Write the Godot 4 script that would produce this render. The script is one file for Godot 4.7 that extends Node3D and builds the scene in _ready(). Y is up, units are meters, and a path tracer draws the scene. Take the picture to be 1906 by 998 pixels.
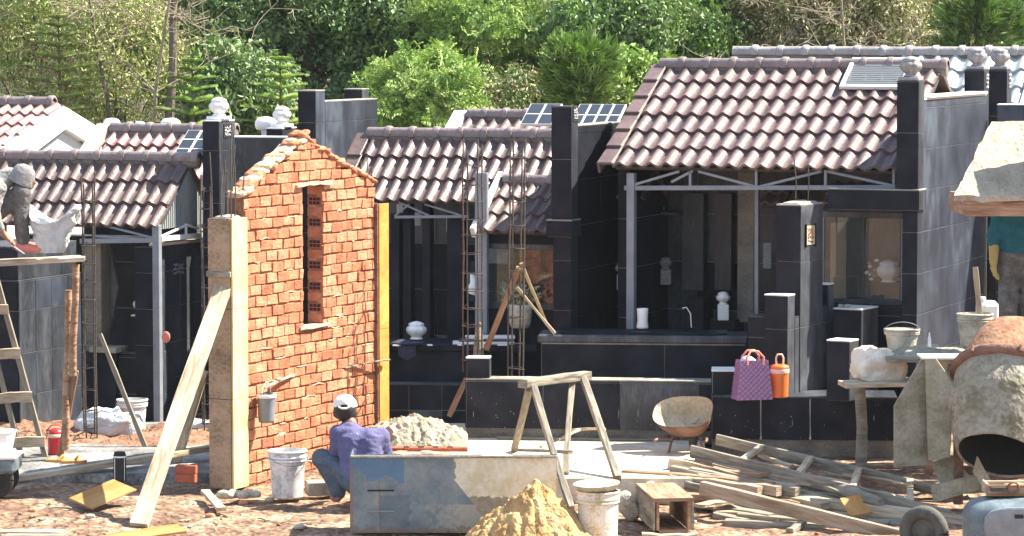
extends Node3D
# A burial ground under construction: camera, light and helpers first, then the ground, the tombs, the trees and the building site.
const F := 6000.0          # focal length in photo pixels (photo is 1906 x 998)
const HZ := 60.0           # photo row of the horizon
const EYE := Vector3(0, 4.08, 0)
var view := Basis()
var sun_dir := Vector3(0.60, 0.77, -0.16).normalized()
var M := {}
var rng := RandomNumberGenerator.new()
var noise := FastNoiseLite.new()
var names := {}

# ---------------------------------------------------------------- pixels to places
func ray(px: float, py: float) -> Vector3:
	return view * Vector3((px - 953.0) / F, (499.0 - py) / F, -1.0)
func P(px: float, py: float, d: float) -> Vector3:
	var r := ray(px, py)
	return EYE + r * (d / -r.z)
func G(px: float, py: float, h := 0.0) -> Vector3:
	var r := ray(px, py)
	return EYE + r * ((h - EYE.y) / r.y)
func frame(px: float, py: float, d: float, deg: float) -> Transform3D:   # upright frame on the ground, +x runs right and (deg > 0) towards the viewer
	var p := P(px, py, d)
	return Transform3D(Basis(Vector3.UP, -deg_to_rad(deg)), Vector3(p.x, 0, p.z))
func on(t: Transform3D, px: float, py: float, axis: int, v: float) -> Vector3:   # pixel on the local plane axis = v
	var ti := t.affine_inverse()
	var o: Vector3 = ti * EYE
	var d: Vector3 = ti.basis * ray(px, py)
	return o + d * ((v - o[axis]) / d[axis])

# ---------------------------------------------------------------- meshes
class MB:
	var v := PackedVector3Array()
	var n := PackedVector3Array()
	var c := PackedColorArray()
	var uv := PackedVector2Array()
	var ix := PackedInt32Array()
	var col := Color(1, 1, 1)
	var use_col := false
	func tri(a: Vector3, b: Vector3, d: Vector3) -> void:      # counter-clockwise seen from outside
		var nn := (b - a).cross(d - a)
		if nn.length_squared() < 1e-16: return
		nn = nn.normalized()
		var k := v.size()
		v.append(a); v.append(d); v.append(b)
		for i in 3:
			n.append(nn); c.append(col); ix.append(k + i)
	func quad(a: Vector3, b: Vector3, d: Vector3, e: Vector3) -> void:
		tri(a, b, d); tri(a, d, e)
	func out(a: Vector3, b: Vector3, d: Vector3, ctr: Vector3) -> void:
		if (b - a).cross(d - a).dot((a + b + d) / 3.0 - ctr) < 0.0: tri(a, d, b)
		else: tri(a, b, d)
	func quad_out(a, b, d, e, ctr) -> void:
		out(a, b, d, ctr); out(a, d, e, ctr)
	func box(ctr: Vector3, s: Vector3, bev := 0.0, bas := Basis()) -> void:
		var h := s * 0.5
		var bv: float = min(bev, min(h.x, min(h.y, h.z)) * 0.9)
		for ax in 3:
			var u := (ax + 1) % 3
			var w := (ax + 2) % 3
			for sg in [-1.0, 1.0]:
				var q := []
				for k in [[-1, -1], [1, -1], [1, 1], [-1, 1]]:
					var p := Vector3()
					p[ax] = sg * h[ax]; p[u] = k[0] * (h[u] - bv); p[w] = k[1] * (h[w] - bv)
					q.append(ctr + bas * p)
				quad_out(q[0], q[1], q[2], q[3], ctr)
				if bv > 0.0:
					for s2 in [-1.0, 1.0]:                         # the chamfer between this face and the face u
						var e := []
						for k in [-1.0, 1.0]:
							var p := Vector3(); p[ax] = sg * h[ax]; p[u] = s2 * (h[u] - bv); p[w] = k * (h[w] - bv)
							var p2 := Vector3(); p2[ax] = sg * (h[ax] - bv); p2[u] = s2 * h[u]; p2[w] = k * (h[w] - bv)
							e.append(ctr + bas * p); e.append(ctr + bas * p2)
						quad_out(e[0], e[1], e[3], e[2], ctr)
		if bv > 0.0:
			for a in [-1.0, 1.0]:
				for b in [-1.0, 1.0]:
					for d in [-1.0, 1.0]:
						out(ctr + bas * Vector3(a * h.x, b * (h.y - bv), d * (h.z - bv)), ctr + bas * Vector3(a * (h.x - bv), b * h.y, d * (h.z - bv)), ctr + bas * Vector3(a * (h.x - bv), b * (h.y - bv), d * h.z), ctr)
	func hexa(p: Array) -> void:                                # 8 corners: bottom ring 0-3, top ring 4-7
		var ctr := Vector3()
		for q in p: ctr += q / 8.0
		for f in [[0, 1, 2, 3], [4, 5, 6, 7], [0, 1, 5, 4], [1, 2, 6, 5], [2, 3, 7, 6], [3, 0, 4, 7]]:
			quad_out(p[f[0]], p[f[1]], p[f[2]], p[f[3]], ctr)
	func grid(rows: Array, closed := false) -> void:            # smooth surface through rows of points
		var k0 := v.size()
		var m: int = rows[0].size()
		var nr := rows.size()
		var acc := PackedVector3Array(); acc.resize(m * nr)
		for r in nr:
			for q in m:
				v.append(rows[r][q]); c.append(col)
		var last := m if closed else m - 1
		for r in nr - 1:
			for q in last:
				var a := r * m + q
				var b := r * m + (q + 1) % m
				var d := (r + 1) * m + (q + 1) % m
				var e := (r + 1) * m + q
				var f1 := (v[k0 + b] - v[k0 + a]).cross(v[k0 + d] - v[k0 + a])
				var f2 := (v[k0 + d] - v[k0 + a]).cross(v[k0 + e] - v[k0 + a])
				acc[a] += f1 + f2; acc[b] += f1; acc[d] += f1 + f2; acc[e] += f2
				for i in [a, d, b, a, e, d]: ix.append(k0 + i)
		for i in acc.size(): n.append(acc[i].normalized() if acc[i].length_squared() > 1e-18 else Vector3.UP)
	func tube(pts: Array, rad: Array, seg := 8, caps := true, sq := 1.0) -> void:
		var rows := []
		var up := Vector3.UP
		for i in pts.size():
			var t: Vector3 = (pts[min(i + 1, pts.size() - 1)] - pts[max(i - 1, 0)]).normalized()
			if abs(t.dot(up)) > 0.95: up = Vector3.RIGHT if abs(t.x) < 0.9 else Vector3.BACK
			var s := t.cross(up).normalized()
			up = s.cross(t).normalized()
			var row := PackedVector3Array()
			var rr: float = rad[min(i, rad.size() - 1)]
			for k in seg:
				var a := TAU * k / seg
				row.append(pts[i] + (s * cos(a) + up * sin(a) * sq) * rr)
			rows.append(row)
		grid(rows, true)
		if caps:
			for e in [0, rows.size() - 1]:
				for k in seg:
					var o: Vector3 = pts[1] if e == 0 else pts[pts.size() - 2]
					out(pts[e], rows[e][k], rows[e][(k + 1) % seg], o)
	func lathe(prof: Array, seg := 20, at := Vector3(), bas := Basis()) -> void:   # prof: Vector2(radius, height)
		var rows := []
		for p in prof:
			var row := PackedVector3Array()
			for k in seg:
				var a := TAU * k / seg
				row.append(at + bas * Vector3(cos(a) * p.x, p.y, -sin(a) * p.x))
			rows.append(row)
		grid(rows, true)
	func prism(poly: PackedVector2Array, z0: float, z1: float, t := Transform3D()) -> void:   # a polygon in xy pushed along z
		var tr := Geometry2D.triangulate_polygon(poly)
		for i in range(0, tr.size(), 3):
			var a := poly[tr[i]]; var b := poly[tr[i + 1]]; var d := poly[tr[i + 2]]
			if (b - a).cross(d - a) < 0: var tmp := b; b = d; d = tmp
			tri(t * Vector3(a.x, a.y, z1), t * Vector3(b.x, b.y, z1), t * Vector3(d.x, d.y, z1))
			tri(t * Vector3(a.x, a.y, z0), t * Vector3(d.x, d.y, z0), t * Vector3(b.x, b.y, z0))
		var cw := Geometry2D.is_polygon_clockwise(poly)
		for i in poly.size():
			var a := poly[i]; var b := poly[(i + 1) % poly.size()]
			if cw: var tmp := a; a = b; b = tmp
			quad(t * Vector3(a.x, a.y, z0), t * Vector3(b.x, b.y, z0), t * Vector3(b.x, b.y, z1), t * Vector3(a.x, a.y, z1))
	func mesh() -> ArrayMesh:
		var arr := []
		arr.resize(Mesh.ARRAY_MAX)
		arr[Mesh.ARRAY_VERTEX] = v; arr[Mesh.ARRAY_NORMAL] = n; arr[Mesh.ARRAY_INDEX] = ix
		if use_col: arr[Mesh.ARRAY_COLOR] = c
		if uv.size() == v.size(): arr[Mesh.ARRAY_TEX_UV] = uv
		var m := ArrayMesh.new()
		m.add_surface_from_arrays(Mesh.PRIMITIVE_TRIANGLES, arr)
		return m

# ---------------------------------------------------------------- nodes
func numbered(n: String) -> String:
	names[n] = names.get(n, 0) + 1
	return n if names[n] == 1 else "%s_%03d" % [n, names[n] - 1]
func tag(o: Node3D, label: String, cat: String, group := "") -> Node3D:
	o.set_meta("label", label); o.set_meta("category", cat)
	if not o.has_meta("kind"): o.set_meta("kind", "thing")
	if group != "": o.set_meta("group", group)
	return o
func thing(called: String, label: String, cat: String, t := Transform3D(), group := "") -> Node3D:
	var o := Node3D.new()
	o.name = numbered(called)
	add_child(o)
	o.transform = t
	return tag(o, label, cat, group)
func node(called: String, parent: Node3D, t := Transform3D()) -> Node3D:
	var o := Node3D.new()
	o.name = called
	parent.add_child(o, true)
	o.transform = t
	return o
func put(m: Mesh, mat: Material, called: String, parent: Node3D = null, t := Transform3D()) -> MeshInstance3D:
	var o := MeshInstance3D.new()
	o.mesh = m
	o.material_override = mat
	o.transform = t
	if parent == null:
		o.name = numbered(called)
		add_child(o)
	else:
		o.name = called
		parent.add_child(o, true)
	return o
func at(p: Vector3, b := Basis()) -> Transform3D:
	return Transform3D(b, p)
func rx(t: Transform3D, x: float, y: float, z: float) -> Transform3D:
	return t * Transform3D(Basis.from_euler(Vector3(x, y, z)), Vector3())
func solo(m: Mesh, mat: Material, called: String, label: String, cat: String, t := Transform3D(), group := "") -> MeshInstance3D:
	var o := put(m, mat, called, null, t)
	tag(o, label, cat, group)
	return o
func boxm(s: Vector3, bev := 0.004, ctr := Vector3()) -> ArrayMesh:
	var b := MB.new()
	b.box(ctr, s, bev)
	return b.mesh()
func cyl(a: Vector3, b: Vector3, r: float, seg := 8) -> ArrayMesh:
	var m := MB.new()
	m.tube([a, b], [r, r], seg)
	return m.mesh()
# a box whose front face fills a rectangle of pixels on the local plane z = zf, going back by dep
func front(t: Transform3D, x0: float, y0: float, x1: float, y1: float, zf: float, dep: float, bev := 0.004) -> ArrayMesh:
	var a := on(t, x0, y1, 2, zf)
	var b := on(t, x1, y0, 2, zf)
	return boxm(Vector3(abs(b.x - a.x), abs(b.y - a.y), dep), bev, Vector3((a.x + b.x) / 2, (a.y + b.y) / 2, zf - dep / 2))
# a board from a to b (local x runs along it), w wide across the hint direction, th thick
func along(a: Vector3, b: Vector3, hint := Vector3.UP) -> Transform3D:
	var x := (b - a).normalized()
	var y := (hint - x * hint.dot(x)).normalized()
	return Transform3D(Basis(x, y, x.cross(y)), (a + b) / 2)
func plank_mesh(l: float, h: float, w: float, wob := 0.004, sd := 1) -> ArrayMesh:
	var r := RandomNumberGenerator.new(); r.seed = sd
	var b := MB.new()
	var n := 6
	var rows := []
	var bow := r.randf_range(-1, 1) * wob * 1.5
	for i in n + 1:
		var x := -l / 2 + l * i / n
		var y := bow * (1.0 - pow(2.0 * i / n - 1.0, 2)) 
		var hh := h / 2 + r.randf_range(-1, 1) * wob * 0.5
		var ww := w / 2 + r.randf_range(-1, 1) * wob * 0.5
		var c: float = min(0.004, min(h, w) * 0.2)
		rows.append(PackedVector3Array([Vector3(x, y - hh, -ww + c), Vector3(x, y - hh, ww - c), Vector3(x, y - hh + c, ww), Vector3(x, y + hh - c, ww), Vector3(x, y + hh, ww - c), Vector3(x, y + hh, -ww + c), Vector3(x, y + hh - c, -ww), Vector3(x, y - hh + c, -ww)]))
	for i in n:
		for k in 8:
			b.quad_out(rows[i][k], rows[i][(k + 1) % 8], rows[i + 1][(k + 1) % 8], rows[i + 1][k], Vector3((rows[i][0].x + rows[i + 1][0].x) / 2, 0, 0))
	for e in [0, n]:
		for k in range(1, 7): b.out(rows[e][0], rows[e][k], rows[e][k + 1], Vector3())
	return b.mesh()
var plank_seed := 10
func plank(a: Vector3, b: Vector3, h: float, w: float, mat: Material, called: String, parent: Node3D = null, hint := Vector3.UP, wob := 0.006) -> MeshInstance3D:
	plank_seed += 1
	var m := plank_mesh(a.distance_to(b), h, w, wob, plank_seed)
	return put(m, mat, called, parent, along(a, b, hint))
func blob(s: Vector3, amp: float, fr: float, sd: int, nu := 28, nv := 18, pw := 1.0, lo := -1.0, ridged := false) -> ArrayMesh:   # lumpy rounded body, flat below lo
	var b := MB.new()
	var nz := FastNoiseLite.new(); nz.seed = sd; nz.frequency = fr; nz.fractal_octaves = 4
	var rows := []
	for i in nv + 1:
		var la := -PI / 2 + PI * i / nv
		var row := PackedVector3Array()
		for k in nu:
			var lo2 := TAU * k / nu
			var d := Vector3(cos(la) * cos(lo2), sin(la), -cos(la) * sin(lo2))
			var q := Vector3(sign(d.x) * pow(abs(d.x), pw), sign(d.y) * pow(abs(d.y), pw), sign(d.z) * pow(abs(d.z), pw))
			var p := q * s * 0.5
			var nv3 := nz.get_noise_3d(p.x * 10, p.y * 10, p.z * 10)
			p += d * (nv3 if not ridged else .35 - absf(nv3) * 1.6) * amp
			p.y = max(p.y, lo * s.y * 0.5)
			row.append(p)
		rows.append(row)
	b.grid(rows, true)
	return b.mesh()
func heap(r: float, h: float, sd: int, sx := 1.0, pw := 1.2, amp := 0.05, n := 44) -> ArrayMesh:     # a pile on the ground
	var b := MB.new()
	var nz := FastNoiseLite.new(); nz.seed = sd; nz.frequency = 0.9; nz.fractal_octaves = 5
	var rows := []
	for i in n + 1:
		var row := PackedVector3Array()
		for k in n + 1:
			var x := (2.0 * i / n - 1.0) * r
			var z := (2.0 * k / n - 1.0) * r
			var q := Vector2(x, z).length() / r + nz.get_noise_2d(x * 1.2, z * 1.2 + 9) * 0.25
			var y: float = h * pow(clamp(1.0 - q, 0.0, 1.0), pw) 
			y += nz.get_noise_2d(x * 9, z * 9) * amp * clamp(y / h * 4.0, 0.0, 1.0) * (1.0 if y > 0.001 else 0.0)
			row.append(Vector3(x * sx, y - 0.01, z))
		rows.append(row)
	b.grid(rows)
	return b.mesh()

# ---------------------------------------------------------------- materials
func lin(r: float, g: float, b: float) -> Color:
	return Color(r, g, b)
func seamless(sd: int, fr: float, stretch: int, vertical: bool, size: int) -> PackedByteArray:
	noise.seed = sd; noise.frequency = fr; noise.fractal_octaves = 4; noise.noise_type = FastNoiseLite.TYPE_SIMPLEX_SMOOTH
	var w := size
	var h := size
	if vertical: h = size / stretch
	else: w = size / stretch
	var im := noise.get_seamless_image(w, h, false, false, 0.15)
	if stretch > 1: im.resize(size, size, Image.INTERPOLATE_CUBIC)
	im.convert(Image.FORMAT_L8)
	return im.get_data()
var normals := {}
func normal_tex(sd: int, fr: float, stretch: int, vertical: bool, strength: float) -> ImageTexture:
	var key := "%d %f %d %s %f" % [sd, fr, stretch, vertical, strength]
	if normals.has(key): return normals[key]
	var d := seamless(sd, fr, stretch, vertical, 256)
	var im := Image.create_from_data(256, 256, false, Image.FORMAT_L8, d)
	im.convert(Image.FORMAT_RGBA8)
	im.bump_map_to_normal_map(strength)
	normals[key] = ImageTexture.create_from_image(im)
	return normals[key]
# colours are linear; o: r roughness, sc repeats per metre, fc/ff coarse and fine noise, mf share of fine, st stretch, vert, gain, met, nb normal strength, world
func mk(key: String, cols: Array, o := {}) -> StandardMaterial3D:
	var m := StandardMaterial3D.new()
	m.roughness = o.get("r", 0.85)
	m.metallic = o.get("met", 0.0)
	m.metallic_specular = o.get("spec", 0.5)
	m.cull_mode = BaseMaterial3D.CULL_DISABLED
	if cols.size() == 1:
		m.albedo_color = cols[0].linear_to_srgb()
	else:
		var st: int = o.get("st", 1)
		var vert: bool = o.get("vert", false)
		var size: int = o.get("size", 256)
		var sd: int = key.hash() % 9973
		var a := seamless(sd, o.get("fc", 0.012), st, vert, size)
		var b := seamless(sd + 5, o.get("ff", 0.08), st, vert, size)
		var mf: float = o.get("mf", 0.4)
		var gain: float = o.get("gain", 1.6)
		var lut := PackedByteArray()
		for i in 256:
			var x: float = clamp((i / 255.0 - 0.5) * gain + 0.5, 0.0, 0.9999) * (cols.size() - 1)
			var cc: Color = cols[int(x)].lerp(cols[int(x) + 1], x - int(x)).linear_to_srgb()
			lut.append(int(clamp(cc.r, 0, 1) * 255)); lut.append(int(clamp(cc.g, 0, 1) * 255)); lut.append(int(clamp(cc.b, 0, 1) * 255))
		var out := PackedByteArray(); out.resize(size * size * 3)
		for i in size * size:
			var k := int(a[i] * (1.0 - mf) + b[i] * mf) * 3
			out[i * 3] = lut[k]; out[i * 3 + 1] = lut[k + 1]; out[i * 3 + 2] = lut[k + 2]
		m.albedo_texture = ImageTexture.create_from_image(Image.create_from_data(size, size, false, Image.FORMAT_RGB8, out))
		m.uv1_triplanar = true
		m.uv1_world_triplanar = o.get("world", true)
		m.uv1_scale = Vector3.ONE * o.get("sc", 1.0)
		if o.has("off"): m.uv1_offset = o.off
	if o.has("nb"):
		m.normal_enabled = true
		m.normal_texture = normal_tex(o.get("ns", 3), o.get("nf", 0.05), o.get("nst", o.get("st", 1)), o.get("vert", false), 6.0)
		m.normal_scale = o.nb
		m.uv1_triplanar = true
		m.uv1_world_triplanar = o.get("world", true)
		m.uv1_scale = Vector3.ONE * o.get("sc", 1.0)
	M[key] = m
	return m
func materials() -> void:
	# stone and cement
	mk("granite", [lin(.009, .0095, .014), lin(.017, .0185, .026), lin(.030, .032, .042)], {"r": .4, "sc": .9, "ff": .2, "nb": .05, "spec": .2})
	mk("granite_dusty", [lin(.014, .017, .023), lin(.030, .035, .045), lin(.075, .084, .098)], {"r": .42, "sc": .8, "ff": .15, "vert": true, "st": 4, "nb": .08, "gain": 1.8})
	mk("granite_splashed", [lin(.026, .031, .041), lin(.050, .057, .070), lin(.11, .12, .138)], {"r": .45, "sc": .6, "ff": .08, "vert": true, "st": 3, "nb": .08, "gain": 2.0})  # dust streaks plus sunlight put into the colour, for the screen's right faces
	mk("granite_streaked", [lin(.011, .014, .023), lin(.020, .025, .040), lin(.036, .044, .066), lin(.080, .10, .135)], {"r": .5, "sc": .23, "size": 512, "fc": .005, "ff": .03, "vert": true, "st": 2, "gain": 2.3, "mf": .45, "nb": .08})
	mk("grout", [lin(.30, .30, .28), lin(.5, .5, .48)], {"sc": 2})
	mk("cement", [lin(.16, .15, .13), lin(.26, .25, .22), lin(.36, .34, .30)], {"sc": .8, "nb": .5, "ff": .15})
	mk("skirt", [lin(.09, .085, .075), lin(.15, .14, .12), lin(.22, .2, .17)], {"sc": .9, "nb": .6, "ff": .15})
	mk("slab", [lin(.46, .38, .27), lin(.58, .50, .38), lin(.66, .59, .48)], {"sc": .35, "nb": .5, "ff": .2, "gain": 1.9})
	mk("slab_grey", [lin(.09, .09, .088), lin(.18, .18, .175), lin(.36, .35, .33)], {"sc": .5, "nb": .6, "ff": .15, "gain": 2.0})
	mk("mortar", [lin(.34, .24, .15), lin(.52, .40, .27), lin(.66, .54, .40)], {"sc": 2.0, "nb": .9, "ff": .15})
	mk("joint", [lin(.13, .05, .024), lin(.26, .11, .055), lin(.42, .23, .13)], {"sc": 2.0, "nb": 1.0, "ff": .15, "gain": 2.0})
	mk("concrete_brown", [lin(.18, .12, .075), lin(.30, .22, .14), lin(.42, .30, .19), lin(.26, .20, .15)], {"sc": .8, "nb": .5, "ff": .12, "gain": 2.0})
	mk("form_cream", [lin(.55, .42, .16), lin(.66, .56, .28), lin(.72, .64, .40)], {"sc": .8, "nb": .3, "vert": true, "st": 4})
	mk("form_yellow", [lin(.40, .18, .03), lin(.49, .245, .045), lin(.58, .34, .09)], {"sc": .7, "nb": .2, "ff": .05})
	mk("white_plaster", [lin(.62, .63, .62), lin(.78, .79, .78)], {"sc": .6, "nb": .2})
	mk("ceramic", [lin(.80, .80, .78)], {"r": .25})
	mk("ceramic_grey", [lin(.16, .155, .16), lin(.34, .33, .34)], {"sc": 6, "r": .6, "gain": 2})
	# roof tiles, bricks
	for k in 3:
		var c: Vector3 = [Vector3(.138, .096, .097), Vector3(.155, .109, .105), Vector3(.126, .091, .095)][k]
		mk("tile%d" % k, [lin(c.x * .6, c.y * .62, c.z * .65), lin(c.x, c.y, c.z), lin(c.x * 1.35, c.y * 1.36, c.z * 1.25)], {"r": .42, "spec": .32, "sc": 1.1, "ff": .16, "nb": .2, "gain": 1.9})
		var d: Vector3 = [Vector3(.130, .092, .089), Vector3(.146, .105, .098), Vector3(.116, .085, .086)][k]
		mk("tileb%d" % k, [lin(d.x * .6, d.y * .62, d.z * .65), lin(d.x, d.y, d.z), lin(d.x * 1.4, d.y * 1.4, d.z * 1.3)], {"r": .36, "spec": .28, "sc": 1.1, "ff": .16, "nb": .2, "gain": 1.9})
		var e: Vector3 = [Vector3(.45, .165, .082), Vector3(.50, .215, .118), Vector3(.39, .13, .064)][k]
		mk("brick%d" % k, [lin(e.x * .7, e.y * .6, e.z * .6), lin(e.x, e.y, e.z), lin(e.x * 1.3, e.y * 1.55, e.z * 1.7)], {"r": .9, "sc": 2.2, "ff": .14, "nb": .7, "gain": 1.9})
	mk("brick_raw", [lin(.20, .05, .03), lin(.30, .08, .045), lin(.36, .11, .06)], {"r": .9, "sc": 2.2, "nb": .6})
	mk("tile_pink", [lin(.16, .085, .085), lin(.24, .14, .135), lin(.31, .20, .19)], {"r": .45, "sc": 1.1, "ff": .16, "nb": .25})
	mk("tile_grey", [lin(.22, .25, .26), lin(.36, .40, .41), lin(.50, .53, .53)], {"r": .45, "sc": 1.1, "ff": .16, "nb": .25})
	mk("ridge", [lin(.14, .11, .108), lin(.20, .16, .155), lin(.28, .225, .21)], {"r": .5, "sc": 1.2, "ff": .14, "nb": .4, "gain": 1.8})
	mk("ridge_grey", [lin(.18, .165, .16), lin(.30, .28, .27), lin(.42, .40, .38)], {"r": .6, "sc": 1.2, "ff": .14, "nb": .4})
	mk("under", [lin(.03, .028, .027), lin(.06, .055, .05)], {"sc": 1})
	mk("green_gable", [lin(.03, .12, .10), lin(.08, .24, .18)], {"sc": 1.5})
	# metal
	mk("steel_grey", [lin(.16, .18, .21), lin(.24, .26, .29)], {"r": .5, "sc": 1.5, "spec": .5})
	mk("steel_white", [lin(.55, .56, .55), lin(.68, .68, .66)], {"r": .5, "sc": 1.5})
	mk("corrugated", [lin(.20, .23, .24), lin(.30, .33, .33)], {"r": .55, "sc": 1.0, "vert": true, "st": 4})
	mk("rebar", [lin(.04, .032, .028), lin(.075, .062, .054), lin(.12, .09, .07)], {"r": .8, "sc": 5})
	mk("rust", [lin(.16, .07, .035), lin(.28, .13, .065), lin(.38, .21, .12), lin(.24, .15, .105)], {"r": .8, "sc": 1.2, "ff": .08, "nb": .5, "gain": 2.2})
	mk("rust_dark", [lin(.10, .05, .035), lin(.18, .09, .06), lin(.25, .15, .11)], {"r": .8, "sc": 2, "nb": .6})
	mk("crust", [lin(.13, .125, .075), lin(.22, .205, .15), lin(.34, .31, .245), lin(.20, .185, .15)], {"r": .9, "sc": 1.0, "ff": .06, "nb": .8, "gain": 2.5, "mf": .45})
	mk("olive_sheet", [lin(.17, .16, .10), lin(.27, .26, .19), lin(.36, .34, .28)], {"r": .75, "sc": 1.0, "ff": .1, "nb": .4, "gain": 2.0})
	mk("black", [lin(.008, .008, .008)], {"r": .9})
	mk("solar_cell", [lin(.03, .038, .052)], {"r": .25})
	mk("rubber", [lin(.05, .048, .043), lin(.13, .125, .11)], {"sc": 3, "nb": .4})
	mk("rubber_black", [lin(.015, .015, .015), lin(.03, .03, .03)], {"sc": 3})
	mk("blue_grey", [lin(.06, .09, .11), lin(.11, .15, .17), lin(.20, .25, .27)], {"r": .4, "sc": 1.6})
	# wood: local x is the grain
	for k in 4:
		var c: Array = [[lin(.30, .23, .15), lin(.46, .38, .27), lin(.58, .50, .38)], [lin(.12, .11, .08), lin(.20, .18, .14), lin(.30, .275, .225)], [lin(.20, .11, .06), lin(.30, .18, .11), lin(.40, .27, .18)], [lin(.12, .10, .085), lin(.19, .165, .14), lin(.28, .25, .21)]][k]
		mk("wood%d" % k, c, {"sc": .9, "st": 8, "fc": .03, "ff": .16, "world": false, "nb": .5, "gain": 2.0, "off": Vector3(.37 * k, .21 * k, .53 * k)})
	mk("wood4", [lin(.20, .14, .09), lin(.31, .235, .165), lin(.42, .34, .25)], {"sc": .9, "st": 8, "fc": .03, "ff": .16, "world": false, "nb": .5, "gain": 2.0, "off": Vector3(.7, .1, .9)})
	mk("slat", [lin(.34, .36, .36)], {"r": .5})
	mk("slat_back", [lin(.05, .065, .07)], {"r": .6})
	mk("panel_grey", [lin(.07, .08, .085), lin(.11, .12, .125), lin(.15, .16, .165)], {"sc": .8, "nb": .2})
	mk("canopy", [lin(.25, .205, .14), lin(.36, .31, .23), lin(.44, .39, .31)], {"sc": .8, "nb": 1.0, "ff": .12, "gain": 2.0})
	mk("plywood", [lin(.30, .13, .03), lin(.37, .18, .05), lin(.44, .25, .095)], {"sc": .9, "st": 6, "world": false, "gain": 1.8, "off": Vector3(.1, .6, .2)})
	mk("bamboo", [lin(.22, .15, .08), lin(.34, .25, .14), lin(.44, .35, .22)], {"sc": 1.4, "st": 6, "world": false})
	# earth
	mk("sand_gold", [lin(.24, .13, .04), lin(.42, .265, .105), lin(.56, .40, .19)], {"sc": 1.4, "ff": .16, "nb": 1.5, "mf": .5, "gain": 2.0})
	mk("sand_grey", [lin(.13, .125, .095), lin(.25, .235, .18), lin(.42, .40, .33)], {"sc": 1.4, "ff": .16, "nb": 1.2, "mf": .5, "gain": 2.0})
	mk("soil_red", [lin(.13, .055, .03), lin(.22, .11, .065), lin(.32, .19, .12)], {"sc": 1.2, "ff": .16, "nb": 1.2, "gain": 2})
	mk("rubble", [lin(.26, .22, .17), lin(.44, .39, .31), lin(.58, .54, .46)], {"sc": 2, "nb": .8})
	# cloth, plastic
	mk("sack", [lin(.50, .44, .35), lin(.66, .60, .50), lin(.74, .70, .62)], {"sc": 2.5, "nb": .7, "ff": .2})
	mk("sack_white", [lin(.38, .41, .43), lin(.52, .55, .57), lin(.64, .66, .67)], {"sc": 2.2, "nb": .7, "ff": .2})
	mk("bucket_white", [lin(.34, .33, .31), lin(.56, .56, .55), lin(.70, .70, .70), lin(.74, .74, .74)], {"sc": 1.8, "r": .5, "ff": .06, "gain": 2.6, "mf": .3})
	mk("bucket_cement", [lin(.26, .25, .19), lin(.42, .40, .33), lin(.54, .52, .45)], {"sc": 2.2, "r": .8, "ff": .08, "gain": 2.2, "nb": .7})
	mk("bucket_ochre", [lin(.42, .34, .18), lin(.58, .52, .38), lin(.70, .67, .58), lin(.72, .70, .64)], {"sc": 1.6, "r": .7, "ff": .08, "gain": 2.4, "nb": .4})
	mk("pail_grey", [lin(.16, .18, .20), lin(.24, .26, .28)], {"r": .35, "sc": 2})
	mk("plastic_white", [lin(.74, .75, .76)], {"r": .4})
	mk("plastic_red", [lin(.48, .02, .03)], {"r": .35})
	mk("plastic_orange", [lin(.72, .17, .035)], {"r": .35})
	mk("plastic_pale", [lin(.75, .55, .42)], {"r": .4})
	mk("pink", [lin(.60, .20, .16)], {"r": .6})
	mk("purple_weave", [lin(.20, .09, .22), lin(.34, .17, .34)], {"sc": 6, "r": .55})
	mk("purple_light", [lin(.42, .26, .40)], {"r": .55})
	mk("slipper", [lin(.50, .24, .06)], {"r": .7})
	mk("shirt_blue", [lin(.075, .075, .165), lin(.095, .093, .205), lin(.12, .118, .24)], {"sc": 2.0, "r": .9, "nb": .5})
	mk("jeans", [lin(.035, .055, .085), lin(.065, .095, .13), lin(.11, .14, .18)], {"sc": 2.2, "r": .9, "nb": .6})
	mk("cap_white", [lin(.66, .64, .58), lin(.76, .74, .69)], {"sc": 4, "r": .9})
	mk("hair", [lin(.012, .009, .008)], {"r": .6})
	mk("skin", [lin(.22, .105, .06), lin(.30, .155, .095)], {"sc": 4, "r": .6})
	mk("shirt_grey", [lin(.10, .10, .10), lin(.20, .20, .20), lin(.32, .32, .31)], {"sc": 1.6, "r": .9, "nb": .5, "gain": 2})
	mk("trouser_grey", [lin(.05, .05, .052), lin(.10, .10, .10), lin(.18, .18, .18)], {"sc": 2, "r": .9, "nb": .5, "gain": 2})
	mk("shirt_teal", [lin(.004, .065, .10), lin(.007, .10, .145), lin(.014, .135, .19)], {"sc": 2, "r": .9, "nb": .5})
	mk("glove", [lin(.30, .25, .07), lin(.40, .34, .13)], {"sc": 4, "r": .9})
	mk("navy_cloth", [lin(.02, .02, .045), lin(.04, .04, .07)], {"sc": 4})
	mk("cream_curtain", [lin(.24, .20, .14), lin(.34, .29, .21)], {"sc": 1, "vert": true, "st": 4})
	mk("flower_leaf", [lin(.20, .22, .10), lin(.34, .35, .20)], {"sc": 4})
	var g := StandardMaterial3D.new()
	g.albedo_color = Color(.16, .24, .22, .16); g.transparency = BaseMaterial3D.TRANSPARENCY_ALPHA; g.roughness = .03; g.metallic_specular = .6
	g.cull_mode = BaseMaterial3D.CULL_DISABLED
	M["glass"] = g

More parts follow.
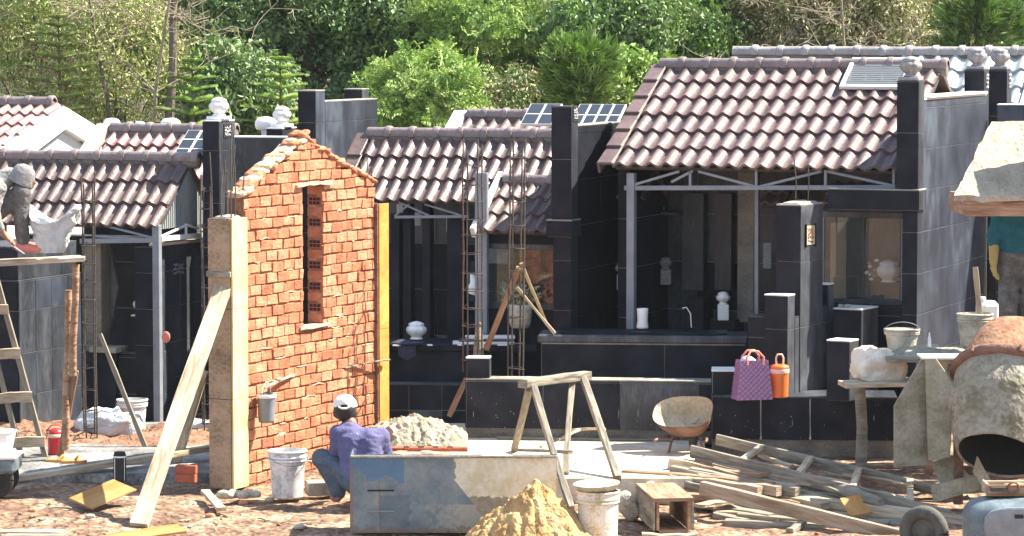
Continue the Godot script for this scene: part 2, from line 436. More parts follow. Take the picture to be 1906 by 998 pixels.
# ---------------------------------------------------------------- roofs
var tile_cache := {}
func tile_mesh(pitch: float, length: float, amp: float, waves := 2) -> ArrayMesh:   # x along the eave, y off the roof, -z up the slope; front edge at z = 0
	var key := "%f %f %f %d" % [pitch, length, amp, waves]
	if tile_cache.has(key): return tile_cache[key]
	var b := MB.new()
	var n := 7 * waves
	var rows := [PackedVector3Array(), PackedVector3Array(), PackedVector3Array()]
	for i in n + 1:
		var x := waves * pitch * i / n
		var w := amp * pow(0.5 - 0.5 * cos(TAU * x / pitch), 1.35)
		rows[0].append(Vector3(x, w + .034, 0))
		rows[1].append(Vector3(x, w + .002, -length))
		rows[2].append(Vector3(x, w + .006, 0))
	b.grid([rows[0], rows[1]])
	for i in n:
		b.quad(rows[2][i], rows[2][i + 1], rows[0][i + 1], rows[0][i])
	tile_cache[key] = b.mesh()
	return tile_cache[key]
func ridge_mesh(l: float, r: float) -> ArrayMesh:      # half-round cap along +x with a collar at its far end
	var key := "r%f %f" % [l, r]
	if tile_cache.has(key): return tile_cache[key]
	var b := MB.new()
	var rows := []
	for p in [[0.0, .0], [0.0, 1.0], [.74, 1.0], [.76, 1.22], [.86, 1.26], [.98, 1.22], [1.0, 1.06], [1.0, .8]]:
		var row := PackedVector3Array()
		for k in 9:
			var a := -0.35 + (PI + 0.7) * k / 8.0
			row.append(Vector3(p[0] * l, sin(a) * r * p[1], cos(a) * r * p[1]))
		rows.append(row)
	b.grid(rows)
	tile_cache[key] = b.mesh()
	return tile_cache[key]
# o: w eave width, deg slope, rows, ex exposure, pitch, amp, mat prefix, ridge mat, verge left/right, skip(i, j)
func roof(tomb: Node3D, t: Transform3D, o: Dictionary, called := "roof") -> Node3D:
	var r := node(called, tomb, t)
	var sl := deg_to_rad(o.deg)
	var sb := Basis(Vector3.RIGHT, sl)               # local slope frame: -z runs up the slope
	var ex: float = o.get("ex", .33)
	var pitch: float = o.get("pitch", .15)
	var amp: float = o.get("amp", .047)
	var n := int(ceil(o.w / (pitch * 2) - .2))
	var tm := tile_mesh(pitch, ex + .02, amp)
	var mats: Array = o.mats
	var rr := RandomNumberGenerator.new(); rr.seed = 77 + int(o.w * 100)
	for j in o.rows:
		for i in n:
			var p: Vector3 = sb * Vector3(i * pitch * 2 + rr.randf_range(-.004, .004), rr.randf_range(-.002, .003), -j * ex + rr.randf_range(-.006, .006))
			put(tm, mats[rr.randi() % mats.size()], "tile", r, Transform3D(sb * Basis(Vector3.UP, rr.randf_range(-.008, .008)), p))
	var w: float = n * pitch * 2
	var L: float = o.rows * ex
	var top := sb * Vector3(0, 0, -L)
	# deck under the tiles and the slope that falls away behind
	var b := MB.new()
	b.box(sb * Vector3(w / 2, -.03, -L / 2 - .02), Vector3(w - .02, .04, L - .06), .003, sb)
	put(b.mesh(), M.under, "roof_deck", r)
	var bb := Basis(Vector3.RIGHT, -sl)
	b = MB.new()
	b.box(top + bb * Vector3(w / 2, .01, L / 2 + .02), Vector3(w, .05, L), .003, Basis(Vector3.RIGHT, -sl))
	var back := put(b.mesh(), mats[0], "back_slope", r)
	back.transform = Transform3D(Basis(), Vector3())
	b = MB.new()
	b.box(top + Vector3(w / 2, -sin(sl) * L / 2, -cos(sl) * L / 2), Vector3(w, .05, L), .003, Basis(Vector3.RIGHT, -sl))
	back.mesh = b.mesh()
	if o.has("ridge"):
		var rl: float = o.get("rl", .26)
		var k0: float = o.get("r0", -.05)
		var k1: float = w + o.get("r1", .05)
		var m := int(round((k1 - k0) / rl))
		rl = (k1 - k0) / m
		var rm := ridge_mesh(rl, o.get("rr", .068))
		for i in m:
			put(rm, o.ridge, "ridge_tile", r, at(top + Vector3(k0 + i * rl, .045 + rr.randf_range(-.003, .003), 0), Basis.from_euler(Vector3(rr.randf_range(-.03, .03), rr.randf_range(-.01, .01), 0))))
		b = MB.new()
		b.tube([top + Vector3(k0 + .01, .0, 0), top + Vector3(k1 - .01, .0, 0)], [.06], 8)
		put(b.mesh(), M.skirt, "ridge_bedding", r)
	for side in o.get("verges", []):
		var vw := .15
		var x0: float = -vw * .9 if side < 0 else w - .02
		b = MB.new()
		b.box(Vector3(vw / 2, .0, -ex / 2), Vector3(vw, .03, ex + .05), .006, Basis(Vector3.RIGHT, -.09))
		b.box(Vector3(0.0 if side < 0 else vw, -.05, -ex / 2), Vector3(.03, .12, ex + .05), .006, Basis(Vector3.RIGHT, -.09))
		var vm := b.mesh()
		for j in o.rows:
			put(vm, mats[0], "verge_tile", r, Transform3D(sb, sb * Vector3(x0, .05, -j * ex)))
		if o.get("flash", false):
			b = MB.new()
			b.box(sb * Vector3(x0 + vw if side < 0 else x0, .055, -L / 2), Vector3(.013, .02, L), .003, sb)
			put(b.mesh(), M.cement, "verge_strip", r)
	return r

# a wall face of separate stone slabs: o corner, u along, v up; n = u x v points out
func slabs(parent: Node3D, o: Vector3, u: Vector3, v: Vector3, w: float, h: float, pw: float, ph: float, mats: Array, th := .014, gap := .005, called := "slab", shift := 0.0) -> void:
	var n := u.cross(v).normalized()
	var bas := Basis(u, v, n)
	var rr := RandomNumberGenerator.new(); rr.seed = int(w * 1000 + h * 313 + o.x * 77)
	var y := 0.0
	while y < h - .01:
		var hh: float = min(ph, h - y)
		var x := -shift * pw
		while x < w - .01:
			var a: float = max(x, 0.0)
			var e: float = min(x + pw, w)
			if e - a > .012 and hh > .012:
				var m := boxm(Vector3(e - a - gap, hh - gap, th), .002)
				put(m, mats[rr.randi() % mats.size()], called, parent, Transform3D(bas * Basis.from_euler(Vector3(rr.randf_range(-.004, .004), rr.randf_range(-.004, .004), 0)), o + u * ((a + e) / 2) + v * (y + hh / 2) + n * (th / 2 - .004 + rr.randf_range(0, .0015))))
			x += pw
		y += ph
# a block of masonry faced with slabs on its front (+z) and right (+x) sides and capped
func clad(parent: Node3D, t: Transform3D, x0: float, x1: float, y0: float, y1: float, zb: float, zf: float, mf: Array, ms: Array, pw := .45, ph := .30, called := "wall", cap: Material = null) -> Node3D:
	var r := node(called, parent, t)
	put(boxm(Vector3(x1 - x0, y1 - y0, zf - zb), .002, Vector3((x0 + x1) / 2, (y0 + y1) / 2, (zb + zf) / 2)), M.grout, "core", r)
	slabs(r, Vector3(x0, y0, zf), Vector3.RIGHT, Vector3.UP, x1 - x0 + .012, y1 - y0, pw, ph, mf)
	slabs(r, Vector3(x1, y0, zf), Vector3.FORWARD, Vector3.UP, zf - zb, y1 - y0, pw, ph, ms)
	slabs(r, Vector3(x0, y0, zb), Vector3.BACK, Vector3.UP, zf - zb, y1 - y0, pw, ph, mf)
	put(boxm(Vector3(x1 - x0 + .02, .014, zf - zb + .02), .003, Vector3((x0 + x1) / 2, y1 + .007, (zb + zf) / 2)), cap if cap else M.granite_dusty, "cap", r)
	return r
# as clad(), with the front face given by pixels on plane z = zf; the right face reaches back to dep
func clad_px(parent: Node3D, t: Transform3D, px0: float, py0: float, px1: float, py1: float, zf: float, dep: float, mf: Array, ms: Array, pw := .45, ph := .30, called := "wall", cap: Material = null) -> Node3D:
	var a := on(t, px0, py1, 2, zf)
	var b := on(t, px1, py0, 2, zf)
	return clad(parent, Transform3D(), a.x, b.x, min(a.y, b.y), max(a.y, b.y), zf - dep, zf, mf, ms, pw, ph, called, cap)
func bar(parent: Node3D, t: Transform3D, ax: float, ay: float, bx: float, by: float, z: float, w: float, mat: Material, called: String, dep := 0.0) -> MeshInstance3D:   # a steel bar between two pixels on plane z
	var a := on(t, ax, ay, 2, z)
	var b := on(t, bx, by, 2, z)
	var m := boxm(Vector3(a.distance_to(b), w, w if dep == 0.0 else dep), .002)
	return put(m, mat, called, parent, along(a, b, Vector3.UP if abs((b - a).normalized().y) < .9 else Vector3.RIGHT))

# ---------------------------------------------------------------- small repeated goods
func urn_mesh(h: float, knobs := true) -> ArrayMesh:    # a carved lotus bowl
	var b := MB.new()
	var prof := [[0, 0], [.34, 0], [.36, .06], [.26, .12], [.30, .18], [.46, .34], [.52, .52], [.47, .66], [.36, .74], [.40, .80], [.36, .88], [.22, .95], [.0, 1.0]]
	var rows := []
	var seg := 24
	for p in prof:
		var row := PackedVector3Array()
		for k in seg:
			var a := TAU * k / seg
			var rr: float = p[0] * h * (1.0 + (0.09 * cos(a * 8) if knobs and p[1] > .2 and p[1] < .9 else 0.0))
			row.append(Vector3(cos(a) * rr, p[1] * h, -sin(a) * rr))
		rows.append(row)
	b.grid(rows, true)
	return b.mesh()
func bucket(called: String, label: String, t: Transform3D, r0: float, r1: float, h: float, mat: Material, rim: Material, fill: Material = null, handle := true, cat := "bucket", tilt := 0.0) -> Node3D:
	var o := thing(called, label, cat, t)
	var b := MB.new()
	b.lathe([Vector2(0, .0), Vector2(r0 * .96, 0), Vector2(r0, .012), Vector2(lerp(r0, r1, .86), h * .86), Vector2(lerp(r0, r1, .86) + .006, h * .865), Vector2(r1, h), Vector2(r1 - .006, h), Vector2(r1 - .012, h * .8), Vector2(r0 * .94, .02), Vector2(0, .02)], 28)
	put(b.mesh(), mat, "shell", o)
	b = MB.new()
	for y in [.99, .87, .80]:
		var rr: float = lerp(r0, r1, y) + .004
		b.lathe([Vector2(rr - .002, h * y - .012), Vector2(rr + .008, h * y - .009), Vector2(rr + .008, h * y + .004), Vector2(rr - .004, h * y + .006)], 28)
	put(b.mesh(), rim, "rim", o)
	if fill:
		put(blob(Vector3(r1 * 1.9, .05, r1 * 1.9), .02, .5, 4, 20, 8), fill, "mortar", o, at(Vector3(0, h * .9, 0)))
	if handle:
		b = MB.new()
		var pts := []
		for k in 13:
			var a := PI * k / 12.0
			pts.append(Vector3(cos(a) * (r1 + .012), h * .88 - sin(a) * .07 + sin(a) * tilt, .02 + sin(a) * (r1 + .02 if tilt == 0.0 else .02)))
		b.tube(pts, [.0035], 6)
		put(b.mesh(), M.steel_grey, "handle", o)
	return o
# a reinforcement cage: four ribbed bars and tied stirrups
func cage(called: String, label: String, base: Vector3, h: float, w: float, step: float, lean := Vector3.ZERO, turn := .3, bars := 4) -> Node3D:
	var o := thing(called, label, "rebar cage", at(base, Basis(Vector3.UP, turn)))
	var rr := RandomNumberGenerator.new(); rr.seed = int(base.x * 1000)
	var cs := [Vector3(-w, 0, -w) / 2, Vector3(w, 0, -w) / 2, Vector3(w, 0, w) / 2, Vector3(-w, 0, w) / 2]
	for c in cs:
		var pts := []
		var top := h + rr.randf_range(-.12, .05)
		for k in 7:
			var f := k / 6.0
			pts.append(c + Vector3(rr.randf_range(-.006, .006), f * top, rr.randf_range(-.006, .006)) + lean * f)
		var b := MB.new()
		b.tube(pts, [.0085], 6)
		put(b.mesh(), M.rebar, "bar", o)
	var y := .12
	while y < h - .1:
		var b := MB.new()
		var q := []
		for k in 5:
			q.append(cs[k % 4] * 1.12 + Vector3(0, y + rr.randf_range(-.01, .01), 0) + lean * (y / h))
		q.append(q[4] + (cs[1] - cs[0]).normalized() * .06 + Vector3(0, .03, 0))
		b.tube(q, [.005], 5)
		put(b.mesh(), M.rebar, "stirrup", o)
		y += step + rr.randf_range(-.03, .03)
	return o

# ---------------------------------------------------------------- bodies: rounded bones joined into one skin
func net(bones: Array, cell: float, k: float, wr := 0.0, wf := 6.0) -> ArrayMesh:
	var lo := Vector3.INF
	var hi := -Vector3.INF
	for q in bones:
		var rm: float = max(q[2], q[3]) + k + cell * 3
		for e in [q[0], q[1]]:
			lo = lo.min(e - Vector3.ONE * rm); hi = hi.max(e + Vector3.ONE * rm)
	var n := Vector3i(((hi - lo) / cell).ceil()) + Vector3i.ONE
	var sy := n.x
	var sz := n.x * n.y
	var f := PackedFloat32Array(); f.resize(n.x * n.y * n.z); f.fill(9.0)
	for q in bones:
		var a: Vector3 = q[0]
		var ab: Vector3 = q[1] - a
		var ra: float = q[2]
		var dr: float = q[3] - ra
		var l2: float = max(ab.length_squared(), 1e-9)
		var rm: float = max(q[2], q[3]) + k + cell * 2
		var i0 := Vector3i(((a.min(q[1]) - Vector3.ONE * rm - lo) / cell).floor()).max(Vector3i.ZERO)
		var i1 := Vector3i(((a.max(q[1]) + Vector3.ONE * rm - lo) / cell).ceil()).min(n - Vector3i.ONE)
		for z in range(i0.z, i1.z + 1):
			for y in range(i0.y, i1.y + 1):
				var id := z * sz + y * sy + i0.x
				for x in range(i0.x, i1.x + 1):
					var p := lo + Vector3(x, y, z) * cell - a
					var h: float = clampf(p.dot(ab) / l2, 0.0, 1.0)
					var d: float = (p - ab * h).length() - ra - dr * h
					var g: float = f[id]
					var s: float = maxf(k - absf(d - g), 0.0) / k
					f[id] = minf(d, g) - s * s * k * 0.25
					id += 1
	if wr > 0.0:
		noise.seed = 5; noise.frequency = .25; noise.fractal_octaves = 3
		for z in n.z:
			for y in n.y:
				for x in n.x:
					var id := z * sz + y * sy + x
					if absf(f[id]) < cell * 2.5 + wr:
						var p := (lo + Vector3(x, y, z) * cell) * wf
						f[id] += (absf(noise.get_noise_3d(p.x * 4, p.y * 7, p.z * 4)) - .25) * wr * 2.0
	var b := MB.new()
	var vid := {}
	var offs := [0, 1, sy, sy + 1, sz, sz + 1, sz + sy, sz + sy + 1]
	var crn := [Vector3(0, 0, 0), Vector3(1, 0, 0), Vector3(0, 1, 0), Vector3(1, 1, 0), Vector3(0, 0, 1), Vector3(1, 0, 1), Vector3(0, 1, 1), Vector3(1, 1, 1)]
	var edges := [[0, 1], [2, 3], [4, 5], [6, 7], [0, 2], [1, 3], [4, 6], [5, 7], [0, 4], [1, 5], [2, 6], [3, 7]]
	var vs := PackedVector3Array()
	for z in n.z - 1:
		for y in n.y - 1:
			var id := z * sz + y * sy
			for x in n.x - 1:
				var f0 := f[id]
				if f0 < cell * 2.0 and f0 > -cell * 2.0:
					var neg := 0
					for c in 8:
						if f[id + offs[c]] < 0.0: neg += 1
					if neg > 0 and neg < 8:
						var s := Vector3()
						var m := 0
						for e in edges:
							var u := f[id + offs[e[0]]]
							var w := f[id + offs[e[1]]]
							if (u < 0.0) != (w < 0.0):
								s += crn[e[0]].lerp(crn[e[1]], u / (u - w)); m += 1
						vid[id] = vs.size()
						vs.append(lo + (Vector3(x, y, z) + s / m) * cell)
				id += 1
	var acc := PackedVector3Array(); acc.resize(vs.size())
	for id in vid:
		for ax in 3:
			var st: int = [1, sy, sz][ax]
			if (f[id] < 0.0) == (f[id + st] < 0.0): continue
			var su: int = [sy, sz, 1][ax]
			var sv: int = [sz, 1, sy][ax]
			if not (vid.has(id - su) and vid.has(id - sv) and vid.has(id - su - sv)): continue
			var q := [vid[id], vid[id - su], vid[id - su - sv], vid[id - sv]]
			if f[id] < 0.0: q.reverse()
			var nn: Vector3 = (vs[q[2]] - vs[q[0]]).cross(vs[q[3]] - vs[q[1]])
			for e in 4: acc[q[e]] -= nn
			for e in [0, 1, 2, 0, 2, 3]: b.ix.append(q[e])
	for i in vs.size():
		b.v.append(vs[i]); b.n.append(acc[i].normalized())
	return b.mesh()
# five bent fingers from a palm; fwd points along the fingers, nrm out of the back of the hand
func hand_bones(w: Vector3, fwd: Vector3, nrm: Vector3, curl: float, side: float) -> Array:
	var sd := fwd.cross(nrm).normalized() * side
	var r := [[w, w + fwd * .05, .026, .022], [w + fwd * .03 + sd * .02, w + fwd * .085 + sd * .028, .014, .012], [w + fwd * .03 - sd * .02, w + fwd * .08 - sd * .03, .014, .011]]
	for k in 4:
		var o: Vector3 = w + fwd * .085 + sd * (.028 - .019 * k)
		var l: float = [.072, .08, .074, .058][k]
		var d1 := (fwd - nrm * curl * .5).normalized()
		var d2 := (fwd - nrm * curl * 1.4).normalized()
		r.append([o, o + d1 * l * .5, .0095, .009])
		r.append([o + d1 * l * .5, o + d1 * l * .5 + d2 * l * .55, .009, .0075])
	var th: Vector3 = w + fwd * .03 + sd * .025
	var e := th + (fwd * .6 + sd * .7).normalized() * .04
	r.append([th, e, .012, .011])
	r.append([e, e + (fwd * .9 - nrm * curl * .4).normalized() * .035, .011, .0085])
	return r

# ---------------------------------------------------------------- the setting
func ground_height(x: float, z: float) -> float:
	var h := 0.0
	noise.seed = 11; noise.fractal_octaves = 4
	noise.frequency = .35
	h += noise.get_noise_2d(x, z) * .05
	noise.frequency = 2.2
	h += noise.get_noise_2d(x, z) * .028
	if z < -37.0: h += (-37.0 - z) * .30
	return h - .03
func setting() -> void:
	var xs := []
	var zs := []
	for v in [-300, -150, -80, -50, -35, -25, -18, -13, -10, -8, -6.5]: xs.append(float(v))
	var v := -5.5
	while v < 5.5: xs.append(v); v += .07
	for w in [-6.5, -8, -10, -13, -18, -25, -35, -50, -80, -150, -300]: xs.append(float(-w))
	xs.sort()
	for w in [60, 30, 10, 0, -8, -14, -18, -21, -23, -24]: zs.append(float(w))
	v = -24.5
	while v > -29.6: zs.append(v); v -= .06
	while v > -37.0: zs.append(v); v -= .4
	for w in [-38, -40, -42, -45, -50, -56, -65, -80]: zs.append(float(w))
	var b := MB.new()
	var rows := []
	for z in zs:
		var row := PackedVector3Array()
		for x in xs: row.append(Vector3(x, ground_height(x, z), z))
		rows.append(row)
	var far := PackedVector3Array()
	for x in xs: far.append(Vector3(x, ground_height(x, -80), -400))
	rows.append(far)
	b.grid(rows)
	mk("ground", [lin(.07, .034, .02), lin(.14, .076, .045), lin(.24, .15, .092), lin(.42, .31, .21)], {"sc": .33, "size": 512, "fc": .009, "ff": .07, "nb": 1.0, "nf": .08, "gain": 2.2, "mf": .5})
	var g := put(b.mesh(), M.ground, "ground")
	g.set_meta("kind", "structure"); tag(g, "trampled reddish brown earth of the building site", "ground")
	b = MB.new()
	rows = []
	for z in [-38.5, -40, -42, -45, -50, -56, -65, -80, -110]:
		var row := PackedVector3Array()
		for x in [-60, -30, -20, -14, -10, -7, -5, -3, -1, 1, 3, 5, 7, 10, 14, 20, 30, 60]: row.append(Vector3(x, ground_height(x, max(z, -80.0)) + .06, z))
		rows.append(row)
	b.grid(rows)
	mk("forest_floor", [lin(.02, .022, .010), lin(.045, .045, .022), lin(.08, .07, .035)], {"sc": .5, "nb": 1.0})
	var hs := put(b.mesh(), M.forest_floor, "hillside"); hs.set_meta("kind", "structure"); tag(hs, "dark leaf littered hillside under the wood", "hillside")
	# the pale screed floor in front of the tombs
	b = MB.new()
	var p := [G(690, 885, .2), G(1330, 885, .2), G(1420, 800, .2), G(870, 800, .2)]
	p = [Vector3(-1.02, 0, -27.9), Vector3(1.75, 0, -27.9), Vector3(1.9, 0, -33), Vector3(-.9, 0, -33)]
	var hx := []
	for q in p: hx.append(Vector3(q.x, -.2, q.z))
	for q in p: hx.append(Vector3(q.x, .2, q.z))
	b.hexa(hx)
	var sl := put(b.mesh(), M.slab, "screed_floor"); sl.set_meta("kind", "structure"); tag(sl, "pale dusty screed floor before the black tomb wall", "floor")
	b = MB.new()
	b.hexa([Vector3(1.76, -.3, -27.6), Vector3(7, -.3, -27.6), Vector3(7, -.3, -33), Vector3(1.91, -.3, -33), Vector3(1.78, .1, -28.7), Vector3(7, .1, -28.7), Vector3(7, .19, -33), Vector3(1.91, .19, -33)])
	sl = put(b.mesh(), M.ground, "earth_bank"); sl.set_meta("kind", "structure"); tag(sl, "trodden earth bank under the timber pile", "ground")
	b = MB.new()
	p = [Vector3(-7, 0, -29.0), Vector3(-2.35, 0, -29.1), Vector3(-1.95, 0, -33), Vector3(-7, 0, -33)]
	hx = []
	for q in p: hx.append(Vector3(q.x, -.2, q.z))
	for q in p: hx.append(Vector3(q.x, .08, q.z))
	b.hexa(hx)
	sl = put(b.mesh(), M.slab_grey, "floor_slab"); sl.set_meta("kind", "structure"); tag(sl, "grey stained concrete slab left of the brick gable wall", "floor")
	# stones and crumbs lying about
	var rr := RandomNumberGenerator.new(); rr.seed = 21
	for s in [["stones", "rubble", 110, .007, .026], ["soil_crumbs", "soil_red", 380, .008, .026]]:
		var mm := MultiMesh.new()
		mm.transform_format = MultiMesh.TRANSFORM_3D
		mm.mesh = blob(Vector3(1, .7, 1), .25, .2, 8, 8, 6)
		mm.instance_count = s[2]
		for i in s[2]:
			var x := rr.randf_range(-4.6, 4.6)
			var z := rr.randf_range(-29.0, -25.4)
			var q := rr.randf_range(s[3], s[4]) * (1.0 if rr.randf() < .85 else 1.7)
			mm.set_instance_transform(i, Transform3D(Basis.from_euler(Vector3(rr.randf() * 6, rr.randf() * 6, 0)).scaled(Vector3.ONE * q), Vector3(x, ground_height(x, z) + q * .15, z)))
		var mi := MultiMeshInstance3D.new()
		mi.multimesh = mm; mi.material_override = M[s[1]]; mi.name = s[0]
		add_child(mi)
		mi.set_meta("kind", "stuff"); tag(mi, "pale stone chips strewn over the bare earth" if s[0] == "stones" else "small red brown clods of soil strewn about", s[0].replace("_", " "))

# ---------------------------------------------------------------- tombs
func finial(parent: Node3D, p: Vector3, h: float, mat: Material) -> void:
	put(boxm(Vector3(h * 1.0, .035, h * 1.0), .006), mat, "finial_base", parent, at(p + Vector3(0, .018, 0)))
	put(urn_mesh(h), mat, "lotus_finial", parent, at(p + Vector3(0, .035, 0)))
func solar(called: String, label: String, t: Transform3D, w: float, l: float, nx: int, ny: int) -> void:
	var o := thing(called, label, "solar panel", t)
	put(boxm(Vector3(w, .03, l), .004), M.steel_white, "frame", o)
	for i in nx:
		for j in ny:
			put(boxm(Vector3(w / nx - .025, .006, l / ny - .025), .001), M.solar_cell, "cell", o, at(Vector3(-w / 2 + w * (i + .5) / nx, .0162, -l / 2 + l * (j + .5) / ny)))
func letters(parent: Node3D, t: Transform3D, w: float, h: float, rows: int, mat: Material, called := "inscription", sd := 3) -> void:   # small illegible carved strokes as on the photographed plaques
	var rr := RandomNumberGenerator.new(); rr.seed = sd
	var b := MB.new()
	for r in rows:
		var y := h * (.5 - (r + .5) / rows)
		var x := -w / 2
		while x < w / 2 - .008:
			var l := rr.randf_range(.006, .016)
			b.box(Vector3(x + l / 2, y + rr.randf_range(-.3, .3) * h / rows, 0), Vector3(l, rr.randf_range(.2, .65) * h / rows, .004), 0.0)
			x += l + rr.randf_range(.004, .008)
	put(b.mesh(), mat, called, parent, t)
func tomb_big() -> void:
	var t := frame(1105, 315, 32.0, 22)
	var o := thing("roofed_tomb", "large black granite tomb under a mauve tiled roof with open front", "tomb", t)
	var e0 := on(t, 1140, 313, 2, 0)
	var e1 := on(t, 1672, 313, 2, 0)
	var w: float = e1.x - e0.x
	var r := roof(o, at(e0), {"w": 2.8, "deg": 31, "rows": 6, "ex": .312, "pitch": .1625, "mats": [M.tile0, M.tile1, M.tile2], "ridge": M.ridge, "verges": [-1], "flash": true, "rl": .27, "r0": -.06, "r1": .06})
	# right side: pillar, side wall, lintel, pier
	var zp := .10
	var xs: float = on(t, 1708, 250, 2, zp).x
	var xp: float = on(t, 1671, 250, 2, zp).x
	var ytop: float = on(t, 1690, 153, 2, zp).y
	var ymid: float = on(t, 1690, 355, 2, zp).y
	var gf := [M.granite]
	var gd := [M.granite_dusty]
	clad(o, Transform3D(), xp, xs, ymid, ytop, zp - .2, zp, gf, gd, .3, .55, "pillar")
	finial(o, Vector3((xp + xs) / 2, ytop + .014, zp - .1), .2, M.ceramic_grey)
	var yw: float = on(t, 1725, 186, 0, xs).y
	var zs: float = on(t, 1834, 300, 0, xs).z
	clad(o, Transform3D(), xs - .16, xs - .004, .2, yw, zs, zp - .21, gf, [M.granite_streaked], 2.6, .395, "side_wall", M.steel_white)
	put(boxm(Vector3(.2, .03, -zs - .25), .01, Vector3(xs - .07, yw + .028, zs / 2 - .1)), M.white_plaster, "coping", o)
	clad(o, Transform3D(), on(t, 1545, 372, 2, zp).x, xs + .02, on(t, 1690, 392, 2, zp).y, ymid, zp - .24, zp + .03, gf, gd, .9, .4, "lintel", M.cement)
	clad(o, Transform3D(), on(t, 1681, 500, 2, zp).x, xs, .2, on(t, 1690, 392, 2, zp).y, zp - .21, zp, gf, [M.granite_streaked], .4, .395, "pier")
	# rear pillars with finials beyond the side wall
	var xr: float = xs - .02
	for q in [[1797, 1836, 132, .03 - zs], [1840, 1857, 132, .7 - zs]]:
		var a := on(t, q[0], 150, 2, -q[3])
		var c := on(t, q[1], 150, 2, -q[3])
		clad(o, Transform3D(), a.x, a.x + .19, .2, on(t, q[0], q[2], 2, -q[3]).y, -q[3] - .2, -q[3], gf, [M.granite_streaked], .4, .5, "pillar")
		finial(o, Vector3(a.x + .1, on(t, q[0], q[2], 2, -q[3]).y + .014, -q[3] - .1), .19, M.ceramic_grey)
		letters(o, Transform3D(Basis(Vector3.UP, PI / 2), Vector3(a.x + .212, on(t, q[0], 150, 2, -q[3]).y, -q[3] - .1)), .1, .16, 4, M.steel_white, "inscription", int(q[0]))
	# back and left walls, floor of the open chamber
	var xl: float = e0.x - .15
	clad(o, Transform3D(), xl - .75, xs - .17, .2, e0.y + .35, -1.95, -1.75, [M.granite, M.granite_dusty], gd, .6, .5, "back_wall")  # carried on left past the chamber, added to block bright reflections next door
	clad(o, Transform3D(), xl, xl + .12, .2, e0.y + .3, -1.74, -.6, gf, gf, .6, .5, "left_wall")
	put(boxm(Vector3(xs - xl - .4, .06, 1.8), .004, Vector3((xl + xs) / 2 - .05, .55, -.85)), M.granite, "plinth", o)
	# steel frame and trusses under the eave
	var z := -.06
	bar(o, t, 1163, 350, 1668, 349, z, .045, M.steel_grey, "beam")
	var pa := on(t, 1175, 612, 2, z)
	var pb := on(t, 1175, 322, 2, z)
	put(boxm(Vector3(.08, pb.y - .56, .08), .004, Vector3(pa.x, (pb.y + .56) / 2, z)), M.steel_grey, "post", o)
	for q in [[1167, 348, 1265, 319], [1250, 339, 1290, 318], [1300, 319, 1405, 347], [1412, 348, 1530, 319], [1540, 319, 1664, 346], [1285, 318, 1285, 347], [1408, 316, 1408, 349], [1537, 316, 1537, 348], [1664, 314, 1664, 348]]:
		bar(o, t, q[0], q[1], q[2], q[3], z + .005, .026, M.steel_grey, "brace")
	bar(o, t, 1409, 352, 1409, 600, -.5, .04, M.steel_grey, "post")
	put(front(t, 1372, 320, 1404, 600, -.9, .2), M.skirt, "column", o)
	# lower tiled eaves inside the chamber
	var q1 := on(t, 1528, 386, 2, -.22)
	roof(o, at(q1), {"w": .75, "deg": 31, "rows": 2, "ex": .2, "pitch": .13, "amp": .035, "mats": [M.tileb0, M.tileb2]}, "inner_eave")
	var q2 := on(t, 1413, 384, 2, -.7)
	roof(o, at(q2), {"w": .3, "deg": 31, "rows": 2, "ex": .2, "pitch": .13, "amp": .035, "mats": [M.tileb0, M.tileb2]}, "inner_eave")
	var q3 := on(t, 1148, 372, 2, -.9)
	roof(o, at(q3), {"w": .3, "deg": 36, "rows": 2, "ex": .24, "pitch": .15, "amp": .035, "mats": [M.tileb0, M.tileb2]}, "inner_eave")
	# shop-like window of the shrine
	var win := node("window", o)
	put(front(t, 1534, 405, 1676, 560, -.20, .008, .001), M.glass, "pane", win)
	for q in [[1528, 398, 1534, 566], [1676, 398, 1682, 566]]: put(front(t, q[0], q[1], q[2], q[3], -.18, .05), M.steel_grey, "frame_post", win)
	for q in [[1528, 396, 1682, 404], [1528, 560, 1682, 567]]: put(front(t, q[0], q[1], q[2], q[3], -.178, .05), M.granite_dusty, "frame_rail", win)
	put(front(t, 1545, 415, 1576, 556, -.42, .02), M.cream_curtain, "curtain", o)
	clad_px(o, t, 1528, 567, 1682, 660, -.14, .5, gf, gd, .5, .4, "window_base")
	put(front(t, 1420, 452, 1436, 500, -.8, .02), M.blue_grey, "wall_picture", o)
	# interior shelf and altar blocks
	put(front(t, 1190, 396, 1265, 400, -1.5, .25), M.granite_dusty, "shelf", o)
	put(front(t, 1275, 556, 1310, 640, -1.0, .3), M.granite, "altar_block", o)
	put(front(t, 1322, 596, 1368, 650, -.75, .3), M.granite, "altar_block", o)
	put(front(t, 1268, 360, 1310, 540, -1.6, .1), M.granite_dusty, "wall_pier", o)
	put(front(t, 1330, 360, 1362, 540, -1.6, .1), M.granite_dusty, "wall_pier", o)
	# the panel on the roof slope
	var sb := Basis(Vector3.RIGHT, deg_to_rad(31))
	var ti := t.affine_inverse()
	var pc: Vector3 = e0 + sb * Vector3(0, .075, 0)
	var pn: Vector3 = sb * Vector3.UP
	var cs := []
	for q in [[1568, 166], [1688, 160], [1692, 110], [1584, 112]]:
		var ro: Vector3 = ti * EYE
		var rd: Vector3 = ti.basis * ray(q[0], q[1])
		cs.append(ro + rd * (pn.dot(pc - ro) / pn.dot(rd)))
	var pw: float = (cs[1] - cs[0]).length()
	var pl: float = abs((sb.inverse() * (cs[3] - cs[0])).z)
	var mid: Vector3 = (cs[0] + cs[1] + cs[2] + cs[3]) / 4
	var sp := thing("louvred_panel", "white framed louvred panel lying on the large mauve roof", "roof panel", t * Transform3D(sb, mid))
	put(boxm(Vector3(pw - .07, .012, pl - .07), .002, Vector3(0, -.016, 0)), M.slat_back, "backing", sp)
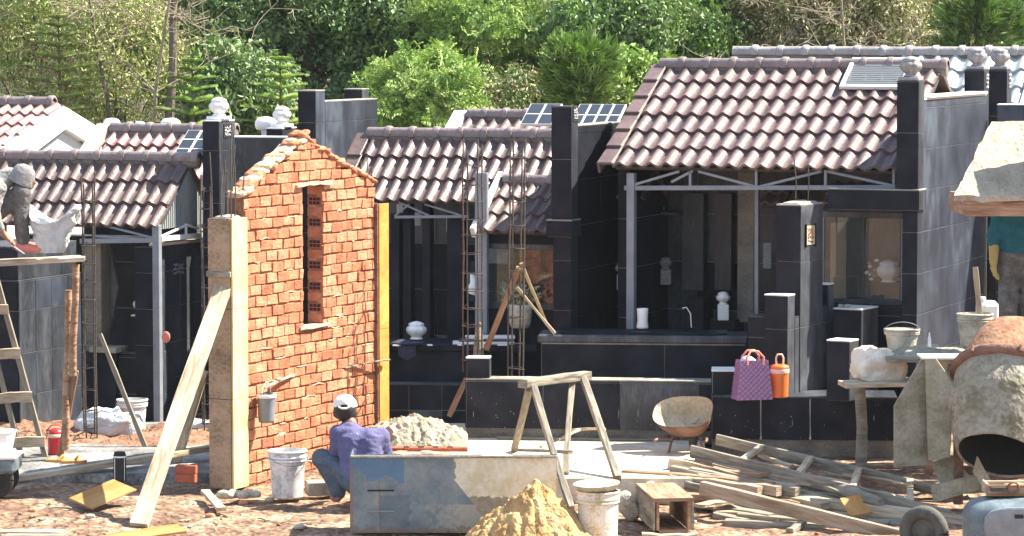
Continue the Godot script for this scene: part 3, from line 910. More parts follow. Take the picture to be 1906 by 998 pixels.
	for s in [-1, 1]:
		put(boxm(Vector3(pw, .04, .04), .004, Vector3(0, 0, s * (pl / 2 - .02))), M.plastic_white, "frame_rail", sp)
		put(boxm(Vector3(.04, .04, pl - .08), .004, Vector3(s * (pw / 2 - .02), 0, 0)), M.plastic_white, "frame_rail", sp)
	for i in 13:
		put(boxm(Vector3(pw - .08, .006, .016), .002), M.slat, "slat", sp, at(Vector3(0, .005, -pl / 2 + .06 + (pl - .12) * i / 12.0), Basis(Vector3.RIGHT, .5)))

func tomb_rear_right() -> void:      # pale grey roof behind the large one
	var t := frame(1755, 178, 34.6, 18)
	var o := thing("grey_roofed_tomb", "tomb with pale grey tiled roof and green gable behind the large mauve roof", "tomb", t)
	var a := on(t, 1640, 200, 2, 0)
	var w := 1.42
	var r := roof(o, at(a), {"w": w, "deg": 33, "rows": 3, "ex": .33, "pitch": .19, "amp": .05, "mats": [M.tile_grey], "ridge": M.ridge_grey, "r0": -1.85, "r1": .12, "rl": .28, "verges": [1]})
	var b := MB.new()
	var run := .99 * cos(deg_to_rad(33))
	var rise := .99 * sin(deg_to_rad(33))
	b.prism(PackedVector2Array([Vector2(-.05, -.15), Vector2(2 * run, -.15), Vector2(2 * run, 0), Vector2(run, rise - .03), Vector2(-.05, 0)]), -.04, 0, Transform3D(Basis(Vector3.FORWARD, Vector3.UP, Vector3.RIGHT), Vector3(1.45, 0, -.02)))
	put(b.mesh(), M.green_gable, "gable", r)
	clad(o, at(a), -.4, 1.4, -a.y + .1, -.02, -1.3, -.1, [M.granite_dusty], [M.granite_streaked], .6, .4, "wall")
	# the small rusty gable frame in the end of the mauve roof
	var f := thing("wall_with_coping", "bluish stained tomb wall with pale coping beyond the urn pillars", "wall", frame(1860, 300, 33.2, 18))
	var ft := f.transform
	var q := on(ft, 1858, 196, 2, 0)
	clad(f, Transform3D(), q.x, q.x + 1.2, .2, q.y, -.2, 0, [M.granite_streaked], gs(), .8, .4, "wall", M.white_plaster)
func gs() -> Array:
	return [M.granite_streaked]

func tomb_middle() -> void:
	var t := frame(860, 375, 33.2, 20)
	var o := thing("brown_roofed_tomb", "black tomb with brown tiled roof and lower porch roof beside two rebar cages", "tomb", t)
	var a := on(t, 640, 376, 2, 0)
	var c := on(t, 992, 376, 2, 0)
	var mats := [M.tileb0, M.tileb1, M.tileb2]
	roof(o, at(a), {"w": c.x - a.x, "deg": 42, "rows": 3, "ex": .325, "pitch": .1455, "mats": mats, "ridge": M.ridge, "verges": [-1], "r0": -.02, "r1": .12, "rl": .28})
	var s0 := on(t, 890, 434, 2, .5)
	var s1 := on(t, 1034, 434, 2, .5)
	roof(o, at(s0), {"w": s1.x - s0.x, "deg": 33, "rows": 3, "ex": .285, "pitch": .142, "mats": mats, "ridge": M.ridge, "r0": .02, "r1": 0.0, "rl": .33, "rr": .06}, "porch_roof")
	# white verge board of the porch roof
	var sb := Basis(Vector3.RIGHT, deg_to_rad(33))
	var b := MB.new()
	b.box(s0 + sb * Vector3(-.04, .03, -.46), Vector3(.05, .12, 1.0), .006, sb)
	put(b.mesh(), M.steel_white, "verge_board", o)
	var gf := [M.granite]
	var gd := [M.granite_dusty]
	# right pillar and side wall
	var zp := .62
	var x0: float = on(t, 1028, 300, 2, zp).x
	var xs: float = on(t, 1062, 300, 2, zp).x
	clad(o, Transform3D(), x0, xs, on(t, 1040, 412, 2, zp).y, on(t, 1040, 200, 2, zp).y, zp - .2, zp, gf, gd, .4, .62, "pillar")
	clad(o, Transform3D(), x0 - .04, xs + .02, on(t, 1040, 441, 2, zp).y, on(t, 1040, 411, 2, zp).y, zp - .24, zp + .04, gf, gd, .5, .4, "bracket", M.cement)
	clad(o, Transform3D(), x0 + .02, xs, .3, on(t, 1040, 441, 2, zp).y, zp - .2, zp, gf, gd, .4, .5, "pier")
	clad(o, Transform3D(), xs - .15, xs - .01, .3, on(t, 1070, 236, 0, xs).y, zp - 2.0, zp - .21, gf, gf, .75, .46, "side_wall", M.cement)
	var pl := node("plaque", o)
	var pp := on(t, 1071, 212, 0, xs + .012)
	put(boxm(Vector3(.012, .16, .16), .002, pp), M.black, "plate", pl)
	letters(pl, Transform3D(Basis(Vector3.UP, PI / 2), pp + Vector3(.008, 0, 0)), .11, .12, 4, M.steel_white, "inscription", 9)
	# walls and window
	clad(o, Transform3D(), a.x - .1, x0, .3, a.y + .1, -1.6, -1.4, [M.granite, M.granite_dusty], gd, .6, .5, "back_wall")
	for q in [[727, 398, 743, 640], [750, 380, 764, 636], [786, 376, 800, 636], [832, 398, 862, 632]]:
		put(front(t, q[0], q[1], q[2], q[3], -.15, .12), M.granite, "column", o)
	put(front(t, 884, 322, 906, 640, .45, .06), M.steel_grey, "post", o)
	for q in [[738, 380, 752, 396], [760, 396, 784, 420], [830, 404, 866, 432]]:
		put(front(t, q[0], q[1], q[2], q[3], -.5, .03), M.white_plaster, "white_board", o)
	bar(o, t, 735, 404, 870, 403, -.05, .03, M.steel_grey, "beam")
	for q in [[742, 376, 800, 402], [790, 380, 862, 402], [735, 402, 762, 380]]: bar(o, t, q[0], q[1], q[2], q[3], -.045, .02, M.steel_grey, "brace")
	var win := node("window", o)
	put(front(t, 908, 462, 1034, 568, .30, .008, .001), M.glass, "pane", win)
	put(front(t, 906, 456, 1036, 463, .32, .05), M.granite_dusty, "frame_rail", win)
	put(front(t, 906, 566, 1036, 574, .32, .05), M.granite_dusty, "frame_rail", win)
	clad_px(o, t, 905, 574, 1036, 640, .3, .3, gf, gd, .5, .5, "window_base")
	put(front(t, 906, 435, 1036, 456, .3, .1), M.granite, "window_head", o)
	put(front(t, 893, 462, 950, 490, -.2, .02), M.blue_grey, "pale_panel", o)
	put(front(t, 845, 486, 882, 560, -.3, .02), M.granite_dusty, "dusty_panel", o)
	# a second roof further back
	var t2 := frame(900, 235, 36.0, 20)
	var o2 := thing("small_roofed_tomb", "small tiled tomb roof with white verge behind the brown roof", "tomb", t2)
	var d := on(t2, 838, 276, 2, 0)
	roof(o2, at(d), {"w": 1.05, "deg": 32, "rows": 2, "ex": .30, "pitch": .15, "mats": mats, "ridge": M.ridge, "r0": .02, "r1": .05, "rl": .27})
	var s2 := Basis(Vector3.RIGHT, deg_to_rad(32))
	b = MB.new()
	b.box(d + s2 * Vector3(-.08, .02, -.3), Vector3(.16, .1, .75), .008, s2)
	put(b.mesh(), M.white_plaster, "verge_board", o2)
	clad(o2, at(d), 0, 1.05, -d.y + .2, -.02, -.9, -.1, gf, gd, .6, .4, "wall")
	solar("solar_panel", "small solar panel left of the dark pillar above the brown roof", Transform3D(Basis(Vector3.UP, -.35) * Basis(Vector3.RIGHT, .55), P(1008, 214, 34.2)), .36, .4, 2, 2)
	solar("solar_panel", "wider solar panel between the dark pillar and the large mauve roof", Transform3D(Basis(Vector3.UP, -.35) * Basis(Vector3.RIGHT, .55), P(1113, 216, 33.8)), .52, .42, 4, 2)

func tomb_left() -> void:
	var t := frame(290, 418, 33, 20)
	var o := thing("steel_framed_tomb", "black tomb with brown roof and grey corrugated gable on steel posts", "tomb", t)
	var a := on(t, -40, 419, 2, 0)
	var c := on(t, 296, 419, 2, 0)
	var mats := [M.tileb0, M.tileb1, M.tileb2]
	var w: float = ceil((c.x - a.x) / .291 - .2) * .291
	a.x = c.x - w
	var r := roof(o, at(a), {"w": w, "deg": 42, "rows": 3, "ex": .325, "pitch": .1455, "mats": mats, "ridge": M.ridge, "r0": -.1, "r1": .12, "rl": .27})
	var run := .975 * cos(deg_to_rad(42))
	var rise := .975 * sin(deg_to_rad(42))
	# corrugated gable
	var b := MB.new()
	var n := 30
	for i in n:
		var z0 := 2 * run * i / n
		var z1 := 2 * run * (i + .55) / n
		var h0: float = rise * (1.0 - abs(z0 / run - 1.0)) - .05
		var h1: float = rise * (1.0 - abs(z1 / run - 1.0)) - .05
		if h0 > 0.02 or h1 > 0.02:
			b.quad(Vector3(.012, -.05, -z0), Vector3(.012, -.05, -z1), Vector3(.012, max(h1, 0), -z1), Vector3(.012, max(h0, 0), -z0))
			b.quad(Vector3(.012, -.05, -z1), Vector3(0, -.05, -z1), Vector3(0, max(h1, 0), -z1), Vector3(.012, max(h1, 0), -z1))
			b.quad(Vector3(0, -.05, -z0), Vector3(.012, -.05, -z0), Vector3(.012, max(h0, 0), -z0), Vector3(0, max(h0, 0), -z0))
	b.prism(PackedVector2Array([Vector2(0, -.05), Vector2(2 * run, -.05), Vector2(2 * run, 0), Vector2(run, rise - .05), Vector2(0, 0)]), -.02, 0, Transform3D(Basis(Vector3.FORWARD, Vector3.UP, Vector3.RIGHT), Vector3()))
	put(b.mesh(), M.corrugated, "gable_sheet", o, at(Vector3(c.x - .04, c.y, 0)))
	var gf := [M.granite]
	var gd := [M.granite_dusty]
	# steel frame
	var z := -.02
	bar(o, t, 150, 449, 293, 447, z, .05, M.steel_grey, "beam")
	var xp: float = on(t, 292, 447, 2, z).x
	put(boxm(Vector3(.075, c.y - .05, .075), .004, Vector3(xp, (c.y + .05) / 2, z)), M.steel_grey, "post", o)
	for q in [[195, 420, 290, 444], [180, 440, 288, 446], [292, 416, 292, 446]]: bar(o, t, q[0], q[1], q[2], q[3], z + .006, .022, M.steel_grey, "brace")
	var xr: float = xp + .02
	for q in [[296, 442, 345, 420], [345, 418, 390, 432], [346, 418, 346, 436]]:
		var u := on(t, q[0], q[1], 0, xr)
		var v := on(t, q[2], q[3], 0, xr)
		put(boxm(Vector3(u.distance_to(v), .022, .022), .002), M.steel_white, "brace", o, along(u, v, Vector3.UP if abs((v - u).normalized().y) < .9 else Vector3.RIGHT))
	var u := on(t, 298, 445, 0, xr)
	var v := on(t, 392, 436, 0, xr)
	put(boxm(Vector3(u.distance_to(v), .05, .05), .003), M.steel_white, "beam", o, along(u, v))
	put(boxm(Vector3(u.distance_to(v), .03, .1), .003), M.slab, "soffit_board", o, along(u - Vector3(.08, .06, 0), v - Vector3(.08, .06, 0)))
	# right side wall faced with slabs
	var y2: float = on(t, 300, 462, 0, xp).y
	clad(o, Transform3D(), xp - .3, xp - .1, .1, y2, -2.0, -.12, gf, gd, .62, .375, "side_wall")
	var pl := on(t, 333, 500, 0, xp - .08)
	letters(o, Transform3D(Basis(Vector3.UP, PI / 2), pl), .26, .12, 3, M.steel_grey, "inscription", 5)
	clad(o, Transform3D(), a.x - .1, xp - .3, .1, y2, -1.7, -1.5, gf, gd, .7, .5, "back_wall")
	# column and the bent stone panel, altar
	put(front(t, 155, 448, 187, 800, -.10, .2), M.skirt, "column", o)
	b = MB.new()
	var poly := PackedVector2Array()
	for q in [[184, 452], [203, 452], [219, 536], [203, 625], [184, 625]]:
		var k := on(t, q[0], q[1], 2, -.35)
		poly.append(Vector2(k.x, k.y))
	b.prism(poly, -.39, -.35)
	put(b.mesh(), M.panel_grey, "side_panel", o)
	put(front(t, 166, 648, 215, 656, .0, .3), M.cement, "ledge", o)
	put(front(t, 160, 656, 215, 800, -.05, .3), M.granite, "altar_block", o)
	clad_px(o, t, 215, 660, 287, 800, -.12, .4, gf, gd, .5, .38, "altar")
	clad_px(o, t, 246, 590, 287, 660, -.2, .25, gf, gd, .5, .4, "pedestal", M.white_plaster)
	var un := solo(urn_mesh(.19), M.ceramic, "lotus_urn", "white carved lotus urn on the black pedestal behind the steel post", "urn", Transform3D(Basis(), t * (on(t, 266, 584, 2, -.32))))
	var pf := solo(blob(Vector3(.09, .12, .03), .01, .4, 3, 12, 8), M.pink, "pink_flower", "pink paper flower sticking out behind the steel post", "flower", at(t * on(t, 309, 628, 2, -.0)))
	# neighbouring wall of tall slabs at the left edge
	var tw := frame(33, 520, 31.6, 24)
	var wl := thing("slab_wall", "side wall of tall bluish streaked slabs behind the ladder", "wall", tw)
	var xw: float = on(tw, 33, 520, 2, 0).x
	var yt: float = on(tw, 33, 525, 0, xw).y
	var zw: float = on(tw, 150, 650, 0, xw).z
	clad(wl, Transform3D(), xw - .6, xw, .08, yt, zw, 0, gf, [M.granite_streaked, M.granite_dusty, M.granite_streaked], .30, .42, "wall")
	clad(wl, Transform3D(), xw - .7, xw - .02, yt + .014, yt + .33, zw + .05, -.02, gf, [M.granite_dusty], .8, .5, "upper_wall")

func back_left() -> void:
	# white gabled tomb
	var t := frame(20, 270, 36.5, 20)
	var o := thing("white_gabled_tomb", "white plastered tomb gable with a pink tiled roof behind the brown roof", "tomb", t)
	var x: float = on(t, 20, 262, 2, 0).x
	var A := on(t, 16, 280, 0, x)
	var B := on(t, 118, 204, 0, x)
	var C := on(t, 205, 258, 0, x)
	var bt := Basis(Vector3.FORWARD, Vector3.UP, Vector3.RIGHT)
	var b := MB.new()
	var yl: float = A.y - .5
	b.prism(PackedVector2Array([Vector2(-A.z, yl), Vector2(-C.z, yl), Vector2(-C.z, A.y), Vector2(-B.z, B.y - .2), Vector2(-A.z, A.y - .06)]), -.12, -.05, Transform3D(bt, Vector3(x, 0, 0)))
	put(b.mesh(), M.white_plaster, "gable_panel", o)
	for q in [[A, B], [B, C]]:
		b = MB.new()
		var d: Vector3 = (q[1] - q[0])
		b.box(Vector3(), Vector3(d.length() + .06, .26, .22), .012)
		put(b.mesh(), M.white_plaster, "rake_band", o, Transform3D(Basis(d.normalized(), d.normalized().cross(Vector3.LEFT).normalized(), Vector3.LEFT) if false else along(q[0], q[1]).basis, (q[0] + q[1]) / 2 + Vector3(-.08, -.1, 0)))
	var q0 := on(t, 70, 276, 0, x - .03)
	var q1 := on(t, 122, 236, 0, x - .03)
	var q2 := on(t, 165, 272, 0, x - .03)
	for q in [[q0, q1], [q1, q2]]:
		put(boxm(Vector3(q[0].distance_to(q[1]), .05, .05), .004), M.blue_grey, "inner_band", o, along(q[0], q[1]))
	var e := on(t, -60, 268, 2, .0)
	roof(o, at(Vector3(x - 1.22, A.y + .0, .0)), {"w": 1.2, "deg": 20, "rows": 4, "ex": .34, "pitch": .15, "mats": [M.tile_pink], "ridge": M.ridge, "r0": -.1, "r1": -.1, "rl": .3})
	clad(o, Transform3D(), x - 1.2, x - .13, .1, A.y - .05, -2.2, -.1, [M.granite_dusty], [M.white_plaster], .6, .5, "wall")
	# low roof with ridge behind the brown roof
	var t2 := frame(280, 285, 35.2, 20)
	var o2 := thing("low_roofed_tomb", "low tiled tomb roof showing only its ridge beside the white gable", "tomb", t2)
	var a := on(t2, 150, 334, 2, 0)
	roof(o2, at(a), {"w": 1.35, "deg": 33, "rows": 3, "ex": .30, "pitch": .145, "mats": [M.tileb1, M.tile_pink], "ridge": M.ridge, "r0": 0.0, "r1": .1, "rl": .28})
	clad(o2, at(a), 0, 1.35, -a.y + .1, -.02, -1.3, -.1, [M.granite], [M.granite_dusty], .6, .4, "wall")
	var sb := Basis(Vector3.RIGHT, deg_to_rad(33))
	put(plank_mesh(1.0, .1, .16, .002, 4), M.slab, "verge_board", o2, Transform3D(Basis(Vector3.UP, PI / 2) * Basis(Vector3.BACK, deg_to_rad(33)) , a + sb * Vector3(-.1, .04, -.45)))
	solar("solar_panel", "solar panel propped beside the pillar with the white lotus", Transform3D(Basis(Vector3.UP, -.35) * Basis(Vector3.RIGHT, .6), P(362, 270, 34)), .34, .5, 2, 3)
	# white carved ornaments on the ridges behind
	for q in [[208, 238, .13], [260, 240, .08], [317, 240, .15], [495, 240, .17]]:
		var s := solo(blob(Vector3(q[2] * 1.5, q[2], q[2]), .012, .6, int(q[0]), 14, 10, .8, -.7), M.ceramic, "white_ornament", "small white plaster ornament peeping over the low tiled ridge", "ornament", at(P(q[0], q[1] - 8, 36.4)), "white ornaments behind the low ridge")
		# each stands on a hidden post behind the roofs
		var pp: Vector3 = s.position
		put(boxm(Vector3(.1, pp.y, .1), .004), M.white_plaster, "post", s, at(Vector3(0, -pp.y / 2 - q[2] * .3, 0)))
	# pillars with lotus bowls
	var gf := [M.granite]
	var gd := [M.granite_dusty]
	for k in 2:
		var d: Array = [[378, 406, 226, 33.6, 20.0, .2, "black pillar with white lotus bowl and small plaque beside the gable wall"], [497, 524, 240, 35.5, 20.0, .2, "low black pillar with white lotus bowl behind the brick gable"]][k]
		var tp := frame(d[0], d[2], d[3], d[4])
		var p := thing("lotus_pillar", d[6], "pillar", tp)
		var u := on(tp, d[0], d[2], 2, 0)
		var v := on(tp, d[1], d[2], 2, 0)
		var ww: float = v.x - u.x
		clad(p, Transform3D(), u.x, v.x, .1, u.y, -.38, 0, gf, gd, .5, .55, "shaft", M.ceramic)
		finial(p, Vector3((u.x + v.x) / 2 + .02, u.y + .016, -.16), d[5], M.ceramic)
		if k == 0:
			put(boxm(Vector3(.01, .15, .2), .002, Vector3(v.x + .012, u.y - .1, -.2)), M.black, "plaque", p)
			letters(p, Transform3D(Basis(Vector3.UP, PI / 2), Vector3(v.x + .02, u.y - .1, -.2)), .15, .11, 3, M.steel_white, "inscription", 12)
	# dark walls behind the brick gable
	var t3 := frame(410, 258, 34.4, 12)
	var w3 := thing("dark_tomb_wall", "dark tomb wall with pale coping right of the lotus pillar", "wall", t3)
	var c0 := on(t3, 405, 256, 2, 0)
	var c1 := on(t3, 545, 256, 2, 0)
	clad(w3, Transform3D(), c0.x, c1.x, .1, c0.y, -.2, 0, gd, gd, .8, .5, "wall", M.white_plaster)
	var t4 := frame(587, 200, 35, 20)
	var w4 := thing("grey_tomb_wall", "tall grey tomb side wall with black pillar above the brick gable", "wall", t4)
	var p0 := on(t4, 556, 170, 2, 0)
	var p1 := on(t4, 586, 170, 2, 0)
	clad(w4, Transform3D(), p0.x, p1.x, .1, p0.y, -.25, 0, gf, gs(), .5, .6, "pillar", M.cement)
	var yt: float = on(t4, 605, 190, 0, p1.x).y
	clad(w4, Transform3D(), p1.x - .15, p1.x, .1, yt, -1.75, -.26, gf, gs(), 2.0, .6, "side_wall", M.cement)
	var r0 := on(t4, 642, 167, 2, -1.6)
	clad(w4, Transform3D(), r0.x, r0.x + .2, .1, r0.y, -1.8, -1.6, gf, gd, .5, .6, "pillar", M.cement)

func splashes(parent: Node3D, a: Vector3, b: Vector3, n: int, sd: int) -> void:      # specks and runs of dried cement on a wall face
	var r := RandomNumberGenerator.new(); r.seed = sd
	var m := MB.new()
	for k in n:
		var p := Vector3(r.randf_range(a.x, b.x), a.y + (b.y - a.y) * pow(r.randf(), 1.6), a.z)
		var s := r.randf_range(.002, .0065)
		var l := s * (r.randf_range(1.0, 1.6) if r.randf() < .8 else r.randf_range(4.0, 10.0))
		m.tube([p + Vector3(0, l, -.001), p + Vector3(r.randf_range(-.002, .002), 0, .001), p + Vector3(0, -l, -.001)], [s * .3, s, s * .4], 6)
	put(m.mesh(), M.cement, "cement_splashes", parent).set_meta("kind", "stuff")
func front_walls() -> void:
	var gf := [M.granite, M.granite, M.granite_dusty]
	var gd := [M.granite_dusty]
	var q := G(1100, 818, .2)
	var t := frame(1100, 818, -q.z, 6)
	var o := thing("enclosure_wall", "long low black granite wall with rough cement foot behind the trestle", "wall", t)
	clad_px(o, t, 868, 712, 1326, 797, 0, .22, gf, gd, .74, .45, "wall", M.cement)
	put(front(t, 868, 798, 1326, 822, -.01, .2), M.skirt, "cement_foot", o)
	splashes(o, on(t, 872, 797, 2, .012), on(t, 1322, 716, 2, .012), 50, 3)
	var kb := thing("corner_block", "small black granite block standing on the end of the low wall", "block", t)
	clad_px(kb, t, 869, 668, 909, 708, -.03, .17, [M.granite], gd, .5, .5, "body", M.white_plaster)
	var t2 := frame(800, 720, 31.9, 4)
	var o2 := thing("rear_low_wall", "low black slab wall behind the grey sand heap", "wall", t2)
	clad_px(o2, t2, 700, 717, 872, 815, 0, .15, gf, gd, .33, .28, "wall", M.granite_dusty)
	# altar tables
	var t3 := frame(1195, 628, 31.2, 5)
	var c := thing("altar_table", "long black granite altar table with thick polished top before the open chamber", "table", t3)
	clad_px(c, t3, 1008, 641, 1388, 735, 0, .5, [M.granite], gd, 1.2, .5, "body")
	var a := on(t3, 1000, 638, 2, .05)
	var b := on(t3, 1392, 627, 2, .05)
	put(boxm(Vector3(b.x - a.x, b.y - a.y, .56), .012, Vector3((a.x + b.x) / 2, (a.y + b.y) / 2, -.23)), M.granite_dusty, "top", c)
	put(boxm(Vector3((b.x - a.x) * .8, .02, .36), .006, Vector3((a.x + b.x) / 2, b.y + .011, -.27)), M.granite, "raised_top", c)
	var t4 := frame(800, 650, 32.3, 4)
	var c2 := thing("side_altar", "black granite altar slab strewn with offcuts beside the yellow formwork", "table", t4)
	clad_px(c2, t4, 700, 654, 905, 740, 0, .5, [M.granite], gd, 1.2, .5, "body")
	a = on(t4, 695, 654, 2, .05)
	b = on(t4, 1000, 643, 2, .05)
	put(boxm(Vector3(b.x - a.x, b.y - a.y, .7), .01, Vector3((a.x + b.x) / 2, (a.y + b.y) / 2, -.3)), M.granite, "top", c2)
	var ty: float = b.y
	for k in [[742, 640, .14, .07], [800, 644, .07, .05], [856, 646, .05, .03], [935, 640, .1, .04], [1016, 636, .16, .06]]:
		solo(boxm(Vector3(k[2], .012, k[3]), .002), M.white_plaster, "stone_offcut", "pale stone offcut lying on the black altar slab", "offcut", at(P(k[0], k[1] - 4, 32.15) * Vector3(1, 0, 1) + Vector3(0, ty + .006 + (0.0 if k[0] < 1000 else .08), 0), Basis(Vector3.UP, k[0] * .01)), "stone offcuts on the altars")
	for k in 3:
		solo(boxm(Vector3(.62 - .06 * k, .022, .2), .003), M.white_plaster if k != 1 else M.granite_dusty, "marble_strip", "strip of pale marble lying in the stack before the shrine window", "stone strip", at(P(900 + k * 6, 640, 32.35) * Vector3(1, 0, 1) + Vector3(0, ty + .012 + k * .0235, -.05 * k), Basis(Vector3.UP, .02 * k)), "marble strips")
	var cl := solo(blob(Vector3(.34, .05, .22), .03, .5, 17, 20, 10), M.navy_cloth, "dark_cloth", "crumpled dark cloth hanging over the edge of the side altar", "cloth", at(P(758, 655, 32.2) * Vector3(1, 0, 1) + Vector3(0, ty + .02, 0)))
	var hang := MB.new()
	var rows := []
	for i in 7:
		var row := PackedVector3Array()
		for k in 11:
			row.append(Vector3(-.09 + .018 * k, -.02 - .024 * i * (1.0 - .35 * abs(k - 5) / 5.0), .12 + .012 * sin(k * 1.7 + i * .4)))
		rows.append(row)
	hang.grid(rows)
	put(hang.mesh(), M.navy_cloth, "hanging_edge", cl)
	# right base wall with stepped screen wall
	var t5 := frame(1325, 742, 29.9, 4)
	var o5 := thing("base_wall", "black granite base wall with pale mortar joints below the stepped screen", "wall", t5)
	clad_px(o5, t5, 1325, 742, 1668, 818, 0, .55, [M.granite], gd, .457, .6, "wall", M.granite_dusty)
	clad_px(o5, t5, 1326, 692, 1372, 740, -.12, .3, [M.granite], gd, .5, .5, "end_block", M.white_plaster)
	put(front(t5, 1325, 818, 1668, 850, -.01, .6), M.skirt, "cement_foot", o5)
	splashes(o5, on(t5, 1328, 818, 2, .012), on(t5, 1664, 745, 2, .012), 36, 7)
	for k in [1416, 1508]:
		var jd := MB.new()
		var ja := on(t5, k, 818, 2, .012)
		var jb := on(t5, k, 744, 2, .012)
		jd.tube([ja, ja.lerp(jb, .1) + Vector3(.002, 0, 0), ja.lerp(jb, .5), jb], [.012, .005, .0035, .006], 5)
		put(jd.mesh(), M.grout, "mortar_joint", o5)
	var ly: float = on(t5, 1400, 742, 2, 0).y + .014
	var anchor := G(1487, 732, ly)
	var ts := frame(1487, 732, -anchor.z, 30)
	var s := thing("stepped_screen", "tall stepped black granite screen wall with a square plaque niche", "screen wall", ts)
	var xf: float = on(ts, 1446, 600, 2, 0).x
	var zt: float = on(ts, 1530, 500, 0, 0).z
	var z1: float = on(ts, 1465, 600, 0, 0).z
	var z2: float = on(ts, 1478, 600, 0, 0).z
	var z3: float = on(ts, 1540, 600, 0, 0).z
	var z4: float = on(ts, 1550, 600, 0, 0).z
	var yt: float = on(ts, 1487, 384, 0, 0).y
	clad(s, Transform3D(), xf, 0, ly, yt, zt, 0, [M.granite], [M.granite_splashed], 1.0, .62, "pillar", M.cement)  # right side takes the paler stone that carries the sunlight
	put(blob(Vector3(-xf * .95, .035, -zt * .9), .012, .6, 6, 20, 8, .5, -.6), M.cement, "mortar_top", s, at(Vector3(xf / 2, yt + .016, zt / 2)))
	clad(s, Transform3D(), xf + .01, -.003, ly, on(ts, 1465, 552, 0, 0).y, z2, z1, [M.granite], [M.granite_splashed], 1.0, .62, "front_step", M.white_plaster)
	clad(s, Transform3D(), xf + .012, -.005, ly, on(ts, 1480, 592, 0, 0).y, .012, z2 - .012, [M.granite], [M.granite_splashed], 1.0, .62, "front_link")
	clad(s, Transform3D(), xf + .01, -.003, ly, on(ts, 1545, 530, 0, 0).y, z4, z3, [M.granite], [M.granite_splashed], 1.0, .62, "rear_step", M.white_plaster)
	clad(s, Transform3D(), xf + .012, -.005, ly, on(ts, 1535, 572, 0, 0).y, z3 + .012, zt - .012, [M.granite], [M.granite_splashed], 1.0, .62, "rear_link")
	var n := node("niche", s)
	var np := on(ts, 1508, 438, 0, .012)
	put(boxm(Vector3(.012, .18, .2), .002, np), M.mortar, "back_plate", n)
	letters(n, Transform3D(Basis(Vector3.UP, PI / 2), np + Vector3(.008, 0, 0)), .12, .14, 4, M.rust_dark, "inscription", 31)
	for k in [-1, 1]: put(boxm(Vector3(.02, .22, .02), .002, np + Vector3(.004, 0, .105 * k)), M.granite, "frame_side", n)
	for k in [0, 1]:
		var b2 := MB.new()
		b2.tube([Vector3(0, -.05, 0), Vector3(.01, .15, 0), Vector3(-.015 + .02 * k, .45 - .1 * k, .01)], [.005], 6)
		put(b2.mesh(), M.rebar, "starter_bar", s, at(Vector3(xf / 2 - .05 + .13 * k, yt + .05, zt / 2)))
	var s2 := thing("stepped_block", "squat black granite block with white top edge right of the stepped screen", "block", ts)
	var zb := .3
	clad_px(s2, ts, 1540, 637, 1580, 745, zb, .2, [M.granite], gd, .6, .6, "body", M.white_plaster)
	var s3 := thing("stepped_block", "low black granite block at the foot of the stepped screen by the altar", "block", ts)
	clad_px(s3, ts, 1393, 592, 1432, 745, .12, .3, [M.granite], [M.granite], .6, .6, "body", M.granite_dusty)
	var s4 := thing("granite_table", "small black granite table with pale edge behind the stepped screen", "table", ts)
	clad_px(s4, ts, 1552, 578, 1602, 760, -.55, .4, [M.granite], gd, .6, .6, "body", M.steel_white)
	for k in [[1566, 570, 3], [1578, 568, 5]]:
		var pq := on(ts, k[0], 576, 2, -.6)
		solo(boxm(Vector3(.05, .03, .04), .004), M.ceramic_grey, "incense_cup", "tiny grey cup on the small granite table", "cup", ts * at(pq + Vector3(0, .035, 0)), "cups on the granite table")

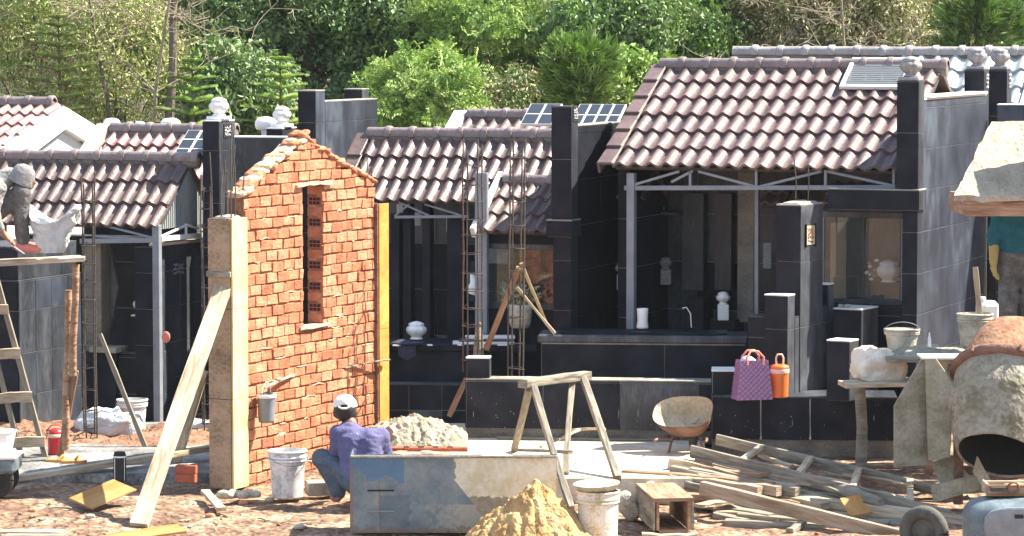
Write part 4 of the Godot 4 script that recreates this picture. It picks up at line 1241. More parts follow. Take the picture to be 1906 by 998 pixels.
# ---------------------------------------------------------------- the brick gable wall
func brick_gable() -> void:
	var base := G(457, 905, 0)
	var t := Transform3D(Basis(Vector3.UP, deg_to_rad(63.5)), Vector3(base.x, 0, base.z))
	var o := thing("brick_gable_wall", "unfinished orange brick gable wall with a slit window between two formwork pillars", "wall", t)
	var L: float = on(t, 698, 700, 2, 0).x
	var ye := 2.66
	var yp := 3.16
	var xp := L * .45
	var ch := .1
	var bl := .198
	var w0: float = on(t, 563, 450, 2, 0).x
	var w1: float = on(t, 601, 450, 2, 0).x
	var wy0: float = on(t, 580, 606, 2, 0).y
	var wy1: float = on(t, 580, 347, 2, 0).y
	var th := .17
	var core := MB.new()
	core.prism(PackedVector2Array([Vector2(0, -.1), Vector2(w0 + .02, -.1), Vector2(w0 + .02, ye + .2), Vector2(0, ye - .02)]), -th + .01, -.011)
	core.prism(PackedVector2Array([Vector2(w1 - .0, -.1), Vector2(L, -.1), Vector2(L, ye - .02), Vector2(w1, ye + .2)]), -th + .01, -.011)
	core.prism(PackedVector2Array([Vector2(w0, -.1), Vector2(w1, -.1), Vector2(w1, wy0 - .02), Vector2(w0, wy0 - .02)]), -th + .01, -.0115)
	core.prism(PackedVector2Array([Vector2(w0 - .3, wy1 + .02), Vector2(w1 + .3, wy1 + .02), Vector2(w1 + .4, ye + .2), Vector2(xp, yp - .06), Vector2(w0 - .3, ye + .2)]), -th + .01, -.0113)
	put(core.mesh(), M.joint, "mortar_bed", o)
	var rr := RandomNumberGenerator.new(); rr.seed = 5
	var variants := []
	for i in 6:                                                      # a few brick shapes with worn, uneven edges
		var b := MB.new()
		var s := Vector3(bl - .012 + rr.randf_range(-.006, .002), ch - .016 + rr.randf_range(-.005, .004), .06)
		b.box(Vector3(), s, .0035)
		for k in b.v.size():
			b.v[k] += Vector3(sin(b.v[k].y * 60 + i * 2) * .003, sin(b.v[k].x * 40 + i) * .003, sin(b.v[k].x * 31 + b.v[k].y * 47 + i) * .003)
		variants.append(b.mesh())
	var extra := MB.new()
	var count := 0
	var half_mesh := {}
	var j := 0
	while j * ch < yp:
		var y := j * ch + ch / 2
		var xa := 0.0
		var xb := L
		if y > ye - .02:
			xa = xp * (y - ye + .04) / (yp - ye)
			xb = L - (L - xp) * (y - ye + .02) / (yp - ye)
		var x := xa - (bl * .5 if j % 2 == 1 else 0.0) + rr.randf_range(-.015, .0)
		while x < xb - .02:
			var a: float = max(x, xa + .002)
			var e: float = min(x + bl, xb)
			x += bl
			if y > wy0 - .02 and y < wy1:
				if a < w0 and e > w0: e = w0
				elif a < w1 and e > w1: a = w1
				elif a >= w0 and e <= w1: continue
			if e - a < .03: continue
			var fx := (e - a) / bl
			var bas := Basis.from_euler(Vector3(rr.randf_range(-.05, .05), rr.randf_range(-.03, .03), rr.randf_range(-.025, .025))).scaled(Vector3(fx, 1, 1))
			var ps := Vector3((a + e) / 2 + rr.randf_range(-.003, .003), y + rr.randf_range(-.005, .005), -.03 + rr.randf_range(-.003, .009))
			var m: ArrayMesh = variants[rr.randi() % 6]
			var mt: Material = [M.brick0, M.brick1, M.brick1, M.brick0, M.brick2][rr.randi() % 5]
			if y < .62 and a > L * .42:                              # mostly behind the crouching man
				var av: PackedVector3Array = m.surface_get_arrays(0)[Mesh.ARRAY_VERTEX]
				var an: PackedVector3Array = m.surface_get_arrays(0)[Mesh.ARRAY_NORMAL]
				var ai: PackedInt32Array = m.surface_get_arrays(0)[Mesh.ARRAY_INDEX]
				var k0 := extra.v.size()
				for k in av.size():
					extra.v.append(bas * av[k] + ps); extra.n.append((bas * an[k]).normalized())
				for k in ai: extra.ix.append(k0 + k)
			else:
				put(m, mt, "brick", o, Transform3D(bas, ps)); count += 1
		j += 1
	put(extra.mesh(), M.brick0, "lower_bricks", o).set_meta("kind", "stuff")
	# smears of squeezed mortar along the beds
	var sm := MB.new()
	for k in 55:
		var y := floorf(rr.randf() * 26) * ch + rr.randf_range(-.012, .02)
		var x := rr.randf() * (L - .3) + .1
		if y > wy0 - .15 and y < wy1 + .1 and x > w0 - .2 and x < w1 + .15: continue
		var pts := []
		var l := rr.randf_range(.05, .28)
		for i in 5: pts.append(Vector3(x + l * i / 4.0, y + rr.randf_range(-.008, .008), -.002 + rr.randf_range(0, .006)))
		sm.tube(pts, [.003, .006, .008, .006, .003], 5)
	put(sm.mesh(), M.mortar, "mortar_smears", o).set_meta("kind", "stuff")
	# jambs of the slit: brick ends with holes alternating with plain bricks
	var jm := node("window_jamb", o)
	j = 0
	while wy0 + j * ch < wy1 - .04:
		var y := wy0 + j * ch + ch / 2
		put(boxm(Vector3(.05, ch - .02, th - .02), .004, Vector3(w1 + .018, y, -th / 2 - .004)), M.brick2 if j % 2 == 0 else M.brick_raw, "jamb_brick", jm)
		if j % 2 == 1:
			for a in 3:
				for b2 in 2:
					put(boxm(Vector3(.008, .025, .03), .001, Vector3(w1 - .0085, y - .018 + .036 * b2, -.045 - .04 * a)), M.black, "core_hole", jm)
		put(boxm(Vector3(.05, ch - .02, th - .02), .004, Vector3(w0 - .018, y, -th / 2 - .004)), M.brick0, "jamb_brick", jm)
		j += 1
	put(plank_mesh(w1 - w0 + .16, .03, .12, .01, 8), M.mortar, "window_sill", o, at(Vector3((w0 + w1) / 2, wy0 - .01, -.03)))
	put(plank_mesh(w1 - w0 + .26, .035, .19, .012, 9), M.mortar, "lintel", o, at(Vector3((w0 + w1) / 2, wy1 + .012, -.07)))
	# mortar bedding on the gable slopes
	for s in 2:
		var a := Vector3(-.04, ye + .02, -.07) if s == 0 else Vector3(xp - .02, yp, -.07)
		var e := Vector3(xp + .06, yp + .03, -.07) if s == 0 else Vector3(L + .02, ye + .02, -.07)
		for k in 15:
			var f := (k + .5) / 15.0
			var hgt: float = rr.randf_range(.04, .075) if s == 0 else .035
			put(blob(Vector3(rr.randf_range(.14, .24), hgt, th * 1.05), .035, .6, k + 20 * s, 18, 12, .55, -1.0, k % 2 == 0), M.mortar if (k * 7 + s) % 5 < 3 and s == 0 else (M.brick0 if k % 2 == 0 else M.brick1), "mortar_coping", o, at(a.lerp(e, f) + Vector3(0, -.045 + rr.randf_range(-.02, .015), 0), Basis(Vector3.BACK, (.38 if s == 0 else -.36) * rr.randf_range(.0, 1.2))))
	# pillars in formwork
	var zq := .035
	var hl: float = on(t, 440, 406, 2, zq).y
	var xl: float = on(t, 434, 700, 2, zq).x
	var p1 := thing("formwork_pillar", "tall concrete corner pillar in pale yellow formwork left of the bricks", "pillar", t)
	put(boxm(Vector3(-xl - .018, hl, .22), .006, Vector3(xl / 2 + .006, hl / 2, zq - .13)), M.concrete_brown, "core", p1)
	for k in 3:
		put(boxm(Vector3(-xl, hl / 3 - .004, .02), .003, Vector3(xl / 2, hl / 6 + k * hl / 3, zq - .01)), M.form_cream, "form_board", p1)
		put(boxm(Vector3(.02, hl / 3 - .005, .225), .003, Vector3(xl - .006, hl / 6 + k * hl / 3, zq - .135)), M.concrete_brown, "form_panel", p1)
	put(boxm(Vector3(.03, .05, .25), .004, Vector3(xl - .025, 1.93, zq - .13)), M.wood1, "cleat", p1)
	put(blob(Vector3(.24, .05, .24), .015, .5, 3, 14, 8), M.cement, "rough_top", p1, at(Vector3(xl / 2, hl, zq - .13)))
	var p2 := thing("formwork_pillar", "slim pillar in orange yellow formwork right of the bricks", "pillar", t)
	var xr: float = on(t, 723, 600, 2, zq).x
	var hr: float = on(t, 710, 379, 2, zq).y
	put(boxm(Vector3(xr - L - .01, hr - .02, .2), .004, Vector3((xr + L) / 2, hr / 2, zq - .12)), M.concrete_brown, "core", p2)
	for k in 2:
		put(boxm(Vector3(xr - L - .02, hr / 2 - .004, .02), .003, Vector3((xr + L) / 2 + .005, hr / 4 + k * hr / 2, zq)), M.form_yellow, "form_board", p2)
	put(boxm(Vector3(.02, hr, .24), .003, Vector3(L + .0, hr / 2, zq - .12)), M.rust_dark, "form_panel", p2)
	# bars standing out of the pillars
	for k in 9:
		var b := MB.new()
		var x := xl * (.1 + .8 * (k % 3) / 2.0) + rr.randf_range(-.03, .03)
		var z := zq - .04 - .09 * int(k / 3.0)
		var h := rr.randf_range(.35, .72)
		b.tube([Vector3(x, hl - .1, z), Vector3(x + rr.randf_range(-.02, .02), hl + h * .5, z), Vector3(x + rr.randf_range(-.03, .03), hl + h, z + rr.randf_range(-.02, .02))], [.007], 6)
		put(b.mesh(), M.rebar, "starter_bar", p1)
	for k in 4:
		var b := MB.new()
		var x := L - .08 + .13 * (k % 2)
		b.tube([Vector3(x, hr - .1, -.06 - .05 * int(k / 2.0)), Vector3(x + .01, hr + .3 + .06 * k, -.06 - .05 * int(k / 2.0))], [.006], 6)
		put(b.mesh(), M.rebar, "starter_bar", p2)
	# pegs and the hanging pail
	var pg := on(t, 512, 712, 2, .02)
	var peg := thing("wooden_peg", "wooden stick wedged in the bricks carrying the grey pail", "stick", t)
	plank(Vector3(pg.x - .36, pg.y - .01, .12), Vector3(pg.x + .36, pg.y + .03, .0), .016, .03, M.wood0, "stick", peg)
	put(blob(Vector3(.07, .035, .05), .008, .6, 2, 12, 8), M.mortar, "mortar_lump", peg, at(Vector3(pg.x - .02, pg.y + .035, .07)))
	var pg2 := on(t, 680, 679, 2, .03)
	var sk := plank(t * Vector3(pg2.x - .35, pg2.y - .0, -.0), t * Vector3(pg2.x + .35, pg2.y + .02, .1), .014, .03, M.wood1, "wooden_lath")
	tag(sk, "thin lath sticking across the bricks beside the yellow formwork", "lath")
	var hp := on(t, 496, 786, 2, .12)
	var pail := thing("hanging_pail", "small grey plastic pail hanging on the brick wall", "pail", t * at(hp))
	var b3 := MB.new()
	b3.lathe([Vector2(0, 0), Vector2(.068, 0), Vector2(.074, .02), Vector2(.082, .22), Vector2(.086, .225), Vector2(.086, .25), Vector2(.078, .25), Vector2(.074, .21), Vector2(0, .2)], 24)
	put(b3.mesh(), M.pail_grey, "shell", pail)
	b3 = MB.new()
	b3.lathe([Vector2(.084, .222), Vector2(.091, .226), Vector2(.091, .25), Vector2(.083, .254)], 24)
	put(b3.mesh(), M.plastic_white, "rim", pail)
	b3 = MB.new()
	b3.tube([Vector3(-.085, .24, 0), Vector3(-.06, .32, 0), Vector3(0, .37, 0), Vector3(.06, .32, 0), Vector3(.085, .24, 0)], [.004], 6)
	put(b3.mesh(), M.steel_white, "handle", pail)

# ---------------------------------------------------------------- left of the wall
func site_left() -> void:
	# props
	var a := P(424, 512, 28.75)
	var b := G(258, 978, .0)
	var pr := plank(a, b, .05, .155, M.wood0, "prop_plank", null, Vector3(.2, .3, -1))
	tag(pr, "long pale plank propped slantwise against the yellow pillar", "plank")
	pr = plank(P(378, 690, 29.6), G(322, 872, .02), .05, .1, M.wood0, "prop_plank", null, Vector3(.2, .3, -1))
	tag(pr, "shorter weathered plank leaning behind the long prop", "plank")
	# scaffold, posts, ladder
	var sc := thing("scaffold", "wooden scaffold with a pale board and rough posts at the slab wall", "scaffold")
	plank(P(-60, 492, 29.6), P(152, 481, 29.9), .045, .3, M.wood0, "board", sc)
	plank(P(60, 487, 29.7), P(150, 480, 30.1), .04, .14, M.wood0, "board", sc)
	for q in [[141, 492, 135, 700, 29.9], [127, 540, 122, 838, 30.0], [-40, 495, -40, 860, 29.8]]:
		var m := MB.new()
		var u := P(q[0], q[1], q[4])
		var v := P(q[2], q[3], q[4])
		v.y = max(v.y, .02)
		m.tube([u, u.lerp(v, .3) + Vector3(.006, 0, 0), u.lerp(v, .7) - Vector3(.008, 0, 0), v], [.034, .032, .036, .038], 8)
		put(m.mesh(), M.wood2, "post", sc)
	var e := plank(P(112, 850, 30.05), P(140, 690, 30.0), .04, .06, M.wood2, "post", sc, Vector3.BACK)
	var ld := thing("ladder", "rough wooden ladder with pale nailed rungs leaning at the scaffold", "ladder")
	var r1a := P(-30, 432, 30.1)
	var r1b := G(84, 850, .08)
	var r2a := r1a + Vector3(-.36, 0, 0)
	var r2b := G(40, 852, .08)
	r2a = P(-66, 440, 30.1)
	plank(r1a, r1b, .05, .05, M.wood1, "rail", ld, Vector3.BACK)
	plank(r2a, r2b, .05, .05, M.wood1, "rail", ld, Vector3.BACK)
	for f in [.12, .34, .535, .73, .93]:
		var u := r2a.lerp(r2b, f) + Vector3(-.06, 0, .05)
		var v := r1a.lerp(r1b, f) + Vector3(.04, .0, .05)
		plank(u, v, .1 if f > .5 else .09, .03, M.wood0, "rung", ld, Vector3.UP)
	# sack standing on the scaffold board
	var sk := MB.new()
	var rows := []
	noise.seed = 31; noise.frequency = 1.3; noise.fractal_octaves = 3
	for i in 15:
		var f := i / 14.0
		var row := PackedVector3Array()
		for k in 30:
			var an := TAU * k / 30
			var rx2: float = lerp(.10, .25, pow(f, .8))
			var rz: float = lerp(.09, .14, f)
			var fold := 1.0 + noise.get_noise_3d(cos(an) * 2.2, f * 2.6, sin(an) * 2.2) * .3
			row.append(Vector3(cos(an) * rx2 * fold + f * .02, f * (.36 + .09 * sin(an * 2 + 1.0) * f), sin(an) * rz * fold))
		rows.append(row)
	sk.grid(rows, true)
	solo(sk.mesh(), M.sack_white, "open_sack", "crumpled whitish plastic sack standing open on the scaffold board", "sack", at(P(96, 470, 29.72)))
	# rebar cages
	cage("rebar_cage", "slender rusty rebar cage standing before the left tomb column", G(168, 822, .08), 3.36 - .75, .105, .2)
	cage("rebar_cage", "rebar cage hidden behind the slanting prop by the brick pillar", G(382, 818, .08) + Vector3(0, 0, -.3), 2.55, .09, .19)
	cage("rebar_cage", "rusty rebar cage rising before the grey post of the brown roofed tomb", P(880, 700, 31.0) * Vector3(1, 0, 1) + Vector3(0, .8, 0), 2.25, .15, .17)
	cage("rebar_cage", "rebar cage braced by three sticks in front of the shrine window", P(960, 705, 31.0) * Vector3(1, 0, 1) + Vector3(0, .72, 0), 2.3, .115, .22, Vector3(.02, 0, 0))
	# braces of that cage
	for q in [[966, 498, 905, 650, .055, "wood2", "brown"], [962, 535, 1032, 620, .03, "wood0", "pale"], [970, 490, 1018, 605, .03, "bamboo", "yellowish"]]:
		var m := plank(P(q[0], q[1], 31.0), P(q[2], q[3], 31.25), q[4], q[4], M[q[5]], "brace_stick", null, Vector3.BACK)
		tag(m, "%s stick bracing the rebar cage at the shrine window" % q[6], "stick")
	var pt := MB.new()
	pt.tube([P(892, 600, 31.35), P(891, 640, 31.3), P(890, 680, 31.25), P(889, 712, 31.3) ], [.03, .05, .055, .05], 10)
	solo(pt.mesh(), M.wood1, "bundled_stakes", "bundle of brown stakes behind the left of the twin cages", "stakes")
	var pm := plank(P(868, 705, 31.0), P(836, 775, 30.9), .05, .05, M.wood2, "short_prop", null, Vector3.BACK)
	tag(pm, "short wooden prop leaning on the end of the low wall", "prop")
	# white bucket and tarps behind
	bucket("bucket", "whitish bucket standing by the left tomb behind a leaning stick", at(G(246, 800, .08)), .125, .15, .31, M.bucket_white, M.plastic_white)
	var st := plank(P(186, 622, 31.2), G(270, 832, .08), .045, .045, M.wood1, "leaning_stick", null, Vector3.BACK)
	tag(st, "bark covered stick leaning before the white sacking", "stick")
	solo(blob(Vector3(.66, .36, .4), .10, .3, 12, 40, 24, .7, -.6, true), M.sack_white, "sacking_heap", "heap of white sacking lying behind the rebar cage", "sack", at(G(205, 815, .08) + Vector3(0, .1, 0)))
	solo(blob(Vector3(.5, .2, .3), .05, .3, 14, 26, 14, .9, -.6), M.sack_white, "sacking_heap", "low white sack lying under the slanting prop", "sack", at(G(352, 812, .08) + Vector3(0, .06, -.2)))
	# soil bank at the foot of the walls
	var bank := thing("soil_bank", "crumbly red earth bank along the foot of the left walls", "earth")
	for q in [[30, 815, .7, .2], [120, 812, .6, .17], [290, 815, .7, .1], [370, 805, .5, .14]]:
		put(heap(q[2], q[3], int(q[0]), 1.3, .8, .04, 30), M.soil_red, "mound", bank, at(G(q[0], q[1], .08)))
	# red jug, slippers, bottle, bricks, boards
	var j := thing("red_jug", "red plastic drinking jug with pale lid beside the post", "jug", at(G(104, 846, .08)))
	var m2 := MB.new()
	m2.lathe([Vector2(0, 0), Vector2(.068, 0), Vector2(.075, .01), Vector2(.077, .15), Vector2(.072, .17), Vector2(.055, .185), Vector2(0, .186)], 22)
	put(m2.mesh(), M.plastic_red, "body", j)
	m2 = MB.new()
	m2.lathe([Vector2(.073, .165), Vector2(.08, .17), Vector2(.08, .195), Vector2(.06, .2), Vector2(0, .2)], 22)
	put(m2.mesh(), M.plastic_pale, "collar", j)
	m2 = MB.new()
	m2.lathe([Vector2(.066, .2), Vector2(.07, .205), Vector2(.06, .235), Vector2(.02, .25), Vector2(0, .25)], 22)
	put(m2.mesh(), M.plastic_red, "lid", j)
	m2 = MB.new()
	m2.tube([Vector3(-.078, .17, 0), Vector3(-.085, .23, 0), Vector3(-.04, .28, 0), Vector3(.04, .28, 0), Vector3(.085, .23, 0), Vector3(.078, .17, 0)], [.007], 6)
	put(m2.mesh(), M.plastic_red, "handle", j)
	for k in 2:
		var s := thing("slipper", ["tan slipper lying beside its mate on the grey slab", "tan slipper nearer the white cart tub on the grey slab"][k], "slipper", at(G(137 - 30 * k, 862 - 2 * k, .08), Basis(Vector3.UP, .35 - .5 * k)), "pair of slippers")
		m2 = MB.new()
		var ol := PackedVector2Array()
		for i in 20:
			var an := TAU * i / 20
			ol.append(Vector2(cos(an) * .125, sin(an) * (.045 + .008 * cos(an))))
		m2.prism(ol, 0, .025, Transform3D(Basis(Vector3.RIGHT, Vector3.FORWARD, Vector3.UP), Vector3()))
		put(m2.mesh(), M.slipper, "sole", s)
		m2 = MB.new()
		m2.tube([Vector3(.02, .02, .05), Vector3(.045, .055, .025), Vector3(.05, .062, 0), Vector3(.045, .055, -.025), Vector3(.02, .02, -.05)], [.012], 6)
		put(m2.mesh(), M.slipper, "strap", s)
	var bt := thing("black_flask", "slim black flask with painted highlight streaks standing on the grey slab", "flask", at(G(223, 896, .08)))
	m2 = MB.new()
	m2.lathe([Vector2(0, 0), Vector2(.056, 0), Vector2(.058, .01), Vector2(.057, .24), Vector2(.05, .25), Vector2(.05, .265), Vector2(0, .265)], 20)
	put(m2.mesh(), M.rubber_black, "body", bt)
	m2 = MB.new()
	m2.lathe([Vector2(.0585, .215), Vector2(.0595, .217), Vector2(.0595, .228), Vector2(.0585, .23)], 20)
	put(m2.mesh(), M.plastic_white, "band", bt)
	put(boxm(Vector3(.006, .2, .004), .001, Vector3(-.04, .11, .044)), M.plastic_white, "painted_glint", bt)  # white strips paint the glints along the flask's edges
	put(boxm(Vector3(.005, .22, .004), .001, Vector3(.046, .12, .036)), M.plastic_white, "painted_glint", bt)
	for k in 2:
		solo(boxm(Vector3(.19, .076, .085), .005), M.brick_raw, "loose_brick", ["dark red brick lying at the bottom of the pair", "dark red brick lying on top of another"][k], "brick", at(G(346, 899, .08) + Vector3(.004 * k, .039 + .078 * k, -.04), Basis(Vector3.UP, -.28 + .06 * k)))
		
	var pb := plank(G(150, 938, .03), G(232, 903, .14), .02, .3, M.plywood, "plywood_board", null, Vector3(0, 1, .35))
	tag(pb, "yellow plywood offcut tilted on the slab edge", "board")
	pb = plank(G(15, 893, .1), G(402, 832, .2), .05, .1, M.wood0, "long_plank")
	tag(pb, "long pale plank lying across the grey slab to the brick pillar", "plank")
	pb = plank(G(195, 1006, .03), G(338, 984, .06), .02, .16, M.plywood, "plywood_strip", null, Vector3(0, 1, .3))
	tag(pb, "yellow plywood strip lying in the foreground dirt", "board")
	for k in 2:
		pb = plank(G(-20 + 30 * k, 990 + 8 * k, .03 + .03 * k), G(112 + 10 * k, 992 + 6 * k, .04 + .03 * k), .025, .14, [M.wood0, M.wood1][k], "foreground_board")
		tag(pb, ["whitish board lying at the foot of the dirt bank", "grey cracked board lying over a whitish board"][k], "board")
	# white tub cart at the edge
	var ct := thing("tub_cart", "small cart with white tub and black tyre beside the slippers", "cart", at(G(-28, 925, 0)))
	put(boxm(Vector3(.6, .15, .42), .03, Vector3(.0, .30, 0)), M.blue_grey, "tray", ct)
	put(boxm(Vector3(.62, .03, .44), .01, Vector3(.0, .37, 0)), M.plastic_white, "tray_rim", ct)
	m2 = MB.new()
	m2.lathe([Vector2(0, 0), Vector2(.16, 0), Vector2(.2, .19), Vector2(.21, .2), Vector2(.18, .2), Vector2(.15, .03), Vector2(0, .03)], 24)
	put(m2.mesh(), M.plastic_white, "tub", ct, at(Vector3(.08, .385, 0)))
	for s in [-1, 1]:
		m2 = MB.new()
		var ring := []
		for k in 25: ring.append(Vector3(cos(TAU * k / 24) * .13, .17 + sin(TAU * k / 24) * .13, 0))
		m2.tube(ring, [.04], 8, false)
		m2.lathe([Vector2(0, -.015), Vector2(.1, -.012), Vector2(.1, .012), Vector2(0, .015)], 16, Vector3(0, .17, 0), Basis(Vector3.RIGHT, PI / 2))
		put(m2.mesh(), M.rubber_black, "wheel", ct, at(Vector3(.11, 0, .15 * s)))
	for k in 16:                                             # scraps of wood and broken brick in the dirt
		rng.seed = 900 + k
		var px := rng.randf_range(0, 640)
		var py := rng.randf_range(945, 996)
		if px > 380 and rng.randf() < .5: py = rng.randf_range(925, 960)
		var g := G(px, py, .0)
		g.y = ground_height(g.x, g.z) + .012
		if rng.randf() < .6:
			var l := rng.randf_range(.08, .22)
			solo(plank_mesh(l, .014, .03, .006, k), M["wood%d" % (k % 3)], "wood_scrap", "small splinter of wood lying in the foreground dirt", "scrap", at(g, Basis.from_euler(Vector3(0, rng.randf() * 3, rng.randf_range(-.1, .1)))), "scraps in the foreground dirt")
		else:
			solo(blob(Vector3(.09, .05, .07), .018, .5, k, 10, 8, .8, -.6), M.brick1 if k % 2 == 0 else M.rubble, "rubble_lump", "small lump of rubble lying in the foreground dirt", "rubble", at(g), "rubble in the foreground dirt")
	pb = plank(G(382, 915, .03), G(412, 948, .02), .03, .08, M.wood0, "short_offcut")
	tag(pb, "short pale offcut at the foot of the brick pillar", "offcut")
	var stn := thing("stone_pile", "few pale stones heaped at the pillar foot", "stones", at(G(440, 928, 0)))
	for k in 7: put(blob(Vector3(.12, .08, .1), .02, .5, k + 60, 12, 8, .9, -.6), M.rubble, "stone", stn, at(Vector3(-.12 + .045 * k, .03, .05 * sin(k * 2.0))))

# ---------------------------------------------------------------- middle foreground
func site_middle() -> void:
	bucket("bucket", "tall white paint bucket with grey smears beside the crouching man", at(G(535, 926, 0), Basis(Vector3.UP, .4)), .135, .165, .42, M.bucket_white, M.plastic_white, null, true)
	solo(boxm(Vector3(.34, .12, .2), .006), M.cement, "cement_block", "grey cement block on the ground behind the crouching man's foot", "block", at(G(600, 924, .0) + Vector3(.02, .06, -.12), Basis(Vector3.UP, .2)))
	# sheet metal trough
	var a := G(652, 992, 0)
	var b := G(1036, 992, 0)
	var tr := thing("mortar_trough", "blue grey sheet metal mortar trough crusted with pale cement", "trough", at((a + b) / 2))
	var w := b.x - a.x
	var h := .62
	var d := .5
	var im := Image.create(512, 192, false, Image.FORMAT_RGB8)
	noise.seed = 40; noise.fractal_octaves = 5
	for y in 192:
		for x in 512:
			var fx := x / 512.0
			var fy := y / 192.0
			noise.frequency = .012
			var n1 := noise.get_noise_2d(x, y)
			noise.frequency = .05
			var n2 := noise.get_noise_2d(x, y + 400)
			noise.frequency = .2
			var n3 := noise.get_noise_2d(x, y + 900)
			var c := lin(.10, .15, .18).lerp(lin(.20, .235, .235), clampf(.45 + n1 * .9 + n2 * .3, 0, 1))
			if fx < .26 and fy < .28 + n1 * .3: c = c.lerp(lin(.04, .14, .26), .7)
			if fx > .14 and fx < .3 and fy > .5 and fx + n2 * .02 < .29: c = c.lerp(lin(.05, .09, .12), .55)
			# the dried cement patch with its ragged outline
			var edge := .50 + n1 * .03 + n2 * .012
			if fy > .28: edge = lerpf(.50, .68, clampf((fy - .28) / .62, 0, 1)) + n2 * .015
			if fx > edge:
				var cc := lin(.50, .45, .30).lerp(lin(.62, .60, .50), clampf(.5 + n1 + n2 * .7, 0, 1))
				if fy > .52 + n2 * .05: cc = lin(.20, .18, .13).lerp(lin(.30, .27, .21), clampf(.5 + n2 + n3 * .4, 0, 1))
				c = cc
			elif fy > .62 and fx > .36: c = c.lerp(lin(.34, .32, .27), clampf((fx - .36) * 4 + n2 * .5, 0, .8))
			if (fy > .93 + n2 * .06 or fx < .012 + n2 * .01 or (fy > .3 and absf(fx - .14 - n2 * .004) < .004)): c = c.lerp(lin(.20, .09, .04), clampf(.55 + n3, 0, 1))
			if n3 > .5 and fx < edge: c = c.lerp(lin(.4, .4, .38), .4)
			c = c * (1.0 + n3 * .12)
			im.set_pixel(x, y, c.linear_to_srgb())
	var sm := StandardMaterial3D.new()
	sm.albedo_texture = ImageTexture.create_from_image(im); sm.roughness = .6; sm.cull_mode = BaseMaterial3D.CULL_DISABLED
	var m := MB.new()
	var q := [Vector3(-w / 2, 0, 0), Vector3(w / 2, 0, 0), Vector3(w / 2, h, 0), Vector3(-w / 2, h, 0)]
	noise.frequency = .9
	var nx := 24
	var ny := 8
	for r in ny + 1:
		for c in nx + 1:
			m.uv.append(Vector2(float(c) / nx, 1.0 - float(r) / ny))
	var rows := []
	for r in ny + 1:
		var row := PackedVector3Array()
		for c in nx + 1:
			row.append(Vector3(-w / 2 + w * c / nx, h * r / ny + (0.006 * sin(c * 1.9) if r == ny else 0.0), noise.get_noise_2d(c * .9, r * .9) * .02))
		rows.append(row)
	m.grid(rows)
	put(m.mesh(), sm, "front_sheet", tr)
	for s in [-1, 1]:
		put(boxm(Vector3(.006, h, d), .001, Vector3(s * w / 2, h / 2, -d / 2 - .01)), M.blue_grey, "side_sheet", tr)
	put(boxm(Vector3(w, h - .04, .006), .001, Vector3(0, h / 2 - .02, -d)), M.blue_grey, "back_sheet", tr)
	put(boxm(Vector3(w, .02, .02), .004, Vector3(0, h + .006, .006)), M.cement, "crusted_rim", tr)
	put(blob(Vector3(w * .97, .2, d * .95), .05, .25, 5, 30, 12, .6), M.slab, "dry_mortar", tr, at(Vector3(0, h - .14, -d / 2)))
	for k in 2:
		put(boxm(Vector3(.22, .012, .006), .002, Vector3(-w / 2 + .25, .18 + .17 * k, .016)), M.steel_grey if k == 0 else M.black, "rib", tr)
	# sand heap in front
	solo(heap(.62, .56, 4, 1.0, .95, .06, 90), M.sand_gold, "sand_heap", "heap of golden sand spilling before the metal trough", "sand", at(G(996, 1012, .0) + Vector3(0, -.02, 0)))
	solo(heap(.50, .27, 9, 1.0, .5, .06, 70), M.sand_grey, "sand_heap", "heap of grey sand and torn sheeting beside the yellow pillar", "sand", at(G(775, 830, .2) + Vector3(-.02, 0, -.25)))
	var fo := thing("brick_footing", "low course of red bricks bordering the screed floor", "footing")
	for k in 5:
		put(boxm(Vector3(.2, .1, .1), .006), M.brick_raw, "brick", fo, at(G(742 + 27 * k, 845, .2) + Vector3(0, -.012, -.2 + .0 * k), Basis(Vector3.UP, .05 * sin(k * 3.0))))
	for k in 6:
		rng.seed = 70 + k
		solo(boxm(Vector3(.19, .07, .085), .006), M.brick1 if k % 2 == 0 else M.slab, "rubble_brick", "brick tossed on the floor edge behind the crouching man", "brick", at(G(740 + 20 * k, 858 + 3 * (k % 3), .2) + Vector3(0, .036, -.1), Basis(Vector3.UP, rng.randf() * 3)), "bricks tossed at the floor edge")
	# trestle
	var ts := thing("trestle", "splashed wooden trestle standing on the screed floor", "trestle")
	var t0 := P(976, 714, 28.5)
	var t1 := P(1094, 699, 29.2)
	plank(t0, t1, .075, .1, M.wood1, "top_beam", ts)
	put(boxm(Vector3(.07, .08, .11), .006), M.wood1, "beam_end", ts, along(t0 - (t1 - t0).normalized() * .03, t0 + (t1 - t0).normalized() * .04))
	for k in [[985, 722, 956, 840, 29.6], [994, 722, 1064, 948, 0.0], [1066, 708, 1053, 884, 29.9], [1086, 704, 1150, 892, 29.0]]:
		var u := P(k[0], k[1], 28.5 if k[0] < 1000 else 29.1)
		var v := G(k[2], k[3], .2 if k[4] != 0.0 else .2)
		if k[4] == 0.0: v = G(k[2], k[3], 0.0)
		plank(u, v, .055, .075, M.wood1, "leg", ts, Vector3.RIGHT)
	plank(P(960, 838, 28.9), P(1062, 842, 28.1), .03, .05, M.wood1, "crossbar", ts)
	plank(P(1006, 832, 28.4), P(1078, 800, 29.0), .02, .03, M.wood0, "crossbar", ts)
	plank(P(1060, 802, 29.2), P(1126, 799, 28.9), .025, .03, M.wood0, "crossbar", ts)
	# steel lath on the floor along the wall
	var la := plank(G(925, 818, .2), G(1250, 822, .2), .02, .05, M.wood1, "floor_batten")
	la.position.y = .215
	tag(la, "long grey batten lying along the foot of the low wall", "batten")
	# stained bucket with lid in the foreground
	var bk := bucket("bucket", "ochre stained white bucket with a crusted lid before the trestle", at(G(1113, 1010, 0)), .155, .165, .42, M.bucket_ochre, M.bucket_ochre, null, false)
	var ml := MB.new()
